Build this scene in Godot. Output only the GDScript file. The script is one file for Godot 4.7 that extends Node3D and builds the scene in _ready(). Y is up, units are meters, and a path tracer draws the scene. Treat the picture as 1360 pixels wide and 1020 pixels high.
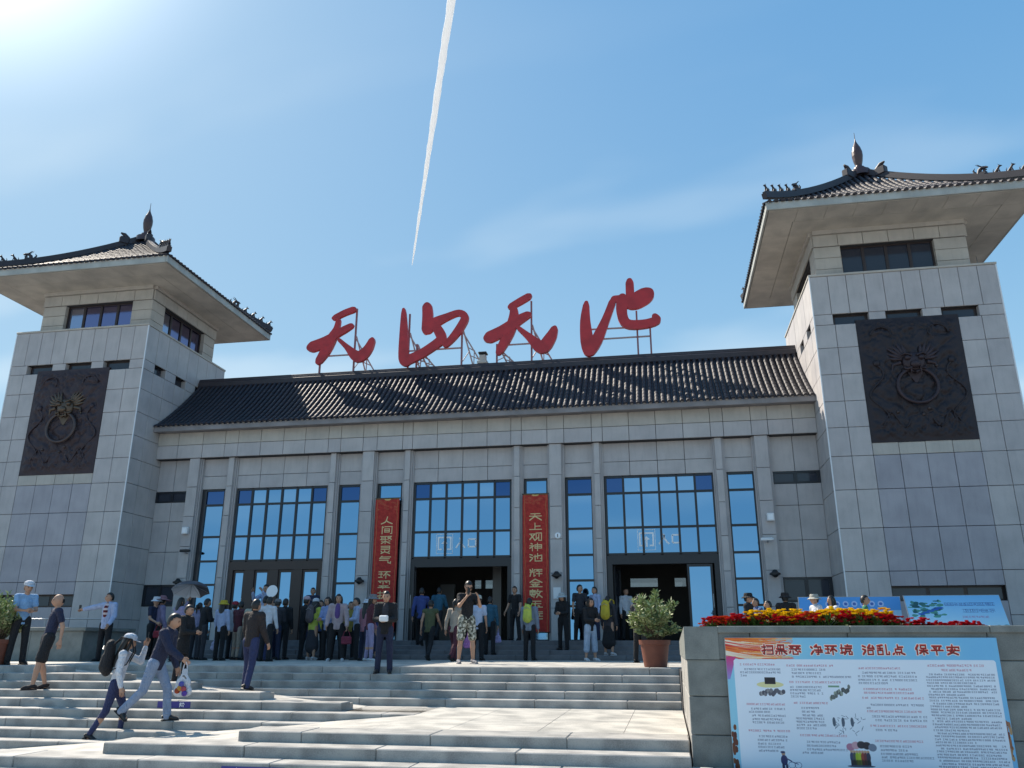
extends Node3D
# World frame: the camera's eye is the origin, the facade runs along x at z = -26, metres. Forecourt ground is 1.59 m below the eye.
const GROUND := -1.59
const PLAT := -0.42
const RISE := 0.13
const FLOOR := 0.10

var rng := RandomNumberGenerator.new()
var M := {}
var cache := {}
var taken := {}
var glyph := {}

func lv(i) -> float:
	return PLAT - RISE * i

# ---------------------------------------------------------------- mesh building
class MB:
	var v := PackedVector3Array()
	var n := PackedVector3Array()
	var c := PackedColorArray()
	var uv := PackedVector2Array()
	var tint := Color(1, 1, 1)
	func tri(a: Vector3, b: Vector3, d: Vector3, na: Vector3, nb: Vector3, nd: Vector3) -> void:
		if (b - a).cross(d - a).dot(na + nb + nd) > 0.0:
			var t := b; b = d; d = t
			var tn := nb; nb = nd; nd = tn
		v.append(a); v.append(b); v.append(d)
		n.append(na); n.append(nb); n.append(nd)
		c.append(tint); c.append(tint); c.append(tint)
		uv.append(Vector2.ZERO); uv.append(Vector2.ZERO); uv.append(Vector2.ZERO)
	func quad(a: Vector3, b: Vector3, d: Vector3, e: Vector3, nn := Vector3.ZERO) -> void:
		if nn == Vector3.ZERO:
			nn = (b - a).cross(d - a)
			if nn.length_squared() < 1e-14:
				nn = (d - a).cross(e - a)
			nn = nn.normalized()
		tri(a, b, d, nn, nn, nn)
		tri(a, d, e, nn, nn, nn)
	func picture(a: Vector3, b: Vector3, d: Vector3, e: Vector3, nn: Vector3) -> void: # a = top left, clockwise
		var p := [a, b, d, a, d, e]
		var q := [Vector2(0, 0), Vector2(1, 0), Vector2(1, 1), Vector2(0, 0), Vector2(1, 1), Vector2(0, 1)]
		for i in 6:
			v.append(p[i]); n.append(nn); c.append(tint); uv.append(q[i])
	func hexa(p: Array) -> void: # 0-3 bottom ring, 4-7 top ring, same order
		var mid := Vector3.ZERO
		for q in p:
			mid += q
		mid /= 8.0
		for f in [[0, 1, 2, 3], [4, 5, 6, 7], [0, 1, 5, 4], [1, 2, 6, 5], [2, 3, 7, 6], [3, 0, 4, 7]]:
			var a: Vector3 = p[f[0]]
			var b: Vector3 = p[f[1]]
			var d: Vector3 = p[f[2]]
			var e: Vector3 = p[f[3]]
			var nn := (d - a).cross(e - b).normalized()
			if nn.dot((a + b + d + e) / 4.0 - mid) < 0.0:
				nn = -nn
			quad(a, b, d, e, nn)
	func box(lo: Vector3, hi: Vector3) -> void:
		hexa([Vector3(lo.x, lo.y, lo.z), Vector3(hi.x, lo.y, lo.z), Vector3(hi.x, lo.y, hi.z), Vector3(lo.x, lo.y, hi.z), Vector3(lo.x, hi.y, lo.z), Vector3(hi.x, hi.y, lo.z), Vector3(hi.x, hi.y, hi.z), Vector3(lo.x, hi.y, hi.z)])
	func cbox(mid: Vector3, size: Vector3) -> void:
		box(mid - size / 2.0, mid + size / 2.0)
	func bevel_box(lo: Vector3, hi: Vector3, b: float) -> void: # all top, front and side edges chamfered
		var m := (lo + hi) / 2.0
		var s := (hi - lo) / 2.0
		for ax in 3:
			var i := (ax + 1) % 3
			var j := (ax + 2) % 3
			for sg in [-1.0, 1.0]:
				var pts := []
				for k in [[-1, -1], [1, -1], [1, 1], [-1, 1]]:
					var p := Vector3.ZERO
					p[ax] = sg * s[ax]
					p[i] = k[0] * (s[i] - b)
					p[j] = k[1] * (s[j] - b)
					pts.append(m + p)
				var nn := Vector3.ZERO
				nn[ax] = sg
				quad(pts[0], pts[1], pts[2], pts[3], nn)
			for si in [-1.0, 1.0]:
				for sj in [-1.0, 1.0]:
					var q := []
					for k in [[0, -1], [0, 1], [1, 1], [1, -1]]:
						var p := Vector3.ZERO
						p[ax] = k[1] * (s[ax] - b)
						p[i] = si * (s[i] if k[0] == 0 else s[i] - b)
						p[j] = sj * (s[j] - b if k[0] == 0 else s[j])
						q.append(m + p)
					var nn := Vector3.ZERO
					nn[i] = si; nn[j] = sj
					quad(q[0], q[1], q[2], q[3], nn.normalized())
		for sx in [-1.0, 1.0]:
			for sy in [-1.0, 1.0]:
				for sz in [-1.0, 1.0]:
					var nn := Vector3(sx, sy, sz).normalized()
					tri(m + Vector3(sx * s.x, sy * (s.y - b), sz * (s.z - b)), m + Vector3(sx * (s.x - b), sy * s.y, sz * (s.z - b)), m + Vector3(sx * (s.x - b), sy * (s.y - b), sz * s.z), nn, nn, nn)
	func bar(a: Vector3, b: Vector3, w: float, h: float, up := Vector3.UP) -> void:
		var d := (b - a).normalized()
		if absf(d.dot(up)) > 0.98:
			up = Vector3(0, 0, 1)
		var x := d.cross(up).normalized() * w / 2.0
		var y := x.cross(d).normalized() * h / 2.0
		hexa([a - x - y, a + x - y, a + x + y, a - x + y, b - x - y, b + x - y, b + x + y, b - x + y])
	func tube(pts: Array, rad: Array, sides := 8, squash := 1.0, caps := true, side := Vector3.RIGHT) -> void:
		var rings := []
		var nrm := []
		for i in pts.size():
			var d: Vector3 = (pts[mini(i + 1, pts.size() - 1)] - pts[maxi(i - 1, 0)]).normalized()
			var x := side - d * side.dot(d)
			if x.length() < 0.1:
				x = Vector3(0, 0, 1) - d * d.z
			x = x.normalized()
			var y := d.cross(x)
			var ring := []
			var rn := []
			for k in sides:
				var a := TAU * k / sides
				ring.append(pts[i] + (x * cos(a) + y * sin(a) * squash) * rad[i])
				rn.append((x * cos(a) * squash + y * sin(a)).normalized())
			rings.append(ring); nrm.append(rn)
		for i in pts.size() - 1:
			for k in sides:
				var m := (k + 1) % sides
				tri(rings[i][k], rings[i][m], rings[i + 1][m], nrm[i][k], nrm[i][m], nrm[i + 1][m])
				tri(rings[i][k], rings[i + 1][m], rings[i + 1][k], nrm[i][k], nrm[i + 1][m], nrm[i + 1][k])
		if caps:
			for e in [0, pts.size() - 1]:
				var d: Vector3 = (pts[1] - pts[0]).normalized() * -1.0 if e == 0 else (pts[e] - pts[e - 1]).normalized()
				for k in sides:
					tri(pts[e], rings[e][k], rings[e][(k + 1) % sides], d, d, d)
	func lathe(prof: Array, sides := 16, at := Vector3.ZERO, squash := 1.0) -> void: # prof of Vector2(r, y), bottom to top
		for i in prof.size() - 1:
			var a: Vector2 = prof[i]
			var b: Vector2 = prof[i + 1]
			var t := b - a
			if t.length() < 1e-6:
				continue
			var nr := Vector2(t.y, -t.x).normalized()
			for k in sides:
				var u := TAU * k / sides
				var w := TAU * (k + 1) / sides
				var eu := Vector3(cos(u), 0, sin(u) * squash)
				var ew := Vector3(cos(w), 0, sin(w) * squash)
				var nu := Vector3(cos(u) * nr.x, nr.y, sin(u) * nr.x).normalized()
				var nw := Vector3(cos(w) * nr.x, nr.y, sin(w) * nr.x).normalized()
				var p0 := at + eu * a.x + Vector3(0, a.y, 0)
				var p1 := at + ew * a.x + Vector3(0, a.y, 0)
				var p2 := at + ew * b.x + Vector3(0, b.y, 0)
				var p3 := at + eu * b.x + Vector3(0, b.y, 0)
				if a.x > 1e-5:
					tri(p0, p1, p2, nu, nw, nw)
				if b.x > 1e-5:
					tri(p0, p2, p3, nu, nw, nu)
	func ball(mid: Vector3, r: Vector3, seg := 10, rings := 7) -> void:
		for i in rings:
			for k in seg:
				var q := []
				for e in [[i, k], [i, k + 1], [i + 1, k + 1], [i + 1, k]]:
					var th: float = PI * e[0] / rings
					var ph: float = TAU * e[1] / seg
					q.append(Vector3(sin(th) * cos(ph), cos(th), sin(th) * sin(ph)))
				var nn := []
				for d in q:
					nn.append((d / r).normalized())
				if i > 0:
					tri(mid + q[0] * r, mid + q[1] * r, mid + q[2] * r, nn[0], nn[1], nn[2])
				if i < rings - 1:
					tri(mid + q[0] * r, mid + q[2] * r, mid + q[3] * r, nn[0], nn[2], nn[3])
	func poly(pts: PackedVector2Array, z0: float, z1: float) -> void: # extruded outline in x, y
		var id := Geometry2D.triangulate_polygon(pts)
		for i in range(0, id.size(), 3):
			for z in [z0, z1]:
				var nn := Vector3(0, 0, 1 if z == maxf(z0, z1) else -1)
				tri(Vector3(pts[id[i]].x, pts[id[i]].y, z), Vector3(pts[id[i + 1]].x, pts[id[i + 1]].y, z), Vector3(pts[id[i + 2]].x, pts[id[i + 2]].y, z), nn, nn, nn)
		var cw := Geometry2D.is_polygon_clockwise(pts)
		for i in pts.size():
			var a := pts[i]
			var b := pts[(i + 1) % pts.size()]
			var t := (b - a).normalized()
			var nn := Vector3(t.y, -t.x, 0) * (1.0 if not cw else -1.0)
			quad(Vector3(a.x, a.y, z0), Vector3(b.x, b.y, z0), Vector3(b.x, b.y, z1), Vector3(a.x, a.y, z1), nn)
	func join(o: MB, t: Transform3D) -> void:
		var flip := t.basis.determinant() < 0.0
		for i in range(0, o.v.size(), 3):
			for k in ([0, 2, 1] if flip else [0, 1, 2]):
				v.append(t * o.v[i + k]); n.append((t.basis * o.n[i + k]).normalized()); c.append(o.c[i + k]); uv.append(o.uv[i + k])
	func mesh() -> ArrayMesh:
		var a := []
		a.resize(Mesh.ARRAY_MAX)
		a[Mesh.ARRAY_VERTEX] = v
		a[Mesh.ARRAY_NORMAL] = n
		a[Mesh.ARRAY_COLOR] = c
		a[Mesh.ARRAY_TEX_UV] = uv
		var m := ArrayMesh.new()
		m.add_surface_from_arrays(Mesh.PRIMITIVE_TRIANGLES, a)
		return m

# ---------------------------------------------------------------- scene nodes
func offset(o: Node) -> Vector3:
	var p := Vector3.ZERO
	while o != self and o != null:
		p += o.position
		o = o.get_parent()
	return p

func name_for(called: String, parent: Node) -> String:
	var key := str(parent.get_instance_id()) + called
	var k: int = taken.get(key, 0)
	taken[key] = k + 1
	return called if k == 0 else "%s_%03d" % [called, k]

func obj(called: String, mesh: Mesh, m: Material, parent: Node = self, at := Vector3.ZERO, turn := Basis.IDENTITY) -> MeshInstance3D:
	# «at» is a world position; parents are never turned here
	var o := MeshInstance3D.new()
	o.name = name_for(called, parent)
	o.mesh = mesh
	o.material_override = m
	o.transform = Transform3D(turn, at - offset(parent))
	parent.add_child(o, true)
	return o

func loc(called: String, mesh: Mesh, m: Material, parent: Node, t := Transform3D.IDENTITY) -> MeshInstance3D: # in the parent's own frame
	var o := MeshInstance3D.new()
	o.name = name_for(called, parent)
	o.mesh = mesh
	o.material_override = m
	o.transform = t
	parent.add_child(o, true)
	return o

func tag(o: Node, label: String, category := "", group := "", kind := "") -> Node:
	if label: o.set_meta("label", label)
	if category: o.set_meta("category", category)
	if group: o.set_meta("group", group)
	if kind: o.set_meta("kind", kind)
	return o

func thing(called: String, label: String, category: String, at: Vector3, group := "", turn := 0.0) -> Node3D:
	var o := Node3D.new()
	o.name = name_for(called, self)
	o.position = at
	o.rotation.y = turn
	add_child(o, true)
	tag(o, label, category, group)
	return o

func structure(called: String, at := Vector3.ZERO) -> Node3D:
	var o := Node3D.new()
	o.name = name_for(called, self)
	o.position = at
	add_child(o, true)
	o.set_meta("kind", "structure")
	return o

# ---------------------------------------------------------------- materials
func mat(called: String, r: float, g: float, b: float, rough := 0.8, tex = null, scale := 1.0, metal := 0.0) -> StandardMaterial3D:
	var m := StandardMaterial3D.new()
	m.resource_name = called
	m.albedo_color = Color(r, g, b).linear_to_srgb()
	m.roughness = rough
	m.metallic = metal
	if tex != null:
		m.albedo_texture = tex
		m.uv1_triplanar = true
		m.uv1_world_triplanar = true
		m.uv1_scale = Vector3.ONE * scale
	M[called] = m
	return m

func speckle(n: int, s: int, grain: float, cloud: float, dark: float, streak := 0.0) -> ImageTexture: # grains over slow clouds, around white
	var a := FastNoiseLite.new()
	a.seed = s; a.frequency = 0.35; a.fractal_octaves = 2
	var b := FastNoiseLite.new()
	b.seed = s + 7; b.frequency = 0.012; b.fractal_octaves = 4
	var im := Image.create(n, n, false, Image.FORMAT_RGB8)
	var ia := a.get_seamless_image(n, n)
	var ib := b.get_seamless_image(n, n)
	for y in n:
		for x in n:
			var g := (ia.get_pixel(x, y).r - 0.5) * grain
			var k := (ib.get_pixel(x, y).r - 0.5) * cloud
			if streak > 0.0: # rain streaks: the slow noise squeezed sideways
				k += minf(ib.get_pixel((x * 6) % n, (y + 90) % n).r - 0.52, 0.0) * streak
			var v := clampf(dark + g + k, 0.0, 1.0)
			im.set_pixel(x, y, Color(v, v * (1.0 - 0.02 * k), v * (1.0 - 0.06 * k)))
	return ImageTexture.create_from_image(im)

func materials() -> void:
	var granite := speckle(256, 3, 0.20, 0.22, 0.9)
	var lime := speckle(384, 11, 0.05, 0.09, 0.96, 0.07)
	var fine := speckle(256, 29, 0.10, 0.16, 0.93)
	var worn := speckle(256, 43, 0.2, 0.30, 0.9)
	M.granite_tex = granite; M.lime_tex = lime; M.fine_tex = fine
	var folds := FastNoiseLite.new() # soft creases of cloth, longer than wide
	folds.seed = 17; folds.frequency = 0.022; folds.fractal_type = FastNoiseLite.FRACTAL_RIDGED; folds.fractal_octaves = 2
	var fi := folds.get_seamless_image(256, 256)
	var fo := Image.create(256, 256, false, Image.FORMAT_RGB8)
	for y in 256:
		for x in 256:
			fo.set_pixel(x, y, fi.get_pixel((x * 2) % 256, y))
	M.fold_tex = ImageTexture.create_from_image(fo)
	mat("panel_a", 0.485, 0.458, 0.452, 0.62, lime, 0.22)
	mat("panel_b", 0.47, 0.444, 0.442, 0.62, lime, 0.22)
	mat("panel_c", 0.50, 0.472, 0.462, 0.62, lime, 0.22)
	mat("panel_blue_a", 0.385, 0.37, 0.40, 0.5, lime, 0.22)
	mat("panel_blue_b", 0.365, 0.352, 0.385, 0.5, lime, 0.22)
	mat("beige_a", 0.50, 0.465, 0.415, 0.7, lime, 0.25)
	mat("beige_b", 0.48, 0.445, 0.40, 0.7, lime, 0.25)
	mat("joint", 0.05, 0.05, 0.055, 0.9)
	mat("soffit", 0.60, 0.55, 0.48, 0.75, fine, 0.3)
	mat("fascia", 0.45, 0.46, 0.43, 0.6, fine, 0.4)
	mat("tile", 0.024, 0.020, 0.028, 0.6, fine, 0.6)
	mat("tile_b", 0.031, 0.026, 0.035, 0.62, fine, 0.6)
	mat("tile_deck", 0.020, 0.017, 0.024, 0.6, fine, 0.6)
	mat("ridge", 0.038, 0.030, 0.038, 0.5, fine, 0.8)
	mat("finial", 0.085, 0.045, 0.042, 0.4, fine, 1.0)
	mat("step_a", 0.42, 0.40, 0.37, 0.72, worn, 0.55)
	mat("step_b", 0.395, 0.38, 0.352, 0.72, worn, 0.55)
	mat("step_c", 0.45, 0.43, 0.40, 0.72, worn, 0.55)
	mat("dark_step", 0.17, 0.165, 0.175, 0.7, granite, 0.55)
	mat("bronze_dark", 0.030, 0.022, 0.027, 0.55, fine, 0.9, 0.35)
	mat("eave", 0.27, 0.25, 0.25, 0.7, fine, 0.4)
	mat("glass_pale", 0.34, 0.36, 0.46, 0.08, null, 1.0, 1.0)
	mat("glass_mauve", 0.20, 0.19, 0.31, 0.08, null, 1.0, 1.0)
	mat("paver", 0.54, 0.51, 0.455, 0.75, worn, 0.4)
	mat("paver_b", 0.51, 0.485, 0.435, 0.75, worn, 0.4)
	mat("ground", 0.42, 0.41, 0.39, 0.85, granite, 0.2)
	mat("block_a", 0.235, 0.245, 0.225, 0.6, granite, 0.8)
	mat("block_b", 0.21, 0.22, 0.205, 0.6, granite, 0.8)
	mat("frame", 0.012, 0.014, 0.020, 0.35)
	mat("brown_frame", 0.035, 0.022, 0.020, 0.4)
	mat("dark", 0.010, 0.010, 0.011, 0.8)
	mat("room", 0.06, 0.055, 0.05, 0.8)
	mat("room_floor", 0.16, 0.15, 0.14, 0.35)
	mat("glass", 0.175, 0.335, 0.52, 0.03, null, 1.0, 1.0)
	mat("glass_b", 0.15, 0.305, 0.485, 0.05, null, 1.0, 1.0)
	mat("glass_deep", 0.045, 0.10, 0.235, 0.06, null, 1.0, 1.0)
	mat("glass_dark", 0.03, 0.035, 0.05, 0.08)
	var dim := mat("dim_glass", 0.10, 0.12, 0.14, 0.02)
	dim.transparency = BaseMaterial3D.TRANSPARENCY_ALPHA
	dim.albedo_color.a = 0.6
	var clear := mat("clear", 0.9, 0.95, 1.0, 0.02)
	clear.transparency = BaseMaterial3D.TRANSPARENCY_ALPHA
	clear.albedo_color.a = 0.12
	mat("bronze", 0.050, 0.033, 0.040, 0.55, fine, 0.9, 0.35)
	mat("bronze_worn", 0.085, 0.062, 0.060, 0.45, fine, 0.9, 0.45)
	mat("gilt", 0.12, 0.085, 0.06, 0.4, fine, 0.9, 0.5)
	mat("red_letter", 0.52, 0.03, 0.035, 0.5, fine, 0.5)
	mat("red_edge", 0.30, 0.02, 0.025, 0.5)
	mat("steel_red", 0.24, 0.10, 0.11, 0.5)
	mat("steel_grey", 0.36, 0.28, 0.28, 0.5)
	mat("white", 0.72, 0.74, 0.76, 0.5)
	mat("white_ink", 0.84, 0.87, 0.9, 0.6)
	mat("grey_metal", 0.35, 0.36, 0.37, 0.35, null, 1.0, 0.6)
	mat("black", 0.012, 0.012, 0.013, 0.5)
	mat("terracotta", 0.19, 0.055, 0.030, 0.6, fine, 1.5)
	mat("soil", 0.03, 0.022, 0.015, 0.95)
	mat("bark", 0.12, 0.085, 0.055, 0.9)
	mat("purple", 0.055, 0.045, 0.26, 0.5)
	var leaf := mat("leaf", 1, 1, 1, 0.55)
	leaf.vertex_color_use_as_albedo = true
	leaf.backlight_enabled = true
	leaf.backlight = Color(0.35, 0.45, 0.2)
	var petal := mat("petal", 1, 1, 1, 0.6)
	petal.vertex_color_use_as_albedo = true
	petal.backlight_enabled = true
	petal.backlight = Color(0.5, 0.4, 0.3)
	var vc := mat("tinted", 1, 1, 1, 0.7)
	vc.vertex_color_use_as_albedo = true
	var cloud := mat("cloud", 0.97, 0.97, 0.97, 1.0)
	cloud.backlight_enabled = true
	cloud.backlight = Color(1, 1, 1)

# ---------------------------------------------------------------- shared pieces
func panel_mesh(w: float, h: float, t := 0.05, b := 0.006) -> Mesh: # front towards +z at z = 0, centred in x, y
	var key := "panel%d_%d_%d" % [roundi(w * 500), roundi(h * 500), roundi(t * 500)]
	if not cache.has(key):
		var mb := MB.new()
		mb.hexa([Vector3(-w / 2, -h / 2, -t), Vector3(w / 2, -h / 2, -t), Vector3(w / 2, h / 2, -t), Vector3(-w / 2, h / 2, -t), Vector3(-w / 2, -h / 2, -b), Vector3(w / 2, -h / 2, -b), Vector3(w / 2, h / 2, -b), Vector3(-w / 2, h / 2, -b)])
		mb = MB.new()
		var o := [Vector3(-w / 2, -h / 2, -b), Vector3(w / 2, -h / 2, -b), Vector3(w / 2, h / 2, -b), Vector3(-w / 2, h / 2, -b)]
		var i := [Vector3(-w / 2 + b, -h / 2 + b, 0), Vector3(w / 2 - b, -h / 2 + b, 0), Vector3(w / 2 - b, h / 2 - b, 0), Vector3(-w / 2 + b, h / 2 - b, 0)]
		var k := [Vector3(-w / 2, -h / 2, -t), Vector3(w / 2, -h / 2, -t), Vector3(w / 2, h / 2, -t), Vector3(-w / 2, h / 2, -t)]
		mb.quad(i[0], i[1], i[2], i[3], Vector3(0, 0, 1))
		mb.quad(k[0], k[1], k[2], k[3], Vector3(0, 0, -1))
		var out := [Vector3(0, -1, 0), Vector3(1, 0, 0), Vector3(0, 1, 0), Vector3(-1, 0, 0)]
		for e in 4:
			var f := (e + 1) % 4
			mb.quad(o[e], o[f], i[f], i[e], (out[e] + Vector3(0, 0, 1)).normalized())
			mb.quad(k[e], k[f], o[f], o[e], out[e])
		cache[key] = mb.mesh()
	return cache[key]

const FACE := {"front": Vector3(0, 0, 1), "right": Vector3(1, 0, 0), "left": Vector3(-1, 0, 0), "under": Vector3(0, -1, 0)}
func facing(dir: String) -> Basis:
	match dir:
		"right": return Basis(Vector3.UP, PI / 2)
		"left": return Basis(Vector3.UP, -PI / 2)
		"under": return Basis(Vector3.RIGHT, PI / 2)
	return Basis.IDENTITY

func stone(parent: Node, called: String, kinds: Array, mid: Vector3, w: float, h: float, dir := "front", t := 0.05, gap := 0.014) -> MeshInstance3D:
	var jitter: Vector3 = FACE[dir] * rng.randf_range(-0.003, 0.003)
	return obj(called, panel_mesh(w - gap, h - gap, t), M[kinds[rng.randi() % kinds.size()]], parent, mid + jitter, facing(dir))

func slab_mesh(w: float, h: float, d: float, b := 0.012) -> Mesh:
	var key := "slab%d_%d_%d" % [roundi(w * 200), roundi(h * 500), roundi(d * 500)]
	if not cache.has(key):
		var mb := MB.new()
		mb.bevel_box(Vector3(-w / 2, -h, -d), Vector3(w / 2, 0, 0), b)
		cache[key] = mb.mesh()
	return cache[key]

# ---------------------------------------------------------------- camera, sky, sun
const SUN_ALT := 45.0
const SUN_AZ := -57.0 # degrees from the view north (-z), negative to the left

func sun_dir() -> Vector3:
	var e := deg_to_rad(SUN_ALT)
	var a := deg_to_rad(SUN_AZ)
	return Vector3(cos(e) * sin(a), sin(e), -cos(e) * cos(a))

func sky_color(d: Vector3, sun: Vector3, wisps: FastNoiseLite) -> Color:
	var up := maxf(d.y, 0.0)
	var t := pow(1.0 - up, 2.15)
	var c := Color(0.020, 0.135, 0.315).lerp(Color(0.30, 0.45, 0.52), t)
	var g := acos(clampf(d.dot(sun), -1.0, 1.0))
	# forward scattering of the air round the sun
	c = c.lerp(Color(0.325, 0.42, 0.50), clampf(exp(-g / 0.40) * 1.2, 0.0, 0.9))
	var near := exp(-pow(g / 0.208, 3.0)) * 0.6 + exp(-pow(g / 0.09, 2.0)) * 3.0
	c = Color(c.r + near, c.g + near * 0.985, c.b + near * 0.94)
	if d.y > 0.02: # thin high cirrus
		var q := Vector2(d.x, d.z) / (d.y + 0.12)
		var w := wisps.get_noise_2d(q.x * 26.0 + q.y * 8.0, q.y * 70.0 - q.x * 14.0)
		var low := clampf(1.3 - d.y * 1.9, 0.0, 1.0)
		var k := clampf((w - 0.05) * 1.5, 0.0, 0.5) * low * clampf(d.y * 8.0, 0.0, 1.0)
		c = c.lerp(Color(0.44, 0.50, 0.53), k * 0.9)
	if d.y < 0.0:
		c = c.lerp(Color(0.17, 0.17, 0.165), clampf(-d.y * 14.0, 0.0, 1.0))
	return Color(c.r * 0.91, c.g * 0.91, c.b * 0.91)

func air() -> void:
	var cam := Camera3D.new()
	cam.name = "camera"
	cam.fov = 50.45
	cam.near = 0.1
	cam.far = 9000.0
	cam.rotation = Vector3(deg_to_rad(17.70), deg_to_rad(10.30), deg_to_rad(0.081))
	add_child(cam)
	cam.current = true
	var sun := sun_dir()
	var wisps := FastNoiseLite.new()
	wisps.seed = 5
	wisps.frequency = 0.02
	wisps.fractal_octaves = 5
	var w := 1024
	var h := 512
	var im := Image.create(w, h, false, Image.FORMAT_RGBAF)
	for y in h:
		var th := PI * (y + 0.5) / h
		for x in w:
			var ph := TAU * (x + 0.5) / w
			im.set_pixel(x, y, sky_color(Vector3(sin(th) * sin(ph), cos(th), -sin(th) * cos(ph)), sun, wisps))
	var pano := PanoramaSkyMaterial.new()
	pano.panorama = ImageTexture.create_from_image(im)
	var sky := Sky.new()
	sky.sky_material = pano
	var env := Environment.new()
	env.background_mode = Environment.BG_SKY
	env.sky = sky
	env.tonemap_mode = Environment.TONE_MAPPER_LINEAR
	env.tonemap_exposure = 2.2
	env.sdfgi_enabled = true
	env.ssao_enabled = true
	env.ssil_enabled = true
	var we := WorldEnvironment.new()
	we.name = "environment"
	we.environment = env
	add_child(we)
	var l := DirectionalLight3D.new()
	l.name = "sun"
	l.light_color = Color(1.0, 0.955, 0.89)
	l.light_energy = 1.08
	l.light_angular_distance = 0.5
	l.shadow_enabled = true
	l.basis = Basis.looking_at(-sun)
	add_child(l)

# ---------------------------------------------------------------- ground, stairs, ramps
const LANDING := 5 # the landing is five risers below the platform
func left_edge(i) -> float: return -15.3 + 0.365 * i      # front edge of level i, left flight
func right_edge(i) -> float: return -16.35 + 0.29 * i     # front edge of level i, flight behind the upper ramp
func front_edge(i) -> float: return -10.6 + 0.42 * (i - 5) # front edge of level i, flight before the lower ramp
func ramp_one(level) -> float: return -13.65 + 1.65 * level # x at which the upper ramp has come down to a level
func ramp_two(level) -> float: return -3.9 - 1.62 * (level - 5)

func slab_row(parent: Node, x0: float, x1: float, top: float, z_front: float, depth: float, length: float, shift: float, names := ["step_a", "step_b", "step_c"]) -> void:
	var cuts := [x0]
	var x := x1 - fposmod(shift, length)
	var rev := []
	while x > x0 + 0.35:
		if x < x1 - 0.35: rev.append(x)
		x -= length
	rev.reverse()
	cuts.append_array(rev)
	cuts.append(x1)
	for i in cuts.size() - 1:
		var w: float = cuts[i + 1] - cuts[i]
		var bit := rng.randf_range(-0.002, 0.002)
		obj("stair_slab", slab_mesh(w - 0.006, RISE + 0.02, depth), M[names[rng.randi() % 3]], parent, Vector3((cuts[i] + cuts[i + 1]) / 2, top + bit, z_front + bit))

func prism(mb: MB, x0: float, x1: float, z0: float, z1: float, y0: float, y1: float) -> void: # a wedge whose top runs from y0 at x0 to y1 at x1
	var b := -1.75
	mb.hexa([Vector3(x0, b, z0), Vector3(x1, b, z0), Vector3(x1, b, z1), Vector3(x0, b, z1), Vector3(x0, y0, z0), Vector3(x1, y1, z0), Vector3(x1, y1, z1), Vector3(x0, y0, z1)])

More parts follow.
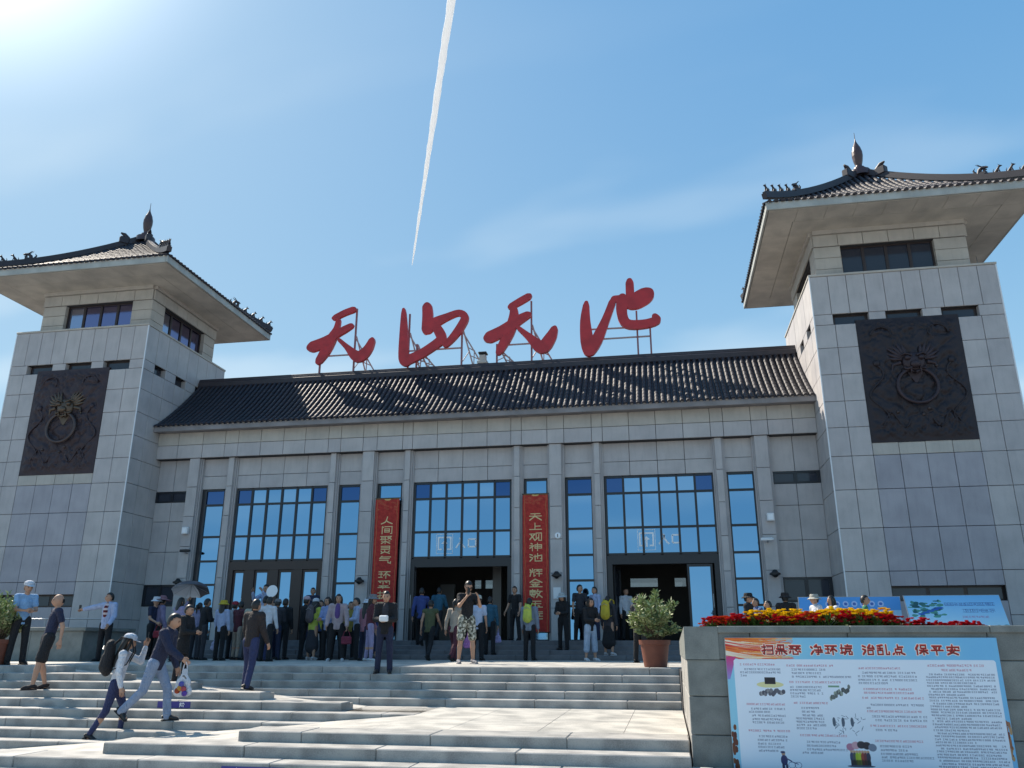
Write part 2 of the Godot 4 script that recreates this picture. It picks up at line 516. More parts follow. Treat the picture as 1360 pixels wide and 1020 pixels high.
func ground_and_stairs() -> void:
	var mb := MB.new()
	mb.box(Vector3(-900, -3, -900), Vector3(900, GROUND, 900))
	tag(obj("ground", mb.mesh(), M.ground), "", "", "", "structure")
	var st := structure("stairs")
	# left flight: levels 0 to 8
	for i in range(0, 9):
		var xr := ramp_one(i + 1) if i < 5 else ramp_two(i)
		if i >= 5: xr = ramp_two(i) + (0.3 if i > 5 else -0.12)
		slab_row(st, -25.0, xr, lv(i), left_edge(i), 0.42, 1.55, 0.3 + 0.67 * i)
	# flight behind the upper ramp
	for j in range(0, 5):
		slab_row(st, ramp_one(j) - (0.2 if j > 0 else 0.0), 0.2, lv(j), right_edge(j), 0.40, 1.62, 0.55 + 0.5 * j)
	# flight before the lower ramp: levels 5 to 8
	for i in range(5, 9):
		slab_row(st, ramp_two(i + 1), 0.2 if i < 7 else 3.0, lv(i), front_edge(i), 0.62, 1.7, 0.4 + 0.55 * i)
	# low flight up to the doors
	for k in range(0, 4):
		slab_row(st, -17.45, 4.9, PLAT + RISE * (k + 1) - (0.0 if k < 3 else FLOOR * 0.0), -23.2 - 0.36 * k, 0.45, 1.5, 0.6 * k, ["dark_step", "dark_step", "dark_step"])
	# solid bodies under the treads
	var core := MB.new()
	for i in range(0, 9):
		var xr2 := ramp_one(i + 1) if i < 5 else ramp_two(i) + 0.3
		core.box(Vector3(-25, -1.75, left_edge(i) - 0.6), Vector3(xr2 - 0.02, lv(i) - 0.03, left_edge(i) - 0.03))
	for j in range(0, 5):
		core.box(Vector3(ramp_one(j), -1.75, right_edge(j) - 0.6), Vector3(0.2, lv(j) - 0.03, right_edge(j) - 0.03))
	for i in range(5, 9):
		core.box(Vector3(ramp_two(i + 1) + 0.02, -1.75, front_edge(i) - 0.7), Vector3(0.2, lv(i) - 0.03, front_edge(i) - 0.03))
	for k in range(0, 4):
		core.box(Vector3(-17.45, -0.6, -26.2), Vector3(4.88, PLAT + RISE * (k + 1) - 0.03, -23.2 - 0.36 * k - 0.03))
	obj("stair_body", core.mesh(), M.step_b, st)
	# ramps
	var r1 := MB.new()
	for i in range(-1, 5):
		prism(r1, ramp_one(i + 1), ramp_one(i + 2), right_edge(i + 1) - 0.05, left_edge(i), lv(i + 1), lv(i + 2) if i < 4 else lv(5))
	tag(obj("upper_ramp", r1.mesh(), M.paver), "", "", "", "structure")
	var r2 := MB.new()
	for l in range(5, 9):
		prism(r2, ramp_two(l + 1), ramp_two(l), left_edge(l) - 0.02, front_edge(l - 1), lv(l + 1), lv(l))
	tag(obj("lower_ramp", r2.mesh(), M.paver), "", "", "", "structure")
	# landing between the ramps
	var ld := structure("landing")
	var lb := MB.new()
	lb.box(Vector3(-3.95, -1.75, right_edge(4) - 0.3), Vector3(0.2, lv(5) - 0.012, front_edge(5) - 0.4))
	lb.box(Vector3(ramp_one(5) - 0.02, -1.75, right_edge(4) - 0.3), Vector3(-3.96, lv(5) - 0.012, -13.6))
	obj("landing_body", lb.mesh(), M.step_b, ld)
	var xs := [ramp_two(5), -2.9, -1.7, -0.6, 0.2]
	xs[0] = -4.0
	var zr := right_edge(4)
	var zf := front_edge(5) - 0.62
	for a in 4:
		for b in 5:
			var z0 := lerpf(zr, zf, b / 5.0)
			var z1 := lerpf(zr, zf, (b + 1) / 5.0)
			obj("paving_slab", slab_mesh(xs[a + 1] - xs[a] - 0.004, 0.05, z1 - z0 - 0.004, 0.003), M[["paver", "paver_b"][rng.randi() % 2]], ld, Vector3((xs[a] + xs[a + 1]) / 2, lv(5) + rng.randf_range(-0.001, 0.001), z1))
	for q in [[-5.38, -4.69], [-4.69, -4.0]]:
		for z in [[-15.15, -14.5], [-14.5, -13.86]]:
			obj("paving_slab", slab_mesh(q[1] - q[0] - 0.008, 0.05, z[1] - z[0] - 0.008, 0.004), M.paver, ld, Vector3((q[0] + q[1]) / 2, lv(5), z[1]))
	# platform
	var pf := structure("platform")
	var pb := MB.new()
	pb.box(Vector3(-60, -1.75, -70), Vector3(-25, PLAT - 0.002, left_edge(0)))
	pb.box(Vector3(-25, -1.75, -70), Vector3(ramp_one(0), PLAT - 0.004, left_edge(0) - 0.3))
	pb.box(Vector3(ramp_one(0), -1.75, -70), Vector3(0.2, PLAT - 0.004, right_edge(0) - 0.3))
	pb.box(Vector3(0.2, -1.75, -70), Vector3(60, PLAT - 0.004, -14.6))
	obj("platform_body", pb.mesh(), M.joint, pf)
	var nz := 5
	for a in range(-16, 5):
		for b in nz:
			var zb := lerpf(-23.15, -16.76, b / float(nz))
			var zc := lerpf(-23.15, -16.76, (b + 1) / float(nz))
			obj("paving_slab", slab_mesh(1.292, 0.04, zc - zb - 0.008, 0.004), M[["paver", "paver_b"][rng.randi() % 2]], pf, Vector3(a * 1.3 + 0.65, PLAT + rng.randf_range(-0.001, 0.001), zc))

# ---------------------------------------------------------------- the towers
const BEIGE := ["beige_a", "beige_b"]
const PANEL := ["panel_a", "panel_b", "panel_c"]
const PANEL_BLUE := ["panel_blue_a", "panel_blue_b"]
const TOWER_Z := -24.2
const TOP := 10.78
const SOFFIT := 12.55

func roof_height(t: float) -> float: # t runs from the eave (0) to the middle of the roof (1)
	return 12.83 + 2.05 * t + 0.87 * t * t

func tile_row_mesh(path: Array, r: float) -> Mesh: # a row of overlapping half-round tiles along a path that lies in the y-z plane
	var mb := MB.new()
	for i in path.size() - 1:
		var a: Vector3 = path[i]
		var b: Vector3 = path[i + 1]
		var d := (b - a).normalized()
		var up := Vector3.RIGHT.cross(d).normalized()
		if up.y < 0: up = -up
		var ra := r * 1.06
		var rb := r * 0.9
		for k in 6:
			var u := PI * k / 6.0
			var w := PI * (k + 1) / 6.0
			var nu := Vector3.RIGHT * cos(u) + up * sin(u)
			var nw := Vector3.RIGHT * cos(w) + up * sin(w)
			mb.tri(a + nu * ra, a + nw * ra, b + nw * rb, nu, nw, nw)
			mb.tri(a + nu * ra, b + nw * rb, b + nu * rb, nu, nw, nu)
			mb.tri(a, a + nu * ra, a + nw * ra, -d, -d, -d)
	return mb.mesh()

func ridge_beast() -> Mesh: # a small seated roof animal, about 0.3 m high, facing +z
	if not cache.has("beast"):
		var mb := MB.new()
		mb.tube([Vector3(0, 0, -0.10), Vector3(0, 0.08, -0.08), Vector3(0, 0.18, 0.0), Vector3(0, 0.25, 0.05)], [0.06, 0.07, 0.055, 0.035], 7)
		mb.ball(Vector3(0, 0.28, 0.08), Vector3(0.045, 0.045, 0.06), 7, 5)
		mb.tube([Vector3(0, 0.27, 0.12), Vector3(0, 0.26, 0.17)], [0.025, 0.015], 6)
		for s in [-1, 1]:
			mb.tube([Vector3(s * 0.04, 0.16, 0.03), Vector3(s * 0.04, 0.0, 0.07)], [0.02, 0.016], 5)
			mb.tube([Vector3(s * 0.03, 0.31, 0.07), Vector3(s * 0.04, 0.37, 0.05)], [0.014, 0.004], 5)
		mb.tube([Vector3(0, 0.06, -0.12), Vector3(0, 0.18, -0.17), Vector3(0, 0.26, -0.13)], [0.022, 0.018, 0.006], 5)
		cache.beast = mb.mesh()
	return cache.beast

func dragon_head() -> Mesh:
	if not cache.has("dragon"):
		var mb := MB.new()
		mb.bevel_box(Vector3(-0.10, 0, -0.22), Vector3(0.10, 0.18, 0.22), 0.03)
		mb.tube([Vector3(0, 0.1, -0.1), Vector3(0, 0.32, -0.04), Vector3(0, 0.42, 0.1)], [0.11, 0.09, 0.06], 8)
		mb.tube([Vector3(0, 0.38, 0.05), Vector3(0, 0.34, 0.22), Vector3(0, 0.30, 0.30)], [0.08, 0.06, 0.03], 8)
		mb.tube([Vector3(0, 0.27, 0.10), Vector3(0, 0.22, 0.24)], [0.05, 0.025], 6)
		for s in [-1, 1]:
			mb.tube([Vector3(s * 0.05, 0.42, 0.05), Vector3(s * 0.09, 0.54, -0.05), Vector3(s * 0.07, 0.6, -0.16)], [0.03, 0.02, 0.006], 6)
			mb.ball(Vector3(s * 0.06, 0.39, 0.14), Vector3(0.02, 0.02, 0.02), 6, 4)
		mb.tube([Vector3(0, 0.2, -0.2), Vector3(0, 0.4, -0.3), Vector3(0, 0.5, -0.22)], [0.06, 0.04, 0.01], 6)
		cache.dragon = mb.mesh()
	return cache.dragon

func tower(x0: float, inner: float, mirror: float, label: String) -> void:
	# x0: the inner face; the tower goes from x0 away from the hall by 5.3 m. mirror: +1 for the tower right of the hall
	var w := 5.3
	var xo := x0 + mirror * w
	var lo := minf(x0, xo)
	var hi := maxf(x0, xo)
	var zb := TOWER_Z - 5.3
	var cx := (lo + hi) / 2
	var cz := TOWER_Z - 2.65
	var t := thing("stone_tower", label, "tower", Vector3(cx, PLAT, cz))
	var core := MB.new()
	core.box(Vector3(lo + 0.22, PLAT, zb + 0.02), Vector3(hi - 0.22, TOP - 0.05, TOWER_Z - 0.22))
	core.box(Vector3(lo + 0.02, PLAT, zb), Vector3(hi - 0.02, TOP - 0.06, zb + 0.3))
	# outer wall that faces away from the hall
	var ox := xo - mirror * 0.02
	core.box(Vector3(minf(ox, ox - mirror * 0.21), PLAT, zb), Vector3(maxf(ox, ox - mirror * 0.21), TOP - 0.07, TOWER_Z - 0.06))
	obj("wall", core.mesh(), M.joint, t)
	var rows := [PLAT, 1.91, 3.09, 4.17, 5.14, 5.99, 6.78, 7.61, 8.44, 9.18, 9.52, TOP]
	rows.insert(1, 0.75)
	# columns measured from the inner face
	var cols := [0.0, 0.585, 1.17, 1.88, 2.59, 3.30, 4.02, 4.66, 5.30] if mirror > 0 else [0.0, 0.645, 1.29, 2.0, 2.715, 3.425, 4.14, 4.72, 5.30]
	for r in rows.size() - 1:
		var y0: float = rows[r]
		var y1: float = rows[r + 1]
		var ym := (y0 + y1) / 2
		if y1 == TOP:
			for k in 10:
				stone(t, "stone_panel", PANEL, Vector3(x0 + mirror * (k + 0.5) * 0.53, ym, TOWER_Z), 0.53, y1 - y0)
			continue
		if y0 > 9.5: continue
		if y0 > 9.1: # the row of three slots
			for seg in [[0.0, 0.55], [1.57, 2.05], [3.07, 3.60], [4.62, 5.30]]:
				stone(t, "stone_panel", PANEL, Vector3(x0 + mirror * (seg[0] + seg[1]) / 2, ym, TOWER_Z), seg[1] - seg[0], y1 - y0, "front", 0.2)
			for seg in [[0.55, 1.57], [2.05, 3.07], [3.60, 4.62]]:
				var g := MB.new()
				var a = x0 + mirror * seg[0]
				var b = x0 + mirror * seg[1]
				g.box(Vector3(minf(a, b), y0, TOWER_Z - 0.21), Vector3(maxf(a, b), y1, TOWER_Z - 0.19))
				var sl := obj("slot_window", g.mesh(), M.brown_frame, t)
				var p := MB.new()
				p.box(Vector3(minf(a, b) + 0.09, y0 + 0.06, TOWER_Z - 0.19), Vector3(maxf(a, b) - 0.09, y1 - 0.06, TOWER_Z - 0.175))
				obj("pane", p.mesh(), M.glass_dark, sl)
			continue
		for c in cols.size() - 1:
			var a: float = cols[c]
			var b: float = cols[c + 1]
			var inset := c >= 2 and c <= 5
			var kinds := PANEL
			var pl := Vector3(x0 + mirror * (a + b) / 2, ym, TOWER_Z)
			if inset and y0 > 5.9: continue # behind the bronze relief
			if inset and y1 > 5.9:
				stone(t, "stone_panel", BEIGE, Vector3(pl.x, 5.33, TOWER_Z), b - a, 0.38)
				stone(t, "stone_panel", PANEL, Vector3(pl.x, 5.755, TOWER_Z - 0.06), b - a, 0.47)
				continue
			if inset: kinds = PANEL_BLUE
			if inset and y0 < 1.0 and y1 < 2.0 and y0 > 0.0: # the low dark opening
				stone(t, "stone_panel", kinds, Vector3(pl.x, 1.71, TOWER_Z), b - a, 0.40, "front", 0.2)
				continue
			if c > 1 and c < 6 and y0 < 0.0:
				stone(t, "stone_panel", kinds, Vector3(pl.x, (PLAT + 1.12) / 2, TOWER_Z), b - a, 1.12 - PLAT)
				continue
			stone(t, "stone_panel", kinds, pl, b - a, y1 - y0)
	# low strip window in the front
	var g2 := MB.new()
	var wa: float = x0 + mirror * cols[2]
	var wb: float = x0 + mirror * cols[6]
	g2.box(Vector3(minf(wa, wb), 1.12, TOWER_Z - 0.21), Vector3(maxf(wa, wb), 1.51, TOWER_Z - 0.19))
	var low := obj("strip_window", g2.mesh(), M.brown_frame, t)
	for k in 3:
		var pm := MB.new()
		var q0 := lerpf(minf(wa, wb), maxf(wa, wb), k / 3.0) + 0.05
		var q1 := lerpf(minf(wa, wb), maxf(wa, wb), (k + 1) / 3.0) - 0.05
		pm.box(Vector3(q0, 1.17, TOWER_Z - 0.19), Vector3(q1, 1.46, TOWER_Z - 0.175))
		obj("pane", pm.mesh(), M.glass_dark, low)
	# the face towards the hall
	var dir := "left" if mirror > 0 else "right"
	var side_cols := 8
	var sw := 5.3 / side_cols
	for r in rows.size() - 1:
		var y0: float = rows[r]
		var y1: float = rows[r + 1]
		for c in side_cols:
			var z := TOWER_Z - (c + 0.5) * sw
			if y0 > 9.1 and y1 < 9.6 and (c == 1 or c == 3 or c == 5):
				var g := MB.new()
				g.box(Vector3(minf(x0 - mirror * -0.21, x0 + mirror * 0.19), y0, z - sw / 2), Vector3(maxf(x0 + mirror * 0.19, x0 + mirror * 0.21), y1, z + sw / 2))
				obj("slot_window", g.mesh(), M.glass_dark, t)
				continue
			stone(t, "stone_panel", PANEL, Vector3(x0, (y0 + y1) / 2, z), sw, y1 - y0, dir, 0.2 if y0 > 9.1 and y1 < 9.6 else 0.05)
	# corner angle and coping
	var cp := MB.new()
	cp.bevel_box(Vector3(lo - 0.03, TOP, zb - 0.02), Vector3(hi + 0.03, TOP + 0.07, TOWER_Z + 0.03), 0.012)
	obj("coping", cp.mesh(), M.beige_a, t)
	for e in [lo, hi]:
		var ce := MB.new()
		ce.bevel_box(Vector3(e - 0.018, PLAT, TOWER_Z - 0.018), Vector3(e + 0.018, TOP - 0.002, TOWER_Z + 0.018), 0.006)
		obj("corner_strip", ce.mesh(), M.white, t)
	# pavilion
	var pz := TOWER_Z - 0.48
	var pb := zb + 0.48
	var pi := x0 + mirror * 0.33
	var po := xo - mirror * 0.48
	var plo := minf(pi, po)
	var phi := maxf(pi, po)
	var pav := MB.new()
	pav.box(Vector3(plo + 0.2, TOP, pb + 0.02), Vector3(phi - 0.2, SOFFIT, pz - 0.2))
	pav.box(Vector3(plo + 0.03, 12.0, pb), Vector3(phi - 0.03, SOFFIT - 0.002, pz - 0.03))
	pav.box(Vector3(plo + 0.04, TOP, pb), Vector3(phi - 0.04, 12.01, pb + 0.4))
	obj("pavilion_wall", pav.mesh(), M.joint, t)
	var pw := phi - plo
	var wl := plo + (0.81 if mirror > 0 else 0.94)
	var wr := phi - (0.94 if mirror > 0 else 0.81)
	for y in 3:
		var ya := 10.85 + y * 0.385
		for seg in [[plo, wl], [wr, phi]]:
			stone(t, "stone_panel", BEIGE, Vector3((seg[0] + seg[1]) / 2, ya + 0.19, pz), seg[1] - seg[0], 0.385, "front", 0.2)
		for seg in [[pz, pz - 0.8], [pb + 0.8, pb]]:
			stone(t, "stone_panel", BEIGE, Vector3(pi, ya + 0.19, (seg[0] + seg[1]) / 2), 0.8, 0.385, dir, 0.2)
			stone(t, "stone_panel", BEIGE, Vector3(po, ya + 0.19, (seg[0] + seg[1]) / 2), 0.8, 0.385, "right" if mirror > 0 else "left", 0.2)
	for k in 6:
		stone(t, "stone_panel", BEIGE, Vector3(plo + pw * (k + 0.5) / 6, 12.2, pz + 0.05), pw / 6, 0.40)
		stone(t, "stone_panel", BEIGE, Vector3(plo + pw * (k + 0.5) / 6, 12.475, pz + 0.12), pw / 6 + 0.02, 0.15, "front", 0.15)
		var zz := pz + (pb - pz) * (k + 0.5) / 6
		for e in [[pi, dir, -mirror], [po, "right" if mirror > 0 else "left", mirror]]:
			stone(t, "stone_panel", BEIGE, Vector3(e[0] + e[2] * 0.05, 12.2, zz), absf(pb - pz) / 6, 0.40, e[1])
			stone(t, "stone_panel", BEIGE, Vector3(e[0] + e[2] * 0.12, 12.475, zz), absf(pb - pz) / 6 + 0.02, 0.15, e[1], 0.15)
	for e in ["front", "inner", "outer"]:
		var f := MB.new()
		var ga := MB.new()
		var wd := wr - wl if e == "front" else absf(pb - pz) - 1.6
		f.box(Vector3(-wd / 2, -0.58, -0.02), Vector3(wd / 2, -0.53, 0.05)); f.box(Vector3(-wd / 2, 0.53, -0.02), Vector3(wd / 2, 0.58, 0.05))
		for k in 5:
			var fx := -wd / 2 + wd * k / 4.0
			f.box(Vector3(fx - 0.045, -0.53, -0.02), Vector3(fx + 0.045, 0.53, 0.05))
		var tr := Basis.IDENTITY
		var at := Vector3((wl + wr) / 2, 11.42, pz - 0.2)
		if e == "inner":
			tr = facing(dir); at = Vector3(pi + mirror * 0.2, 11.42, (pz + pb) / 2)
		elif e == "outer":
			tr = facing("right" if mirror > 0 else "left"); at = Vector3(po - mirror * 0.2, 11.42, (pz + pb) / 2)
		var fr := obj("pavilion_window", f.mesh(), M.brown_frame, t, at, tr)
		for k in 4:
			var pn := MB.new()
			pn.box(Vector3(-wd / 2 + wd * k / 4.0 + 0.045, -0.53, 0.0), Vector3(-wd / 2 + wd * (k + 1) / 4.0 - 0.045, 0.53, 0.015))
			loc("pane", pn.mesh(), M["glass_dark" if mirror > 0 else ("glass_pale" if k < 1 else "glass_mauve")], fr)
	roof(t, cx, cz, 2.65 + 1.24)

func roof(t: Node3D, cx: float, cz: float, half: float) -> void:
	# soffit of stone boards, fascia, deck, rows of tiles on four slopes, hips with beasts, finial
	var deck := MB.new()
	deck.box(Vector3(cx - half + 0.05, SOFFIT + 0.03, cz - half + 0.05), Vector3(cx + half - 0.05, SOFFIT + 0.2, cz + half - 0.05))
	var n := 14
	for q in 4:
		var bs := Basis(Vector3.UP, q * PI / 2)
		for i in n:
			var a := i / float(n)
			var b := (i + 1) / float(n)
			var ha := half * (1 - a)
			var hb := half * (1 - b)
			var ya := roof_height(a) - 0.05
			var yb := roof_height(b) - 0.05
			var c := Vector3(cx, 0, cz)
			var nn: Vector3 = bs * Vector3(0, half / n, yb - ya).normalized()
			deck.quad(c + bs * Vector3(-ha, ya, ha), c + bs * Vector3(ha, ya, ha), c + bs * Vector3(hb, yb, hb), c + bs * Vector3(-hb, yb, hb), nn)
	var rf := obj("roof", deck.mesh(), M.tile_deck, t)
	for q in 4:
		var bs := Basis(Vector3.UP, q * PI / 2)
		var fa := MB.new()
		fa.bevel_box(Vector3(-half, SOFFIT, half - 0.07), Vector3(half - 0.075, SOFFIT + 0.25, half), 0.01)
		obj("fascia", fa.mesh(), M.fascia, rf, Vector3(cx, 0, cz), bs)
		for k in 8:
			var len := (half * 2 - 0.96) / 8
			var so := MB.new()
			so.box(Vector3(-len / 2 + 0.005, SOFFIT - 0.01, -0.8), Vector3(len / 2 - 0.005, SOFFIT + 0.02, -0.005))
			obj("soffit_board", so.mesh(), M.soffit, rf, Vector3(cx, 0, cz) + bs * Vector3(-half + 0.08 + len * (k + 0.5), 0, half - 0.08), bs)
		var inn := MB.new()
		inn.box(Vector3(-half + 0.895, SOFFIT - 0.012, half - 1.75), Vector3(half - 1.75, SOFFIT + 0.018, half - 0.895))
		obj("soffit_board", inn.mesh(), M.soffit, rf, Vector3(cx, 0, cz), bs)
		var rows := 38
		for k in rows:
			var u := -half + (k + 0.5) * half * 2 / rows
			var reach := half - absf(u)
			var idx := mini(k, rows - 1 - k)
			var key := "hip%d" % idx
			if not cache.has(key):
				var path := []
				var m := maxi(2, int(reach / 0.3) + 1)
				for i in m + 1:
					var d := -0.06 + (reach + 0.06) * i / m
					path.append(Vector3(0, roof_height(maxf(d, 0.0) / half) - 0.03 - (0.02 if d < 0 else 0.0), half - d))
				cache[key] = tile_row_mesh(path, 0.072)
			obj("tile_row", cache[key], M["tile" if rng.randf() < 0.6 else "tile_b"], rf, Vector3(cx, 0, cz) + bs * Vector3(u, 0, 0), bs)
	for q in 4:
		var bs := Basis(Vector3.UP, q * PI / 2)
		var mb := MB.new()
		var last := Vector3.ZERO
		for i in 13:
			var s := i / 12.0
			var y := roof_height(s) + 0.10 + 0.10 * pow(1 - s, 4.0)
			var p := Vector3(half * (1 - s) + 0.02, y, half * (1 - s) + 0.02)
			if i > 0:
				mb.bar(last, p, 0.17, 0.17)
				mb.bar(last + Vector3(0, 0.11, 0), p + Vector3(0, 0.11, 0), 0.11, 0.06)
			last = p
		obj("hip_ridge", mb.mesh(), M.ridge, rf, Vector3(cx, 0, cz), bs)
		var turn := bs * Basis(Vector3.UP, PI / 4)
		var spots := [0.02, 0.085, 0.15, 0.215]
		for s in spots:
			obj("ridge_beast", ridge_beast(), M.ridge, rf, Vector3(cx, roof_height(s) + 0.22 + 0.10 * pow(1 - s, 4.0), cz) + bs * Vector3(half * (1 - s), 0, half * (1 - s)), turn * Basis.from_scale(Vector3.ONE * 0.8))
		obj("dragon_head", dragon_head(), M.ridge, rf, Vector3(cx, roof_height(0.30) + 0.18, cz) + bs * Vector3(half * 0.70, 0, half * 0.70), turn * Basis.from_scale(Vector3.ONE * 0.72))
		var kb := MB.new()
		kb.bevel_box(Vector3(-0.12, 0, -0.18), Vector3(0.12, 0.30, 0.18), 0.03)
		kb.tube([Vector3(0, 0.25, -0.12), Vector3(0, 0.42, 0.02), Vector3(0, 0.46, 0.16)], [0.12, 0.08, 0.03], 7)
		obj("ridge_block", kb.mesh(), M.ridge, rf, Vector3(cx, roof_height(0.86) + 0.1, cz) + bs * Vector3(half * 0.14, 0, half * 0.14), turn)
	var fi := MB.new()
	fi.lathe([Vector2(0.40, 15.6), Vector2(0.36, 15.84), Vector2(0.22, 15.88), Vector2(0.19, 16.0), Vector2(0.12, 16.03), Vector2(0.11, 16.10), Vector2(0.155, 16.28), Vector2(0.185, 16.48), Vector2(0.18, 16.64), Vector2(0.135, 16.83), Vector2(0.07, 16.98), Vector2(0.03, 17.08), Vector2(0.012, 17.2), Vector2(0.008, 17.45), Vector2(0, 17.46)], 14, Vector3(cx, 0, cz))
	obj("finial", fi.mesh(), M.finial, rf)

func relief(cx: float, label: String, worn: float) -> void:
	var y0 := 5.49
	var y1 := 9.27
	var z := TOWER_Z + 0.012
	var main: Material = M["bronze" if worn > 0.5 else "bronze_dark"]
	var t := thing("bronze_relief", label, "relief", Vector3(cx, y0, z))
	var key := "plate"
	if not cache.has(key):
		# low swirling relief of the plate, computed on a grid
		var mb := MB.new()
		var nx := 72
		var ny := 96
		var nz := FastNoiseLite.new()
		nz.seed = 21; nz.frequency = 1.1
		var hgt := func(x: float, y: float) -> float:
			var warp := nz.get_noise_2d(x * 0.8, y * 0.8)
			var mx := absf(x)
			var swirl := sin((mx * 5.0 + warp * 6.0) + sin(y * 4.0 + warp * 3.0) * 1.6)
			var edge := clampf((1.38 - mx) * 5.0, 0.0, 1.0) * clampf((1.84 - absf(y)) * 5.0, 0.0, 1.0)
			return (pow(absf(swirl), 0.6) * 0.06 + nz.get_noise_2d(x * 3.0, y * 3.0) * 0.035) * edge
		var P := func(i: int, j: int) -> Vector3:
			var x := -1.425 + 2.85 * i / nx
			var y := -1.89 + 3.78 * j / ny
			return Vector3(x, y, hgt.call(x, y))
		var g := []
		for j in ny + 1:
			var row := []
			for i in nx + 1:
				row.append(P.call(i, j))
			g.append(row)
		var N := func(i: int, j: int) -> Vector3:
			var a: Vector3 = g[j][mini(i + 1, nx)] - g[j][maxi(i - 1, 0)]
			var b: Vector3 = g[mini(j + 1, ny)][i] - g[maxi(j - 1, 0)][i]
			return a.cross(b).normalized()
		var nn := []
		for j in ny + 1:
			var row := []
			for i in nx + 1:
				row.append(N.call(i, j))
			nn.append(row)
		for j in ny:
			for i in nx:
				mb.tri(g[j][i], g[j][i + 1], g[j + 1][i + 1], nn[j][i], nn[j][i + 1], nn[j + 1][i + 1])
				mb.tri(g[j][i], g[j + 1][i + 1], g[j + 1][i], nn[j][i], nn[j + 1][i + 1], nn[j + 1][i])
		mb.box(Vector3(-1.43, -1.895, -0.10), Vector3(1.43, 1.895, -0.01))
		cache[key] = mb.mesh()
	var c := Vector3(cx, (y0 + y1) / 2, z)
	obj("plate", cache[key], main, t, c)
	# ring
	var rg := MB.new()
	var pts := []
	var rad := []
	for i in 33:
		var a := TAU * i / 32.0
		pts.append(Vector3(sin(a) * 0.54, cos(a) * 0.52 - 0.27, 0.13 - 0.02 * cos(a)))
		rad.append(0.052)
	rg.tube(pts, rad, 10, 1.0, false, Vector3(0, 0, 1))
	obj("ring", rg.mesh(), M["bronze_worn" if worn > 0.5 else "bronze"], t, c)
	# beast mask that bites the ring
	var mk := MB.new()
	mk.ball(Vector3(0, 0.46, 0.05), Vector3(0.32, 0.32, 0.15), 16, 10)
	mk.ball(Vector3(0, 0.36, 0.20), Vector3(0.15, 0.12, 0.10), 10, 7)
	for s in [-1, 1]:
		mk.ball(Vector3(s * 0.19, 0.56, 0.18), Vector3(0.09, 0.075, 0.08), 10, 7)
		mk.tube([Vector3(s * 0.06, 0.63, 0.19), Vector3(s * 0.24, 0.71, 0.17), Vector3(s * 0.36, 0.66, 0.10)], [0.035, 0.04, 0.02], 7)
		for q in 6: # leaf-like plumes that fan out from the brow
			var an := 0.15 + q * 0.27
			var l := 0.50 - 0.05 * absf(q - 2.0)
			var dr := Vector3(s * cos(an), sin(an), 0)
			var st := Vector3(s * 0.20, 0.52, 0.06) + dr * 0.12
			mk.tube([st, st + dr * l * 0.5 + Vector3(0, 0, 0.03), st + dr * l + Vector3(s * 0.03, 0.05, -0.03)], [0.035, 0.06, 0.012], 7, 0.7)
		mk.tube([Vector3(s * 0.36, 0.45, 0.06), Vector3(s * 0.58, 0.40, 0.05), Vector3(s * 0.62, 0.22, 0.04)], [0.07, 0.06, 0.02], 7)
		mk.tube([Vector3(s * 0.10, 0.26, 0.2), Vector3(s * 0.24, 0.22, 0.18), Vector3(s * 0.30, 0.30, 0.12)], [0.04, 0.045, 0.03], 7)
		mk.tube([Vector3(s * 0.13, 0.22, 0.19), Vector3(s * 0.14, 0.10, 0.17)], [0.03, 0.008], 6)
	mk.tube([Vector3(-0.1, 0.17, 0.14), Vector3(0, 0.12, 0.17), Vector3(0.1, 0.17, 0.14)], [0.05, 0.06, 0.05], 7)
	mk.hexa([Vector3(-0.22, 0.16, 0), Vector3(0.22, 0.16, 0), Vector3(0.22, 0.16, 0.07), Vector3(-0.22, 0.16, 0.07), Vector3(-0.03, -0.16, 0), Vector3(0.03, -0.16, 0), Vector3(0.03, -0.16, 0.05), Vector3(-0.03, -0.16, 0.05)])
	obj("beast_mask", mk.mesh(), M["gilt" if worn > 0.5 else "bronze"], t, c)
	# scrolls and dragons in higher relief
	for s in [-1, 1]:
		var sc := MB.new()
		var a0 := []
		var ar := []
		for i in 22:
			var u := i / 21.0
			var an := u * 5.2
			var r := 0.36 * (1 - u * 0.75)
			a0.append(Vector3(s * (0.72 + cos(an) * r), 1.35 + sin(an) * r * 0.9, 0.05))
			ar.append(0.034 * (1 - u * 0.6))
		sc.tube(a0, ar, 6)
		var b0 := []
		var br := []
		for i in 20:
			var u := i / 19.0
			b0.append(Vector3(s * (1.08 - 0.22 * sin(u * 9.0)), 0.5 - u * 1.9, 0.05))
			br.append(0.037 * (1 - u * 0.5))
		obj("dragon_scroll", sc.mesh(), main, t, c)
		sc = MB.new()
		sc.tube(b0, br, 6)
		var d0 := []
		var dr := []
		for i in 18:
			var u := i / 17.0
			d0.append(Vector3(s * (0.3 + u * 0.75), -1.25 - 0.22 * sin(u * 7.0), 0.05))
			dr.append(0.037 * (1 - u * 0.5))
		sc.ball(Vector3(s * 1.02, 0.48, 0.06), Vector3(0.1, 0.1, 0.06), 8, 5)
		obj("dragon_scroll", sc.mesh(), main, t, c)
		sc = MB.new()
		sc.tube(d0, dr, 6)
		obj("dragon_scroll", sc.mesh(), main, t, c)
	for k in [[-0.62, -1.02], [0.05, -1.12], [0.6, 0.32], [0.22, -0.95]]:
		var st := MB.new()
		st.ball(Vector3(k[0], k[1], 0.06), Vector3(0.05, 0.05, 0.05), 8, 5)
		obj("stud", st.mesh(), M.bronze_worn, t, c)

